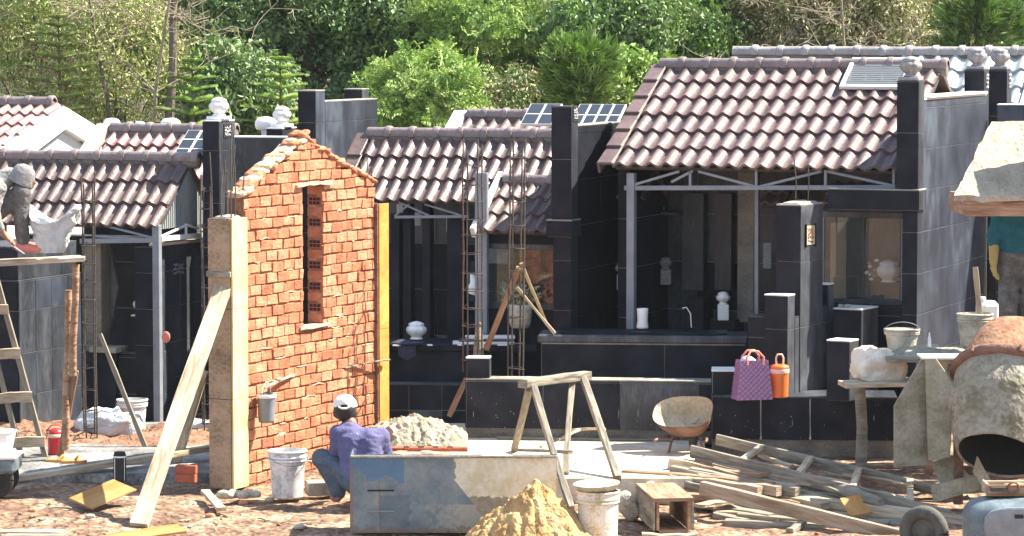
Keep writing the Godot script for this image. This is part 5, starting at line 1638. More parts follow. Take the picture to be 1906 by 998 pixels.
	ml.lathe([Vector2(0, 0), Vector2(.15, 0), Vector2(.185, .05), Vector2(.19, .055), Vector2(.17, .06), Vector2(.14, .03), Vector2(0, .03)], 26)
	put(ml.mesh(), M.bucket_cement, "lid_dish", bk, at(Vector3(-.01, .425, 0), Basis.from_euler(Vector3(.05, 0, .05))))
	# broken slabs beside it
	for k in [[1170, 965, .16, .26, .5], [1188, 960, .12, .3, -.3], [1160, 930, .2, .16, .2], [1215, 935, .16, .2, .9]]:
		solo(blob(Vector3(k[2], k[3], .14), .04, .3, int(k[0]), 12, 8, .6), M.rubble, "broken_slab", "pale broken lump of concrete between bucket and timber box", "rubble", at(G(k[0], k[1], 0) + Vector3(0, k[3] * .42, 0), Basis(Vector3.BACK, k[4])), "broken concrete lumps")
	# wheelbarrow
	var wp := G(1268, 842, .2)
	var wb := thing("wheelbarrow", "cement crusted wheelbarrow standing against the black wall", "wheelbarrow", at(wp + Vector3(.06, 0, 0), Basis(Vector3.UP, -.25).scaled(Vector3.ONE * .88)))
	var mm := MB.new()
	var tl := Basis.from_euler(Vector3(.62, 0, .05))
	for sh in 2:                                           # outer shell, then the crusted inside
		mm = MB.new()
		var pr := []
		for i in 11:
			var f := i / 10.0
			var row := PackedVector3Array()
			for k in 32:
				var an := TAU * k / 32
				var sx: float = lerp(.12, .30, pow(f, .45)) - .008 * sh
				var sz: float = lerp(.10, .25, pow(f, .45)) - .008 * sh
				var px2: float = sign(cos(an)) * pow(absf(cos(an)), .6 if cos(an) > 0 else .95) * sx
				var wq := Vector3(px2 - (.05 * f if cos(an) < 0 else 0.0), f * .24 + .006 * sh, sign(sin(an)) * pow(absf(sin(an)), .75) * sz)
				if sh == 1 and f < .85: wq += Vector3(0, noise.get_noise_3d(wq.x * 9, wq.y * 9, wq.z * 9) * .03, 0)
				row.append(wq)
			pr.append(row)
		var flat := PackedVector3Array()
		for k in 32: flat.append(Vector3(0, .006 * sh + .01 * sh, 0))
		pr.push_front(flat)
		mm.grid(pr, true)
		put(mm.mesh(), M.rust_dark if sh == 0 else M.canopy, "pan" if sh == 0 else "mortar_crust", wb, at(Vector3(.0, .24, -.05), tl))
	for s in [-1, 1]:
		mm = MB.new()
		mm.tube([Vector3(s * .16, .1, -.3), Vector3(s * .2, .16, 0), Vector3(s * .26, .17, .3), Vector3(s * .27, .17, .42)], [.014], 8)
		put(mm.mesh(), M.rust_dark, "handle", wb)
		mm = MB.new()
		mm.tube([Vector3(s * .15, .17, .05), Vector3(s * .18, .0, .12)], [.013], 8)
		put(mm.mesh(), M.rust_dark, "leg", wb)
	mm = MB.new()
	var rg := []
	for k in 21: rg.append(Vector3(0, .13 + sin(TAU * k / 20) * .11, -.3 + cos(TAU * k / 20) * .11))
	mm.tube(rg, [.03], 8, false)
	put(mm.mesh(), M.rubber, "wheel", wb)

# ---------------------------------------------------------------- timber, mixer and platform on the right
func site_right() -> void:
	var lay := func(a: Vector3, b: Vector3, h: float, w: float, mat: String, called: String, label: String, cat := "timber", hint := Vector3.UP):
		tag(plank(a, b, h, w, M[mat], called, null, hint, .012), label, cat)
	# the lying ladder
	var ld := thing("lying_ladder", "grey wooden ladder lying on top of the timber pile", "ladder")
	var fa := P(1334, 818, 29.1)
	var fb := P(1745, 912, 27.9)
	var na := P(1286, 840, 28.5)
	var nb := P(1768, 962, 27.1)
	plank(fa, fb, .10, .035, M.wood1, "rail", ld, Vector3(0, 1, .1))
	plank(na, nb, .11, .035, M.wood1, "rail", ld, Vector3(0, 1, .1))
	for f in [.21, .435, .655, .88]: plank(fa.lerp(fb, f) + Vector3(0, .025, 0), na.lerp(nb, f * .97) + Vector3(0, .03, 0), .04, .06, M.wood0, "rung", ld)
	# the pile
	lay.call(P(1248, 862, 28.5), P(1480, 915, 28.0), .11, .13, "wood0", "rotten_beam", "thick pale rotten beam under the lying ladder", "beam")
	lay.call(P(1300, 860, 28.7), P(1600, 905, 28.3), .05, .12, "wood0", "split_board", "split whitish board between the ladder rails", "board")
	lay.call(P(1285, 874, 28.2), P(1640, 950, 27.5), .05, .09, "wood1", "grey_plank", "long grey plank sloping under the pile's top", "plank")
	lay.call(P(1420, 918, 27.9), P(1800, 972, 26.9), .09, .16, "wood0", "whitish_plank", "broad whitish plank running to the mixer wheel", "plank")
	lay.call(P(1160, 884, 28.3), P(1440, 908, 27.7), .085, .1, "wood2", "brown_beam", "reddish brown beam jutting out left of the pile", "beam")
	lay.call(P(1306, 908, 27.2), P(1720, 1010, 26.0), .115, .06, "wood4", "squared_timber", "long squared timber lying in front of the dark pile", "timber")
	lay.call(P(1200, 925, 27.6), P(1262, 885, 28.3), .05, .12, "wood0", "short_board", "short pale board propped beside the brown beam", "board")
	lay.call(P(1240, 918, 27.5), P(1350, 925, 27.6), .05, .1, "wood2", "brown_offcut", "brown offcut lying over the timber box", "offcut")
	lay.call(P(1300, 942, 27.2), P(1372, 932, 27.4), .035, .13, "wood0", "pale_block", "pale flat block in front of the pile", "block")
	lay.call(P(1195, 996, 26.0), P(1298, 996, 26.0), .04, .1, "wood0", "pale_offcut", "pale offcut lying before the timber box", "offcut")
	lay.call(P(1350, 975, 26.8), P(1560, 985, 26.6), .07, .12, "wood1", "bottom_plank", "grey plank lying flat below the pile", "plank")
	lay.call(P(1330, 955, 27.3), P(1680, 960, 27.4), .06, .2, "wood4", "inner_board", "wide tan board deep inside the pile", "board")
	lay.call(P(1540, 905, 27.75), P(1600, 925, 27.5), .03, .12, "wood1", "grey_batten", "grey batten tucked below the ladder", "batten")
	lay.call(P(1700, 920, 28.1), P(1835, 880, 28.2), .03, .14, "wood1", "tilted_board", "grey board rising to the mixer frame", "board")
	lay.call(P(1415, 848, 28.8), P(1475, 868, 28.5), .03, .06, "wood0", "pale_lath", "pale lath lying across inside the ladder", "lath")
	lay.call(P(1600, 888, 28.3), P(1700, 908, 28.0), .035, .06, "wood2", "brown_lath", "brown lath lying inside the ladder near the mixer", "lath")
	lay.call(P(1545, 880, 28.5), P(1700, 905, 28.0), .03, .07, "wood0", "white_lath", "whitish lath lying beside the brown one", "lath")
	lay.call(P(1470, 990, 26.4), P(1510, 960, 26.8), .05, .06, "wood1", "stub", "short grey stub under the pile", "offcut")
	for k in 36:                                            # more offcuts filling the pile
		rng.seed = 400 + k
		var x0 := rng.randf_range(1285, 1560)
		var y0 := 858.0 + (x0 - 1285) * .2 + rng.randf_range(0, 76)
		var l := rng.randf_range(90, 260)
		var dd := 28.5 - (y0 - 858 - (x0 - 1285) * .1) * .012
		var wd: String = ["wood0", "wood1", "wood2", "wood4"][k % 4]
		tag(plank(P(x0, y0, dd), P(x0 + l, y0 + l * rng.randf_range(.1, .24), dd - rng.randf_range(.1, .5)), rng.randf_range(.03, .09), rng.randf_range(.09, .19), M[wd], "pile_board", null, Vector3.UP, .012), "%s offcut board jumbled in the timber pile" % ["pale", "grey", "brown", "tan"][k % 4], "board", "offcuts in the timber pile")
	for k in 7:
		rng.seed = 440 + k
		var x0 := 1330.0 + 45 * k
		tag(plank(P(x0, 958 + k * 2, 27.2), P(x0 + 190, 968 + rng.randf_range(0, 22), 26.9), .05, .12, M.wood1, "under_board", null, Vector3.UP, .012), "grey board lying on the earth under the pile", "board", "boards under the pile")
	for k in 10:
		rng.seed = 470 + k
		var x0 := rng.randf_range(1240, 1330)
		var y0 := rng.randf_range(858, 905)
		var l := rng.randf_range(120, 230)
		tag(plank(P(x0, y0, 28.45 - (y0 - 858) * .012), P(x0 + l, y0 + l * rng.randf_range(.12, .26), 28.0 - (y0 - 858) * .012), rng.randf_range(.06, .1), rng.randf_range(.06, .1), M[["wood1", "wood4"][k % 2]], "pile_beam", null, Vector3.UP, .014), "%s squared beam jumbled at the thick end of the timber pile" % ["grey", "tan"][k % 2], "beam", "beams in the timber pile")
	var lg := MB.new()
	lg.tube([P(1530, 900, 27.9), P(1580, 915, 27.6), P(1640, 938, 27.3)], [.05, .06, .05], 10)
	solo(lg.mesh(), M.wood1, "log", "short grey log lying on the whitish plank", "log")
	lay.call(P(1582, 926, 27.2), P(1606, 958, 27.0), .015, .19, "plywood", "plywood_offcut", "yellow plywood offcut hanging from the pile", "board", Vector3(.3, .6, 1))
	# hollow timber box
	var bx := thing("timber_box", "open ended box of rough boards lying below the pile", "box", at(G(1254, 992, 0), Basis(Vector3.UP, .12)))
	for s in [-1, 1]:
		put(plank_mesh(.9, .24, .025, .004, 3 + s), M.wood2, "side_board", bx, at(Vector3(s * .13, .14, -.45), Basis(Vector3.UP, PI / 2)))
		put(plank_mesh(.9, .24, .02, .004, 6 + s), M.wood1, "outer_board", bx, at(Vector3(s * .16, .135, -.46), Basis(Vector3.UP, PI / 2)))
	put(plank_mesh(.9, .025, .34, .004, 5), M.wood2, "top_board", bx, at(Vector3(0, .272, -.45), Basis(Vector3.UP, PI / 2)))
	put(plank_mesh(.9, .02, .24, .004, 6), M.wood2, "bottom_board", bx, at(Vector3(0, .012, -.45), Basis(Vector3.UP, PI / 2)))
	# table with the paper sack
	var ht := .93
	var tb := thing("plank_table", "rough plank table on log legs before the base wall", "table")
	var ta := G(1568, 716, ht)
	var tc := G(1700, 714, ht)
	plank(ta, tc + Vector3(.1, 0, 0), .035, .36, M.wood0, "top", tb)
	for q in [[1603, 858, .12], [1698, 846, .0]]:
		var p := G(q[0], q[1], .2)
		var m := MB.new()
		m.tube([Vector3(p.x, .15, p.z), Vector3(p.x + .01, .5, p.z - .02), Vector3(p.x - .015, ht - .02, p.z - .04)], [.056, .05, .053], 9)
		put(m.mesh(), M.wood1, "leg", tb)
	solo(blob(Vector3(.44, .31, .3), .13, .26, 3, 40, 26, .5, -.75, true), M.sack, "paper_sack", "crumpled pale paper sack slumped on the plank table", "sack", at(G(1636, 712, ht) + Vector3(0, .12, -.05), Basis.from_euler(Vector3(0, .3, -.15))))
	# work platform behind
	var hp := 1.18
	var pf := thing("work_platform", "plank work platform carrying buckets and mortar beside the streaked wall", "platform")
	var pc := G(1735, 662, hp)
	for k in 4:
		plank(Vector3(pc.x - .42, hp - .02, pc.z + .1 - .24 * k), Vector3(pc.x + 1.5, hp - .02, pc.z + .1 - .24 * k), .04, .22, M.wood1, "board", pf)
	for q in [[-.02, 0], [1.3, 0], [-.02, -.6], [1.3, -.6]]:
		put(boxm(Vector3(.07, hp - .1, .07), .005, Vector3(pc.x + q[0], (hp - .1) / 2 + .06, pc.z + q[1])), M.wood2, "leg", pf)
	bucket("bucket", "mortar crusted bucket with a thin wire handle raised on the platform", at(G(1681, 655, hp) + Vector3(0, .0, -.1)), .125, .155, .20, M.bucket_cement, M.bucket_cement, M.cement, true, "bucket", .16)
	bucket("bucket", "tall cement coated bucket holding an upright wooden float", at(G(1814, 646, hp) + Vector3(0, 0, .0)), .13, .16, .31, M.bucket_cement, M.bucket_cement, M.cement, false)
	var fl := plank(G(1814, 646, hp) + Vector3(.05, .22, .02), G(1814, 646, hp) + Vector3(-.0, .74, .0), .05, .018, M.wood0, "wooden_float", null, Vector3.RIGHT)
	tag(fl, "pale wooden batten sticking up out of the tall bucket", "batten")
	var jc := thing("jerrycan", "white plastic jerrycan on the platform behind the tall bucket", "jerrycan", at(G(1838, 646, hp) + Vector3(.05, 0, -.35), Basis(Vector3.UP, .3)))
	put(boxm(Vector3(.2, .40, .18), .045, Vector3(0, .2, 0)), M.plastic_white, "body", jc)
	put(boxm(Vector3(.05, .04, .05), .01, Vector3(-.05, .42, 0)), M.plastic_white, "cap", jc)
	solo(heap(.3, .1, 31, 1.5, .6, .03, 30), M.sand_grey, "mortar_heap", "low heap of wet mortar on the platform boards", "mortar", at(G(1745, 662, hp) + Vector3(0, .0, -.15)))
	var nl := MB.new()
	nl.lathe([Vector2(0, 0), Vector2(.018, 0), Vector2(.016, .14), Vector2(.008, .17), Vector2(.006, .2), Vector2(0, .2)], 10)
	solo(nl.mesh(), M.plastic_white, "silicone_tube", "small white nozzle tube standing on the platform", "tube", at(G(1730, 660, hp)))
	# basket and flask on the ledge
	basket()
	mixer()
	# engine and wooden tray in the corner
	var en := thing("engine_cover", "blue grey rounded engine cover at the foot of the mixer", "engine", at(G(1880, 1030, 0)))
	put(blob(Vector3(.85, .46, .6), .01, .3, 6, 34, 18, .55, -.9), M.blue_grey, "cover", en, at(Vector3(.06, .22, 0)))
	put(blob(Vector3(.7, .3, .05), .004, .3, 7, 28, 12, .6), M.pail_grey, "front_plate", en, at(Vector3(.1, .26, .29)))
	for k in 3: put(boxm(Vector3(.07, .035, .012), .004, Vector3(.02 + .09 * k, .34, .315)), M.rubber_black, "vent", en)
	var ty := thing("wooden_tray", "small wooden tray of tools resting on the engine cover", "tray", at(G(1870, 1030, 0) + Vector3(.1, .46, -.05)))
	put(boxm(Vector3(.5, .02, .24), .003, Vector3(0, .01, 0)), M.wood2, "bottom", ty)
	for s in [-1, 1]:
		put(boxm(Vector3(.5, .07, .02), .003, Vector3(0, .055, s * .12)), M.wood2 if s > 0 else M.wood0, "side", ty)
		put(boxm(Vector3(.02, .09, .22), .003, Vector3(s * .25, .055, 0)), M.wood0, "end", ty)
	var gr := MB.new()
	gr.lathe([Vector2(.035, -.01), Vector2(.05, -.01), Vector2(.05, .01), Vector2(.035, .01), Vector2(.035, -.01)], 18, Vector3(-.05, .07, .138), Basis(Vector3.RIGHT, PI / 2))
	put(gr.mesh(), M.rust_dark, "iron_ring", ty)
	put(boxm(Vector3(.14, .035, .02), .004, Vector3(-.16, .06, .138)), M.rebar, "iron_bar", ty)
	solo(boxm(Vector3(.16, .06, .085), .005), M.brick1, "loose_brick", "broken brick lying on the wooden tray", "brick", at(ty.position + Vector3(-.02, .055, 0), Basis(Vector3.UP, .5)))
	# small sloped concrete roof over the worker
	var cf := thing("concrete_canopy", "rough cement covered canopy roof with brown fascia over the worker", "canopy")
	var A := P(1776, 364, 28.2)
	var B := A + Vector3(1.5, 0, 0)
	var C := P(1846, 226, 29.3)
	var D := C + Vector3(1.5, .02, 0)
	var E := P(1906, 268, 28.9)
	var m3 := MB.new()
	var nn := 18
	var rows := []
	noise.seed = 51; noise.frequency = 2.0; noise.fractal_octaves = 4
	for i in nn + 1:
		var row := PackedVector3Array()
		for k in nn + 1:
			var p := A.lerp(B, float(k) / nn).lerp(C.lerp(D, float(k) / nn), float(i) / nn)
			row.append(p + Vector3(noise.get_noise_2d(i * .9, k) * .02, noise.get_noise_2d(p.x * 2, p.z * 2) * .03, 0))
		rows.append(row)
	m3.grid(rows)
	for k in nn:
		m3.quad(rows[0][k] - Vector3(0, .05, 0), rows[0][k + 1] - Vector3(0, .05, 0), rows[0][k + 1], rows[0][k])
		m3.quad(rows[k + 1][0] - Vector3(0, .05, 0), rows[k][0] - Vector3(0, .05, 0), rows[k][0], rows[k + 1][0])
	put(m3.mesh(), M.canopy, "cement_top", cf)
	var fa2 := P(1797, 385, 28.25)
	put(boxm(Vector3(1.4, .165, .06), .006, fa2 + Vector3(.7, .0, .0)), M.wood2, "fascia", cf)
	put(boxm(Vector3(.06, .165, 1.0), .006, fa2 + Vector3(.03, .003, -.54)), M.wood2, "fascia", cf)
	var lb := MB.new()
	var ex := P(1925, 300, 28.6).x - A.x
	lb.prism(PackedVector2Array([Vector2(0, 0), Vector2(.5, .29), Vector2(.5, .86), Vector2(0, .57)]), -.012, .012, Transform3D(Basis(Vector3.FORWARD, Vector3.UP, Vector3.RIGHT), A + Vector3(ex, .02, .0)))
	put(lb.mesh(), M.wood2, "added_shade_board", cf)  # unseen board, added to cast the slanting shadow over the canopy
	for q in [[1.25, -.1], [1.25, -.9]]:
		put(boxm(Vector3(.12, fa2.y, .12), .006, Vector3(fa2.x + q[0], fa2.y / 2, fa2.z + q[1])), M.cement, "post", cf)

func basket() -> void:
	var ly := 0.0
	var o5 := get_node("base_wall")
	var t5: Transform3D = o5.transform
	ly = on(t5, 1400, 742, 2, 0).y + .016
	var p := G(1402, 746, ly)
	p.z -= .16
	var o := thing("woven_basket", "purple woven shopping basket with pink handles on the granite ledge", "basket", at(p, Basis(Vector3.UP, .25)))
	var w0 := .17
	var w1 := .13
	var h := .36
	var n := 12
	var ny := 15
	var m := [MB.new(), MB.new()]
	# woven straps: small raised patches alternating over and under on the four sides
	for s in 4:
		var b := Basis(Vector3.UP, PI / 2 * s)
		for i in n:
			for j in ny:
				var mb: MB = m[(i + j) % 2]
				var f := (j + .5) / ny
				var hw: float = lerp(w0, w1, f)
				var dp: float = lerp(.09, .075, f)
				var wx: float = hw if s % 2 == 0 else dp
				var wz: float = dp if s % 2 == 0 else hw
				var x := (-1.0 + 2.0 * (i + .5) / n) * wx
				var c := b * Vector3(x, 0, wz + (.003 if (i + j) % 2 == 0 else .0)) + Vector3(0, f * h, 0)
				var sk := (b * Vector3(1, 0, 0)) * wx / n * 1.25 
				var u := Vector3(0, h / ny * .62, 0)
				if (i + j) % 2 == 0: u += sk * .35
				mb.quad(c - sk - u, c + sk - u, c + sk + u, c - sk + u)
	put(m[0].mesh(), M.purple_weave, "dark_weave", o)
	put(m[1].mesh(), M.purple_light, "light_weave", o)
	put(boxm(Vector3(w0 * 1.9, .012, .16), .004, Vector3(0, .006, 0)), M.purple_weave, "bottom", o)
	for s in [-1, 1]:
		var hb := MB.new()
		hb.tube([Vector3(-.07, h - .04, s * .078), Vector3(-.075, h + .03, s * .07), Vector3(-.03, h + .085, s * .05), Vector3(.04, h + .085, s * .05), Vector3(.09, h + .03, s * .07), Vector3(.08, h - .04, s * .078)], [.011], 7)
		put(hb.mesh(), M.pink, "handle", o)
	solo(blob(Vector3(.16, .12, .1), .03, .4, 9, 16, 10), M.sack_white, "white_bag", "white bag peeping out of the purple basket", "bag", at(p + Vector3(-.03, h - .02, 0)))
	var q := G(1452, 741, ly)
	q.z -= .06
	var f := thing("orange_flask", "orange plastic drinking flask with looped handle beside the basket", "flask", at(q))
	var fb := MB.new()
	fb.lathe([Vector2(0, 0), Vector2(.073, 0), Vector2(.08, .01), Vector2(.085, .22), Vector2(.083, .235), Vector2(0, .236)], 26)
	put(fb.mesh(), M.plastic_orange, "body", f)
	fb = MB.new()
	fb.lathe([Vector2(.084, .225), Vector2(.09, .23), Vector2(.09, .262), Vector2(.084, .268), Vector2(0, .268)], 26)
	put(fb.mesh(), M.plastic_pale, "collar", f)
	fb = MB.new()
	fb.lathe([Vector2(.084, .262), Vector2(.087, .27), Vector2(.086, .295), Vector2(.06, .305), Vector2(0, .305)], 26)
	put(fb.mesh(), M.plastic_orange, "lid", f)
	fb = MB.new()
	fb.tube([Vector3(-.032, .295, 0), Vector3(-.034, .37, 0), Vector3(-.02, .40, 0), Vector3(.02, .40, 0), Vector3(.034, .37, 0), Vector3(.032, .295, 0)], [.009], 7)
	put(fb.mesh(), M.plastic_pale, "handle", f)

func mixer() -> void:
	var c := P(1888, 708, 27.4)
	var o := thing("concrete_mixer", "old rusty concrete mixer with cement crusted drum tilted downwards", "concrete mixer", at(Vector3(c.x, 0, c.z)))
	var ctr := Vector3(0, c.y, 0)
	var ax := Vector3(-.24, -.80, .55).normalized()             # towards the mouth
	var xa := ax.cross(Vector3.BACK).normalized()
	var bas := Basis(xa, ax, xa.cross(ax))
	var rows := []
	var nz := FastNoiseLite.new(); nz.seed = 3; nz.frequency = 1.6; nz.fractal_octaves = 4
	var mk_shell := func(prof: Array, amp: float) -> ArrayMesh:
		var b := MB.new()
		var rr := []
		for p in prof:
			var row := PackedVector3Array()
			for k in 56:
				var a := TAU * k / 56
				var q := bas * Vector3(cos(a), 0, -sin(a))
				var w: Vector3 = q * p.x + ax * p.y
				row.append(ctr + w + q * nz.get_noise_3dv(w * 2.5) * amp)
			rr.append(row)
		b.grid(rr, true)
		return b.mesh()
	var lower := []
	for i in 17:
		var f := i / 16.0
		lower.append(Vector2(lerp(.50, .515, min(f * 2.5, 1.0)) if f < .4 else lerp(.515, .37, pow((f - .4) / .6, 1.3)), f * .74))
	lower.append(Vector2(.365, .75)); lower.append(Vector2(.35, .735))
	put(mk_shell.call(lower, .016), M.crust, "lower_drum", o)
	put(mk_shell.call([Vector2(.352, .73), Vector2(.46, .35), Vector2(.46, .02), Vector2(.0, .0)], .004), M.rubber_black, "drum_inside_shade", o)  # black inner shell puts the shade of the mouth into its colour
	put(mk_shell.call([Vector2(.50, -.005), Vector2(.49, -.06), Vector2(.45, -.2), Vector2(.40, -.34), Vector2(.35, -.43), Vector2(.27, -.47), Vector2(.0, -.49)], .012), M.rust, "upper_drum", o)
	put(mk_shell.call([Vector2(.49, .05), Vector2(.535, .04), Vector2(.55, .02), Vector2(.55, -.02), Vector2(.535, -.04), Vector2(.49, -.05)], .006), M.rust_dark, "gear_ring", o)
	for k in 8:
		var a := TAU * k / 8 + .2
		put(boxm(Vector3(.05, .07, .03), .008), M.rust_dark, "ring_bolt", o, Transform3D(bas * Basis(Vector3.UP, a), ctr + bas * Vector3(cos(a) * .55, 0, -sin(a) * .55)))
	put(boxm(Vector3(.1, .08, .1), .01, ctr - ax * .52 + Vector3(.02, 0, 0)), M.rust, "bearing", o)
	# hopper: folded sheet plates at the left of the drum
	var T := Transform3D(Basis(), -o.position)
	var poly := func(pts: Array, d: float, thk: float, yaw: float, mat: Material, called: String):
		var org := P(pts[0][0], pts[0][1], d)
		var fr := Transform3D(Basis(Vector3.UP, yaw), org)
		var pl := PackedVector2Array()
		for q in pts:
			var k := on(fr, q[0], q[1], 2, 0)
			pl.append(Vector2(k.x, k.y))
		var b := MB.new()
		b.prism(pl, -thk, 0, T * fr)
		put(b.mesh(), mat, called, o)
	poly.call([[1665, 756], [1716, 668], [1722, 668], [1727, 866], [1665, 870]], 27.5, .02, .25, M.olive_sheet, "hopper_plate")
	poly.call([[1722, 668], [1742, 668], [1776, 716], [1768, 850], [1738, 858], [1728, 856]], 27.45, .02, -.35, M.olive_sheet, "hopper_plate")
	poly.call([[1742, 668], [1800, 664], [1782, 716], [1774, 716]], 27.6, .02, -.2, M.slab, "hopper_lip")
	poly.call([[1735, 862], [1775, 848], [1800, 880], [1830, 905], [1755, 908]], 27.5, .05, .1, M.olive_sheet, "chute")
	poly.call([[1735, 905], [1840, 880], [1846, 905], [1740, 935]], 27.2, .06, .1, M.olive_sheet, "frame_bar")
	poly.call([[1820, 850], [1866, 935], [1852, 945], [1812, 880]], 27.1, .05, 0.0, M.olive_sheet, "frame_bar")
	put(boxm(Vector3(.5, .02, .35), .004, P(1765, 664, 27.65) - o.position), M.steel_white, "hopper_rail", o)
	put(boxm(Vector3(.08, .75, .08), .006, Vector3(-.45, .4, -.15)), M.rust_dark, "frame_post", o)
	put(boxm(Vector3(.08, 1.5, .08), .006, Vector3(.45, .75, -.3)), M.rust_dark, "frame_post", o)
	put(boxm(Vector3(1.1, .08, .08), .006, Vector3(.0, .3, -.2)), M.rust_dark, "frame_sill", o)
	# wheel
	var wc := P(1720, 990, 25.35) - o.position
	var wh := node("wheel", o, at(wc, Basis(Vector3.UP, -.55)))
	var b2 := MB.new()
	var ring := []
	for k in 33: ring.append(Vector3(cos(TAU * k / 32) * .155, sin(TAU * k / 32) * .155, 0))
	b2.tube(ring, [.055], 10, false)
	put(b2.mesh(), M.rubber, "tyre", wh)
	b2 = MB.new()
	b2.lathe([Vector2(0, .02), Vector2(.05, .03), Vector2(.06, .01), Vector2(.11, .0), Vector2(.115, .03), Vector2(.125, .03)], 24, Vector3(), Basis(Vector3.RIGHT, PI / 2))
	b2.lathe([Vector2(0, -.02), Vector2(.05, -.03), Vector2(.06, -.01), Vector2(.11, .0), Vector2(.115, -.03), Vector2(.125, -.03)], 24, Vector3(), Basis(Vector3.RIGHT, PI / 2))
	put(b2.mesh(), M.rubber, "rim", wh)

# ---------------------------------------------------------------- offerings in the open tombs
func offerings() -> void:
	var t: Transform3D = get_node("roofed_tomb").transform
	var tb: Transform3D = get_node("altar_table").transform
	var tm: Transform3D = get_node("brown_roofed_tomb").transform
	var c := MB.new()
	c.lathe([Vector2(0, 0), Vector2(.055, 0), Vector2(.06, .02), Vector2(.05, .08), Vector2(.055, .17), Vector2(.058, .2), Vector2(.05, .2), Vector2(.045, .06), Vector2(0, .04)], 16)
	solo(c.mesh(), M.ceramic, "white_cup", "tall white cup beside the steel post on the altar table", "cup", tb * at(on(tb, 1196, 612, 2, -.35)))
	c = MB.new()
	c.tube([Vector3(0, 0, 0), Vector3(-.01, .14, 0), Vector3(-.05, .2, 0), Vector3(-.09, .19, 0)], [.006], 6)
	solo(c.mesh(), M.ceramic, "bent_straw", "white bent rod rising from the altar table", "rod", tb * at(on(tb, 1287, 610, 2, -.35)))
	for k in [[1346, 596, .75, "white statuette on a small white box in the dark chamber"], [1158, 540, 1.2, "pale urn half hidden behind the steel post in the dark chamber"], [1239, 530, 1.5, "dim white figurine on the chamber's back altar"]]:
		var p := t * on(t, k[0], k[1], 2, -k[2])
		var s := thing("white_figure", k[3], "figurine", at(p))
		put(boxm(Vector3(.11, .16, .1), .006, Vector3(0, .08, 0)), M.ceramic if k[0] != 1239 else M.ceramic_grey, "box", s)
		put(urn_mesh(.13), M.ceramic if k[0] != 1239 else M.ceramic_grey, "figure", s, at(Vector3(0, .16, 0)))
	solo(urn_mesh(.23), M.ceramic, "lotus_urn", "white carved urn behind the shrine window of the large tomb", "urn", t * at(on(t, 1654, 527, 2, -.34)))
	var sh := put(front(t, 1630, 527, 1682, 533, -.24, .22), M.granite_dusty, "urn_shelf", get_node("roofed_tomb"))
	var fl := thing("flower_spray", "small pale flower spray beside the urn behind the window", "flowers", t * at(on(t, 1622, 527, 2, -.36)))
	for k in 7: put(blob(Vector3(.05, .035, .04), .01, .6, k, 8, 6), M.ceramic if k % 2 == 0 else M.flower_leaf, "bloom", fl, at(Vector3(sin(k * 2.4) * .05, .04 + .03 * k, .02 * cos(k * 1.7))))
	solo(urn_mesh(.19), M.ceramic, "lotus_urn", "white carved urn on the side altar behind the formwork pillar", "urn", get_node("side_altar").transform * at(on(get_node("side_altar").transform, 775, 632, 2, -.4)))
	for k in [[1229, 396, "left"], [1213, 396, "right"]]:
		solo(urn_mesh(.09), M.ceramic_grey, "small_bowl", "small dim bowl on the high shelf of the dark chamber", "bowl", t * at(on(t, k[0], k[1], 2, -1.6)), "bowls on the high shelf")
	# bouquet before the window of the brown roofed tomb
	var p := tm * on(tm, 968, 610, 2, .5)
	var bq := thing("bouquet", "dried yellowish bouquet in a pale pot before the shrine window", "bouquet", at(p))
	var m := MB.new()
	m.lathe([Vector2(0, 0), Vector2(.09, 0), Vector2(.11, .05), Vector2(.13, .22), Vector2(.12, .24), Vector2(0, .22)], 18)
	put(m.mesh(), M.bucket_cement, "pot", bq)
	rng.seed = 8
	m = MB.new()
	for k in 150:
		var a := rng.randf() * TAU
		var q := Vector3(cos(a) * rng.randf() * .2, .24 + rng.randf() * .18, sin(a) * rng.randf() * .12)
		var d := Vector3(rng.randf_range(-1, 1), rng.randf_range(.2, 1), rng.randf_range(-1, 1)).normalized() * .05
		var s := d.cross(Vector3(rng.randf(), rng.randf(), rng.randf())).normalized() * .016
		m.quad(q - s, q + s, q + d + s * .4, q + d - s * .4)
	put(m.mesh(), M.flower_leaf, "leaves", bq)
	for k in [[1012, 566, .36, 0.1], [944, 566, .24, -.1], [880, 545, .2, 0.0]]:
		var st := MB.new()
		var h: float = k[2]
		st.tube([Vector3(0, 0, 0), Vector3(.02, h * .3, 0), Vector3(.03 + k[3] * .3, h * .6, 0), Vector3(k[3] * .2, h * .85, 0), Vector3(-.02 + k[3] * .3, h, 0)], [.06, .075, .06, .035, .012], 10)
		solo(st.mesh(), M.ceramic if k[0] < 900 else M.granite_streaked if k[0] > 1000 else M.ceramic_grey, "carved_figure", ["tall pale carved figure behind the shrine window", "smaller carved figure left of the bouquet", "small white carved figure by the twin rebar cage"][[1012, 944, 880].find(k[0])], "figure", tm * at(on(tm, k[0], k[1] + 2, 2, .22)))

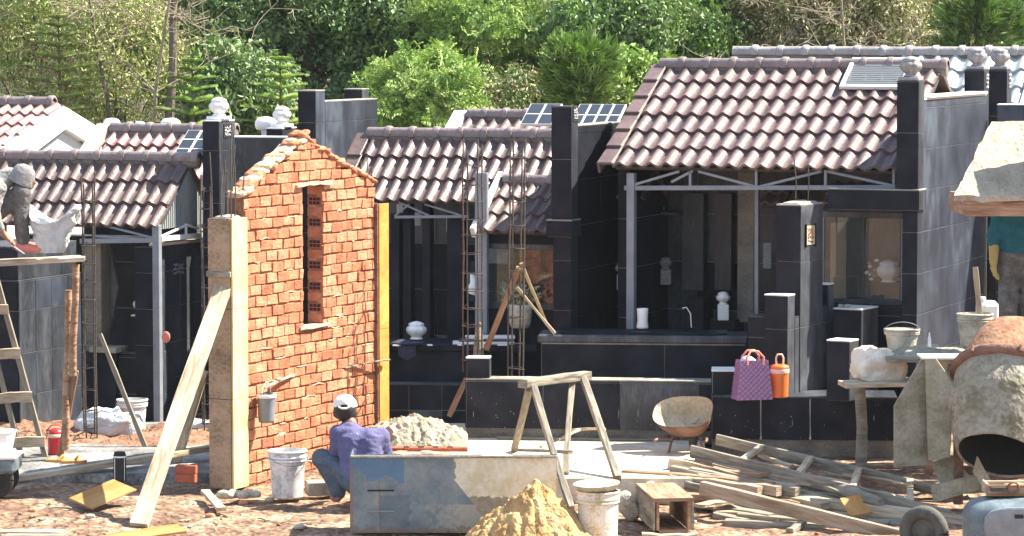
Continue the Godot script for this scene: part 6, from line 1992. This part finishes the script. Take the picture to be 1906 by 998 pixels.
# ---------------------------------------------------------------- people
func person_parts(o: Node3D, skin: Array, shirt: Array, pants: Array, ms: Material, mp: Material, feet: Array, mf: Material) -> void:
	put(net(skin, .0085, .02), M.skin, "body", o)
	put(net(shirt, .013, .045, .010), ms, "shirt", o)
	put(net(pants, .013, .04, .010), mp, "trousers", o)
	if feet: put(net(feet, .009, .02), mf, "shoes", o)
func people() -> void:
	# the crouching man, seen from behind
	var o := thing("person", "crouching person in blue shirt, jeans and white cap at the brick wall", "person", at(G(650, 938, 0)))
	var pel := Vector3(.11, .20, .03)
	var chest := Vector3(.085, .50, -.08)
	var neck := Vector3(-.0, .685, -.15)
	var head := Vector3(-.045, .80, -.20)
	var sl := Vector3(-.10, .60, -.10)
	var sr := Vector3(.27, .575, -.10)
	var el := Vector3(-.135, .38, -.16)
	var er := Vector3(.335, .375, -.13)
	var wl := Vector3(-.05, .33, -.36)
	var wr := Vector3(.26, .30, -.35)
	var kl := Vector3(-.25, .375, -.17)
	var kr := Vector3(.26, .40, -.30)
	var al := Vector3(-.10, .09, -.06)
	var ar := Vector3(.16, .09, -.16)
	var skin := [[neck - Vector3(.0, .05, 0), neck, .055, .052], [neck, head - Vector3(0, .05, 0), .052, .06], [head + Vector3(0, .02, .02), head + Vector3(-.01, .02, -.02), .088, .085], [head + Vector3(-.02, -.05, -.05), head + Vector3(-.03, -.07, -.065), .05, .04], [head + Vector3(-.035, -.01, -.11), head + Vector3(-.037, -.03, -.122), .012, .014], [head + Vector3(.085, -.01, .0), head + Vector3(.09, -.03, .0), .016, .012], [head + Vector3(-.088, -.01, -.01), head + Vector3(-.092, -.03, -.01), .016, .012],
		[chest, neck, .08, .05], [pel, chest, .09, .1], [chest, sl, .05, .04], [chest, sr, .05, .04], [sl, el, .04, .035], [sr, er, .04, .035], [el, wl, .036, .026], [er, wr, .036, .026], [pel, kl, .06, .045], [pel, kr, .06, .045], [kl, al, .045, .034], [kr, ar, .045, .034],
		[al + Vector3(0, -.02, 0), al + Vector3(-.03, -.06, -.08), .036, .03], [al + Vector3(-.02, -.058, -.02), al + Vector3(-.06, -.064, -.12), .03, .022], [al + Vector3(0, -.05, .03), al + Vector3(0, -.045, .0), .03, .034], [ar + Vector3(0, -.03, 0), ar + Vector3(.03, -.065, -.1), .036, .024]]
	skin.append_array(hand_bones(wl, (wl - el).normalized(), Vector3.UP, .6, 1.0))
	skin.append_array(hand_bones(wr, (wr - er).normalized(), Vector3.UP, .6, -1.0))
	var shirt := [[pel + Vector3(-.06, .03, .04), chest + Vector3(-.07, .0, .03), .115, .115], [pel + Vector3(.08, .03, .04), chest + Vector3(.085, .0, .03), .115, .115], [chest + Vector3(-.05, .03, .03), neck + Vector3(-.01, -.07, .03), .115, .07], [chest + Vector3(.08, .04, .03), neck + Vector3(.05, -.08, .02), .11, .065], [chest + Vector3(-.06, .05, .02), sl, .095, .068], [chest + Vector3(.09, .05, .02), sr, .095, .068], [sl, el, .066, .056], [sr, er, .066, .056], [el, wl.lerp(el, .25), .056, .044], [er, wr.lerp(er, .25), .056, .044], [neck + Vector3(0, -.04, .02), neck + Vector3(.0, -.015, .0), .066, .06]]
	var pants := [[pel + Vector3(-.06, .02, .03), pel + Vector3(.07, .02, .03), .125, .125], [pel + Vector3(-.07, .02, 0), kl, .105, .075], [pel + Vector3(.06, .02, 0), kr, .1, .075], [kl, al + Vector3(0, .02, 0), .078, .058], [kr, ar + Vector3(0, .02, 0), .078, .058], [al + Vector3(0, .03, 0), al, .058, .06]]
	person_parts(o, skin, shirt, pants, M.shirt_blue, M.jeans, [], null)
	put(net([[head + Vector3(0, -.0, .03), head + Vector3(.0, .03, .0), .094, .094], [head + Vector3(0, -.05, .055), head + Vector3(.01, -.06, .05), .052, .05], [head + Vector3(-.07, -.04, .02), head + Vector3(.07, -.045, .025), .032, .032]], .009, .03), M.hair, "hair", o)
	var cap := [[head + Vector3(-.005, .05, .0), head + Vector3(-.01, .05, -.02), .103, .1], [head + Vector3(-.01, .035, -.10), head + Vector3(-.02, .02, -.16), .06, .04]]
	var cm := MB.new()
	var rows := []
	for i in 10:
		var la := PI / 2 * i / 9.0
		var row := PackedVector3Array()
		for k in 28:
			var an := TAU * k / 28
			var back := maxf(0.0, sin(an))
			row.append(head + Vector3(cos(an) * cos(la) * .108, .028 + sin(la) * .105 + (.028 * back * back * (1.0 - i / 9.0) if absf(cos(an)) < .35 else 0.0), sin(an) * cos(la) * .118 - .005))
		rows.append(row)
	cm.grid(rows, true)
	var vis := PackedVector2Array()
	for i in 17:
		var an := PI * i / 16.0
		vis.append(Vector2(cos(an) * .09, sin(an) * .09))
	cm.prism(vis, -.004, .004, Transform3D(Basis(Vector3.RIGHT, Vector3(0, -.25, -.97), Vector3(0, .97, -.25)), head + Vector3(-.005, .028, -.09)))
	put(cm.mesh(), M.cap_white, "cap", o)
	var strap := MB.new()
	strap.tube([head + Vector3(-.05, .035, .11), head + Vector3(-.02, .022, .122), head + Vector3(.02, .022, .122), head + Vector3(.05, .035, .11)], [.009], 6)
	put(strap.mesh(), M.cap_white, "cap_strap", o)
	put(boxm(Vector3(.06, .03, .006), .002), M.cap_white, "neck_print", o, at(chest + Vector3(-.035, .105, .112), Basis.from_euler(Vector3(-.35, 0, .05))))

	# the worker squatting on the scaffold at the left
	var f0 := P(46, 470, 29.7)
	o = thing("person", "squatting person in grey clothes and hat on the scaffold board", "person", at(f0))
	var k1 := Vector3(-.03, .55, .0)
	var h1 := Vector3(-.42, .28, -.02)
	var ch := Vector3(-.34, .58, -.05)
	var nk := Vector3(-.14, .70, -.05)
	var hd := Vector3(-.02, .70, -.04)
	var k2 := Vector3(-.08, .50, -.25)
	skin = [[nk, hd, .05, .06], [hd, hd + Vector3(.03, -.02, 0), .085, .08], [hd + Vector3(.06, -.06, 0), hd + Vector3(.07, -.085, 0), .045, .035], [hd + Vector3(.1, -.04, 0), hd + Vector3(.112, -.06, 0), .013, .014], [ch, nk, .08, .05], [h1, ch, .09, .1], [h1, k1, .06, .045], [k1, Vector3(-.02, .08, 0), .045, .034], [h1, k2, .06, .045], [k2, Vector3(-.06, .08, -.25), .045, .034], [ch, Vector3(-.22, .6, .16), .05, .04], [Vector3(-.22, .6, .16), Vector3(-.26, .34, .2), .04, .034], [Vector3(-.26, .34, .2), Vector3(-.16, .17, .17), .034, .026]]
	skin.append_array(hand_bones(Vector3(-.16, .17, .17), Vector3(.75, -.6, 0).normalized(), Vector3(.6, .75, 0), .8, 1.0))
	shirt = [[h1 + Vector3(0, .03, 0), ch, .135, .15], [ch, nk, .15, .085], [ch + Vector3(.05, .02, .1), Vector3(-.22, .6, .16), .09, .075], [Vector3(-.22, .6, .16), Vector3(-.26, .34, .2), .072, .06], [Vector3(-.26, .34, .2), Vector3(-.2, .23, .18), .058, .046], [ch + Vector3(.02, .03, -.1), Vector3(-.2, .55, -.22), .09, .07], [Vector3(-.2, .55, -.22), Vector3(-.12, .35, -.28), .07, .05]]
	pants = [[h1 + Vector3(0, 0, -.06), h1 + Vector3(0, 0, .05), .12, .12], [h1, k1, .1, .078], [k1, Vector3(-.02, .12, 0), .08, .062], [h1, k2, .1, .078], [k2, Vector3(-.06, .12, -.25), .08, .062]]
	person_parts(o, skin, shirt, pants, M.shirt_grey, M.trouser_grey, [[Vector3(-.05, .05, 0), Vector3(.03, .04, .0), .045, .042], [Vector3(.03, .035, 0), Vector3(.14, .03, .0), .042, .032], [Vector3(-.08, .05, -.25), Vector3(.1, .035, -.25), .045, .034]], M.pink)
	var ht := MB.new()
	ht.lathe([Vector2(.0, .115), Vector2(.05, .11), Vector2(.09, .085), Vector2(.112, .03), Vector2(.12, -.02), Vector2(.132, -.055), Vector2(.125, -.06), Vector2(.11, -.02)], 26, hd, Basis.from_euler(Vector3(.1, 0, -.45)))
	put(ht.mesh(), M.shirt_grey, "hat", o)
	var tw := thing("trowel", "yellow handled trowel in the squatting person's hand", "trowel", at(f0 + Vector3(-.12, .10, .18), Basis.from_euler(Vector3(0, 0, -.6))))
	put(boxm(Vector3(.12, .03, .03), .008, Vector3(-.05, .03, 0)), M.glove, "handle", tw)
	put(boxm(Vector3(.16, .006, .08), .002, Vector3(.1, 0, 0)), M.steel_grey, "blade", tw)

	# the standing worker under the canopy
	var hp := 1.18
	var fs := P(1896, 640, 29.3)
	fs.y = hp
	o = thing("person", "standing person in teal shirt and yellow gloves under the canopy", "person", at(fs))
	pel = Vector3(.0, .88, 0)
	chest = Vector3(.0, 1.22, .02)
	neck = Vector3(-.0, 1.42, .03)
	head = Vector3(-.0, 1.56, .05)
	sl = Vector3(-.17, 1.33, .02)
	sr = Vector3(.17, 1.33, .02)
	el = Vector3(-.235, 1.05, .03)
	wl = Vector3(-.25, .82, .09)
	er = Vector3(.25, 1.06, .05)
	wr = Vector3(.2, .86, .16)
	var ll := [Vector3(-.09, .86, 0), Vector3(-.1, .47, .03), Vector3(-.11, .09, -.02)]
	var lr := [Vector3(.09, .86, 0), Vector3(.1, .47, .03), Vector3(.11, .09, -.02)]
	skin = [[neck, head, .052, .06], [head, head + Vector3(0, .03, .0), .088, .085], [head + Vector3(0, -.06, .05), head + Vector3(0, -.08, .06), .05, .04], [head + Vector3(0, -.01, .095), head + Vector3(0, -.03, .108), .012, .015], [head + Vector3(.09, 0, 0), head + Vector3(.092, -.03, 0), .016, .012], [head + Vector3(-.09, 0, 0), head + Vector3(-.092, -.03, 0), .016, .012], [chest, neck, .09, .05], [pel, chest, .1, .11], [chest, sl, .06, .045], [chest, sr, .06, .045], [sl, el, .045, .038], [sr, er, .045, .038], [el, wl, .038, .028], [er, wr, .038, .028], [ll[0], ll[1], .08, .05], [ll[1], ll[2], .05, .036], [lr[0], lr[1], .08, .05], [lr[1], lr[2], .05, .036]]
	shirt = [[pel + Vector3(-.06, .0, 0), chest + Vector3(-.07, 0, 0), .125, .12], [pel + Vector3(.06, .0, 0), chest + Vector3(.07, 0, 0), .125, .12], [chest + Vector3(0, .08, 0), neck + Vector3(0, -.04, 0), .13, .065], [chest + Vector3(-.05, .06, 0), sl, .11, .075], [chest + Vector3(.05, .06, 0), sr, .11, .075], [sl, el, .075, .06], [sr, er, .075, .06], [el, el.lerp(wl, .35), .06, .05], [er, er.lerp(wr, .35), .06, .05]]
	pants = [[pel + Vector3(-.05, -.02, 0), pel + Vector3(.05, -.02, 0), .13, .13], [ll[0], ll[1], .11, .085], [ll[1], ll[2], .085, .07], [lr[0], lr[1], .11, .085], [lr[1], lr[2], .085, .07]]
	person_parts(o, skin, shirt, pants, M.shirt_teal, M.trouser_grey, [[ll[2] + Vector3(0, -.045, -.02), ll[2] + Vector3(0, -.05, .14), .042, .034], [lr[2] + Vector3(0, -.045, -.02), lr[2] + Vector3(0, -.05, .14), .042, .034]], M.rubber_black)
	put(net([[head + Vector3(0, .02, -.02), head + Vector3(0, .04, .0), .096, .094]], .01, .03), M.hair, "hair", o)
	var gl := [[el.lerp(wl, .4), wl, .046, .034]]
	gl.append_array(hand_bones(wl, Vector3(.08, -1, .12).normalized(), Vector3(-1, 0, .2).normalized(), .5, 1.0))
	for q in gl: q[2] += .003; q[3] += .003
	put(net(gl, .008, .012), M.glove, "glove", o)
	gl = [[er.lerp(wr, .4), wr, .046, .034]]
	gl.append_array(hand_bones(wr, Vector3(-.1, -1, .2).normalized(), Vector3(1, 0, .2).normalized(), .5, -1.0))
	for q in gl: q[2] += .003; q[3] += .003
	put(net(gl, .008, .012), M.glove, "glove", o)

# ---------------------------------------------------------------- trees
func leaf_material(key: String, back: float) -> StandardMaterial3D:
	var m := StandardMaterial3D.new()
	m.albedo_color = Color(1, 1, 1)
	m.vertex_color_use_as_albedo = true
	m.roughness = .55
	m.cull_mode = BaseMaterial3D.CULL_DISABLED
	m.backlight_enabled = true
	m.backlight = Color(back, back, back * .72)
	M[key] = m
	return m
func sprig(kind: String, sd: int) -> ArrayMesh:            # a twig of leaves about 0.3 m long pointing along +y
	var r := RandomNumberGenerator.new(); r.seed = sd
	var b := MB.new()
	b.use_col = true
	var leaf := func(p: Vector3, d: Vector3, l: float, w: float, c: float):
		var s := d.cross(Vector3(r.randf_range(-1, 1), r.randf_range(-1, 1), r.randf_range(-1, 1))).normalized() * w
		var nrm := d.cross(s).normalized() * l * .12
		b.col = Color(c, c, c)
		b.tri(p, p + d * l * .5 + s + nrm, p + d * l)
		b.tri(p, p + d * l, p + d * l * .5 - s + nrm)
	if kind == "broad":
		for k in 16:
			var y := .02 + .26 * k / 16.0
			var a := k * 2.4 + r.randf()
			var d := Vector3(cos(a), r.randf_range(-.3, .6), sin(a)).normalized()
			leaf.call(Vector3(r.randf_range(-.03, .03), y, r.randf_range(-.03, .03)) + d * .03, d, r.randf_range(.055, .095), r.randf_range(.016, .026), r.randf_range(.75, 1.2))
	elif kind == "feather":                                # pinnate sprays with narrow leaflets
		for f in 3:
			var a0 := f * 2.1 + r.randf()
			var ax := Vector3(cos(a0) * .5, .9, sin(a0) * .5).normalized()
			var sd2 := ax.cross(Vector3.UP).normalized()
			for k in 9:
				var p := ax * (.03 + .028 * k) + Vector3(0, -.1 * pow(k / 9.0, 2) , 0)
				for s in [-1, 1]: leaf.call(p, (sd2 * s + ax * .6 + Vector3(0, -.2, 0)).normalized(), .06 * (1.0 - .04 * k), .008, r.randf_range(.8, 1.2))
	elif kind == "needle":
		for k in 26:
			var a := r.randf() * TAU
			var d := Vector3(cos(a) * .5, 1.0, sin(a) * .5).normalized()
			leaf.call(Vector3(r.randf_range(-.02, .02), r.randf() * .1, r.randf_range(-.02, .02)), d, r.randf_range(.08, .16), .0035, r.randf_range(.7, 1.25))
	else:                                                   # dry: few curled leaves
		for k in 8:
			var a := r.randf() * TAU
			var d := Vector3(cos(a), r.randf_range(-.5, .7), sin(a)).normalized()
			leaf.call(Vector3(r.randf_range(-.05, .05), r.randf() * .25, r.randf_range(-.05, .05)), d, r.randf_range(.04, .08), r.randf_range(.01, .018), r.randf_range(.6, 1.35))
	return b.mesh()
var sprigs := {}
# c centre of the crown, s its full size, n sprigs, kind of leaf, cols linear leaf colours; gaps cuts clumps apart
func tree(called: String, label: String, cat: String, c: Vector3, s: Vector3, n: int, kind: String, cols: Array, sd: int, clumps := 26, trunk_r := .06, spread := .34, base := Vector3.INF, trunk_mat := "bark") -> Node3D:
	var r := RandomNumberGenerator.new(); r.seed = sd
	if base == Vector3.INF: base = Vector3(c.x + r.randf_range(-.2, .2), 0, c.z)
	base.y = ground_height(base.x, base.z) - .05
	var o := thing(called, label, cat, at(base))
	var cc := c - base
	var tm := MB.new()
	var top := cc + Vector3(0, s.y * .25, 0)
	var pts := []
	for k in 7:
		var f := k / 6.0
		pts.append(Vector3(cc.x * f + r.randf_range(-.05, .05), top.y * f, top.z * f + r.randf_range(-.05, .05)))
	pts[0] = Vector3()
	tm.tube(pts, [trunk_r * 1.3, trunk_r, trunk_r * .9, trunk_r * .8, trunk_r * .65, trunk_r * .45, trunk_r * .25], 9)
	var cl := []
	for k in clumps:
		var d := Vector3.ZERO
		while true:
			d = Vector3(r.randf_range(-1, 1), r.randf_range(-1, 1), r.randf_range(-1, 1))
			if d.length() <= 1.0 and d.length() > .25: break
		var p := cc + d * s * .5 * .88
		cl.append(p)
		if k % 2 == 0:
			var st: Vector3 = pts[2 + k % 4]
			if p.y < st.y: st = pts[1 + k % 2]
			var md := st.lerp(p, .55) + Vector3(0, .1, 0)
			tm.tube([st, md, p], [trunk_r * .38, trunk_r * .22, trunk_r * .08], 6)
	put(tm.mesh(), M[trunk_mat], "trunk", o)
	for v in 2:
		var key := "%s%d" % [kind, v]
		if not sprigs.has(key): sprigs[key] = sprig(kind, 100 + v)
		var mm := MultiMesh.new()
		mm.transform_format = MultiMesh.TRANSFORM_3D
		mm.use_colors = true
		mm.mesh = sprigs[key]
		mm.instance_count = n / 2
		var rad: float = (s.x + s.y + s.z) / 3.0 * spread * .5
		for i in mm.instance_count:
			var p: Vector3 = cl[r.randi() % cl.size()]
			var d := Vector3(r.randfn(0, 1), r.randfn(0, .8), r.randfn(0, 1))
			var q := p + d * rad * .62
			var outd := ((q - cc) / s).normalized() * .7 + Vector3(r.randf_range(-.6, .6), r.randf_range(-.1, .8), r.randf_range(-.6, .6))
			outd = outd.normalized()
			var xx := outd.cross(Vector3(r.randf_range(-1, 1), .3, r.randf_range(-1, 1))).normalized()
			var sc := r.randf_range(.6, 1.5)
			mm.set_instance_transform(i, Transform3D(Basis(xx, outd, xx.cross(outd)).scaled(Vector3.ONE * sc), q))
			var col: Color = cols[r.randi() % cols.size()]
			mm.set_instance_color(i, col)
		var mi := MultiMeshInstance3D.new()
		mi.multimesh = mm
		mi.material_override = M.leaf
		mi.name = "crown" if v == 0 else "crown_fill"
		mi.set_meta("kind", "stuff")
		o.add_child(mi, true)
	return o
func araucaria(label: String, base_px: Array, h: float, cols: Array, sd: int, called := "young_conifer") -> void:   # tiers of drooping flat boughs round a straight stem
	var r := RandomNumberGenerator.new(); r.seed = sd
	var p := P(base_px[0], base_px[1], base_px[2])
	var base := Vector3(p.x, ground_height(p.x, p.z) - .05, p.z)
	var top := p.y - base.y
	var o := thing(called, label, "conifer", at(base))
	var tm := MB.new()
	tm.tube([Vector3(), Vector3(.02, top * .5, 0), Vector3(0, top, 0)], [.05, .035, .006], 8)
	var bm := MB.new()
	bm.use_col = true
	var y := top - .03
	var tier := 0
	while y > top - h:
		var len: float = min(.12 + tier * .085, .62)
		for k in 6:
			var a := TAU * k / 6 + tier * .5 + r.randf_range(-.15, .15)
			var d := Vector3(cos(a), 0, sin(a))
			var prev := Vector3(0, y, 0)
			var pp := [prev]
			for i in 6:
				var f := (i + 1) / 6.0
				var q := Vector3(0, y, 0) + d * len * f + Vector3(0, len * (.28 * f - .12 * f * f), 0)
				pp.append(q)
				var sdv := d.cross(Vector3.UP)
				var col: Color = cols[r.randi() % cols.size()] * r.randf_range(.8, 1.2)
				bm.col = col
				for z in 5:
					for s in [-1, 1]:
						var st := prev.lerp(q, z / 5.0)
						var dd: Vector3 = (sdv * s + d * .8 + Vector3(0, .35, 0)).normalized() * (.10 - .05 * f)
						var wd := dd.cross(Vector3(r.randf_range(-.4, .4), 1, 0)).normalized() * .006
						bm.tri(st - wd, st + wd, st + dd)
						bm.tri(st + Vector3(0, .004, 0), st + wd * 2, st + dd * .7 + Vector3(0, .03, 0))
				prev = q
			tm.tube(pp, [.008, .004], 5)
		y -= .11 + tier * .012
		tier += 1
	put(tm.mesh(), M.bark, "trunk", o)
	put(bm.mesh(), M.leaf, "boughs", o).set_meta("kind", "stuff")
func bare_tree(label: String, base_px: Array, h: float, sd: int, mat: String, r0: float, reach: float, depth := 4, kids := 4, called := "bare_tree") -> void:
	var r := RandomNumberGenerator.new(); r.seed = sd
	var p := P(base_px[0], base_px[1], base_px[2])
	var base := Vector3(p.x, ground_height(p.x, p.z) - .05, p.z)
	var o := thing(called, label, "tree", at(base))
	var parts := [MB.new(), MB.new()]
	var todo := [[Vector3(), Vector3(r.randf_range(-.1, .1), 1, 0).normalized(), h, r0, 0]]
	while todo.size() > 0:
		var e: Array = todo.pop_back()
		var pts := [e[0]]
		var rad := [e[3]]
		var d: Vector3 = e[1]
		var q: Vector3 = e[0]
		for i in 6:
			d = (d + Vector3(r.randf_range(-1, 1), r.randf_range(-.7, .8), r.randf_range(-1, 1)) * (.10 if e[4] == 0 else .28)).normalized()
			q = q + d * e[2] / 6.0
			pts.append(q)
			rad.append(maxf(e[3] * (1.0 - .11 * (i + 1)), .0045))
		parts[0 if e[4] == 0 else 1].tube(pts, rad, 7 if e[4] < 2 else 4, false)
		if e[4] < depth:
			for k in kids + (3 if e[4] == 0 else 0):
				var i := r.randi_range(2 if e[4] > 0 else 3, 6)
				var nd := (d * .4 + Vector3(r.randf_range(-1, 1), r.randf_range(-.45, .7), r.randf_range(-1, 1)).normalized()).normalized()
				todo.append([pts[i], nd, (reach if e[4] == 0 else e[2] * .62) * r.randf_range(.7, 1.1), rad[i] * (.5 if e[4] == 0 else .62), e[4] + 1])
	put(parts[0].mesh(), M[mat], "trunk", o)
	put(parts[1].mesh(), M[mat], "branches", o).set_meta("kind", "stuff")
func trees() -> void:
	leaf_material("leaf", .6)
	mk("bark", [lin(.05, .04, .03), lin(.11, .09, .065), lin(.18, .15, .11)], {"sc": 2, "vert": true, "st": 4, "nb": .9})
	mk("bark_pale", [lin(.16, .13, .09), lin(.27, .23, .16), lin(.38, .34, .25)], {"sc": 2})
	var dark := [lin(.10, .19, .08), lin(.14, .24, .095), lin(.21, .30, .13)]
	var mid := [lin(.17, .29, .09), lin(.22, .33, .10), lin(.16, .25, .10), lin(.30, .36, .14)]
	var lime := [lin(.25, .40, .08), lin(.30, .44, .10), lin(.20, .35, .07), lin(.34, .46, .14)]
	var yell := [lin(.38, .44, .14), lin(.44, .47, .19), lin(.27, .40, .11), lin(.48, .47, .25)]
	var dry := [lin(.33, .28, .17), lin(.20, .19, .10), lin(.46, .42, .26), lin(.19, .24, .09), lin(.24, .20, .14)]
	# far back: a closed dark stand that hides the hillside
	for k in 13:
		tree("forest_tree", "dense leafy tree in the closed stand at the back", "tree", P(-160 + 185 * k, 90 - 20 * (k % 3), 50.0 + 1.6 * (k % 3)), Vector3(3.3, 4.6, 2.2), 3400, "broad", [mid, dark, mid, yell, mid][k % 5], 300 + k, 60, .1, .30).set_meta("group", "trees of the closed stand")
	# nearer individual trees
	tree("bushy_tree", "yellow green twiggy tree above the white gable", "tree", P(60, 40, 43), Vector3(2.6, 3.0, 1.8), 2300, "dry", yell, 1, 34, .05, .34)
	tree("bushy_tree", "yellow green scrub tangled with dead branches beside the brown trunk", "tree", P(215, 120, 42), Vector3(1.9, 1.9, 1.4), 1300, "dry", yell, 2, 26, .04, .34)
	tree("bushy_tree", "fresh green feathery tree behind the lotus pillar", "tree", P(355, 100, 44.5), Vector3(1.5, 2.2, 1.4), 1300, "feather", mid, 3, 22, .05, .32)
	tree("broadleaf_tree", "large dark broadleaf tree with deep shade above the brick gable", "tree", P(560, 40, 45), Vector3(3.0, 3.6, 2.2), 3600, "broad", [dark[2], dark[1], mid[2], mid[0]], 4, 44, .12, .26)
	tree("broadleaf_tree", "dark leafy tree with pale tufts left of the lime bush", "tree", P(745, 40, 45.5), Vector3(2.2, 3.0, 2.0), 2400, "broad", [dark[2], mid[0], dark[1], yell[2]], 5, 34, .1, .28)
	tree("lime_bush", "bright lime green bush with feathery sprays behind the brown roof", "bush", P(785, 185, 40), Vector3(1.65, .95, 1.2), 1500, "feather", lime, 6, 24, .05, .36)
	tree("feathery_tree", "light green feathery tree rising above the lime bush", "tree", P(895, 45, 44), Vector3(1.7, 2.0, 1.6), 1700, "feather", lime, 7, 26, .06, .32)
	tree("feathery_tree", "green feathery tree right of the light green one", "tree", P(1010, 60, 45.5), Vector3(1.5, 2.4, 1.5), 1500, "feather", [mid[1], mid[3], lime[2], dry[1]], 8, 26, .06, .3)
	tree("broadleaf_tree", "mid green broadleaf tree beside the large mauve roof ridge", "tree", P(1190, 70, 43.5), Vector3(2.0, 2.7, 1.7), 2300, "broad", [mid[0], mid[2], dark[2], lime[2]], 9, 32, .08, .28)
	tree("broadleaf_tree", "bright speckled broadleaf tree above the left end of the grey ridge", "tree", P(1335, 30, 45), Vector3(1.7, 2.4, 1.6), 1700, "broad", [mid[1], lime[2], mid[0]], 10, 28, .07, .3)
	tree("dry_tree", "brownish dry leaved tree above the pale grey ridge", "tree", P(1490, 40, 44), Vector3(2.0, 2.6, 1.6), 2300, "dry", dry, 11, 34, .07, .32)
	tree("dry_tree", "dry tree with pale yellow leaves right of the brownish one", "tree", P(1670, 30, 43.5), Vector3(2.1, 2.4, 1.6), 2200, "dry", [dry[0], dry[2], yell[1], mid[3]], 12, 34, .07, .32)
	tree("bushy_tree", "yellow green leafy tree at the end of the grey roof", "tree", P(1890, 40, 45), Vector3(1.5, 2.6, 1.5), 1500, "broad", [lime[0], mid[1], yell[2]], 13, 26, .07, .3)
	tree("pine_tree", "soft green young pine beside the dark pillar with solar panels", "tree", P(1078, 150, 39.5), Vector3(.55, 1.1, .5), 520, "needle", [lime[2], mid[1], lime[0]], 14, 16, .04, .4)
	tree("pine_tree", "soft green pine behind the grey roof ridge", "tree", P(1822, 60, 40.5), Vector3(.75, 1.3, .6), 620, "needle", [mid[1], lime[2], mid[0]], 15, 18, .04, .4)
	tree("low_shrub", "low leafy shrub between the pine and the mauve roof", "shrub", P(1160, 185, 40.5), Vector3(.9, .7, .7), 420, "broad", [lime[0], yell[2], lime[3]], 16, 14, .03, .4)
	tree("low_shrub", "low dry shrub right of the lime bush", "shrub", P(925, 190, 41.5), Vector3(1.0, .8, .7), 520, "dry", [dry[0], dry[3], mid[0]], 17, 14, .03, .4)
	tree("low_shrub", "low green shrub behind the white lotus bowls", "shrub", P(455, 190, 42), Vector3(1.4, 1.0, .8), 720, "broad", [dark[2], mid[0], mid[2]], 18, 16, .03, .4)
	araucaria("young conifer with flat tiers between the trunk and the lotus pillar", [357, 112, 40.5], 1.0, [lime[0], mid[1], lime[2]], 41)
	araucaria("young conifer with yellowish tip behind the second lotus bowl", [521, 108, 40.5], 1.0, [lime[0], yell[0], lime[2]], 42)
	araucaria("young dark tiered conifer in the dry scrub above the white gable", [108, 30, 41.0], 1.3, [mid[0], mid[3], dark[2]], 43)
	bare_tree("dead pale branched tree tangled over the scrub", [265, 200, 41.2], 4.3, 5, "bark_pale", .035, 1.5, 4, 4, "dead_tree")
	bare_tree("dead twiggy tree left of the brown trunk", [120, 200, 42.6], 4.4, 9, "bark_pale", .03, 1.3, 4, 4, "dead_tree")
	bare_tree("thin dead tree at the left edge of the scrub", [25, 200, 42.0], 4.6, 17, "bark_pale", .03, 1.2, 4, 3, "dead_tree")
	bare_tree("dead grey twigged tree over the dry leaved wood", [1570, 200, 42.0], 4.4, 23, "bark_pale", .03, 1.2, 4, 4, "dead_tree")
	bare_tree("dead leaning tree with many pale twigs above the low ridge", [190, 200, 42.2], 4.0, 29, "bark_pale", .03, 1.4, 4, 4, "dead_tree")
	bare_tree("upright brown tree trunk before the green wood", [287, 200, 40.8], 5.2, 12, "bark", .085, .9, 3, 2, "brown_tree")
	bare_tree("slim brown sapling beside the thicker trunk", [243, 200, 41.0], 4.2, 13, "bark", .035, .7, 3, 2, "sapling")

func _ready() -> void:
	var pitch := atan((499.0 - HZ) / F)
	view = Basis(Vector3.RIGHT, -pitch)
	var cam := Camera3D.new()
	cam.name = "camera"
	cam.position = EYE
	cam.basis = view
	cam.fov = rad_to_deg(2.0 * atan(499.0 / F))
	cam.near = .5
	cam.far = 900.0
	add_child(cam)
	cam.current = true
	var sky := ProceduralSkyMaterial.new()
	sky.sky_top_color = Color(.58, .66, .78)
	sky.sky_horizon_color = Color(.86, .88, .90)
	sky.sky_curve = .16
	sky.ground_bottom_color = Color(.22, .20, .17)
	sky.ground_horizon_color = Color(.6, .62, .62)
	sky.sky_energy_multiplier = .8
	sky.sun_angle_max = 1.0
	var env := Environment.new()
	env.background_mode = Environment.BG_SKY
	env.sky = Sky.new()
	env.sky.sky_material = sky
	env.tonemap_mode = Environment.TONE_MAPPER_LINEAR
	env.tonemap_exposure = 3.75
	env.fog_enabled = true
	env.fog_density = .0002
	env.fog_light_color = Color(.86, .90, .92)
	env.sdfgi_enabled = true
	env.ssao_enabled = true
	env.ssil_enabled = true
	var we := WorldEnvironment.new()
	we.name = "world"
	we.environment = env
	add_child(we)
	var sun := DirectionalLight3D.new()
	sun.name = "sun"
	sun.light_energy = 1.5
	sun.light_color = Color(1.0, .955, .88)
	sun.light_angular_distance = .5
	sun.shadow_enabled = true
	add_child(sun)
	sun.look_at_from_position(sun_dir * 50.0, Vector3.ZERO)
	materials()
	setting()
	tomb_big()
	tomb_rear_right()
	tomb_middle()
	tomb_left()
	back_left()
	front_walls()
	brick_gable()
	trees()
	site_left()
	site_middle()
	site_right()
	offerings()
	people()
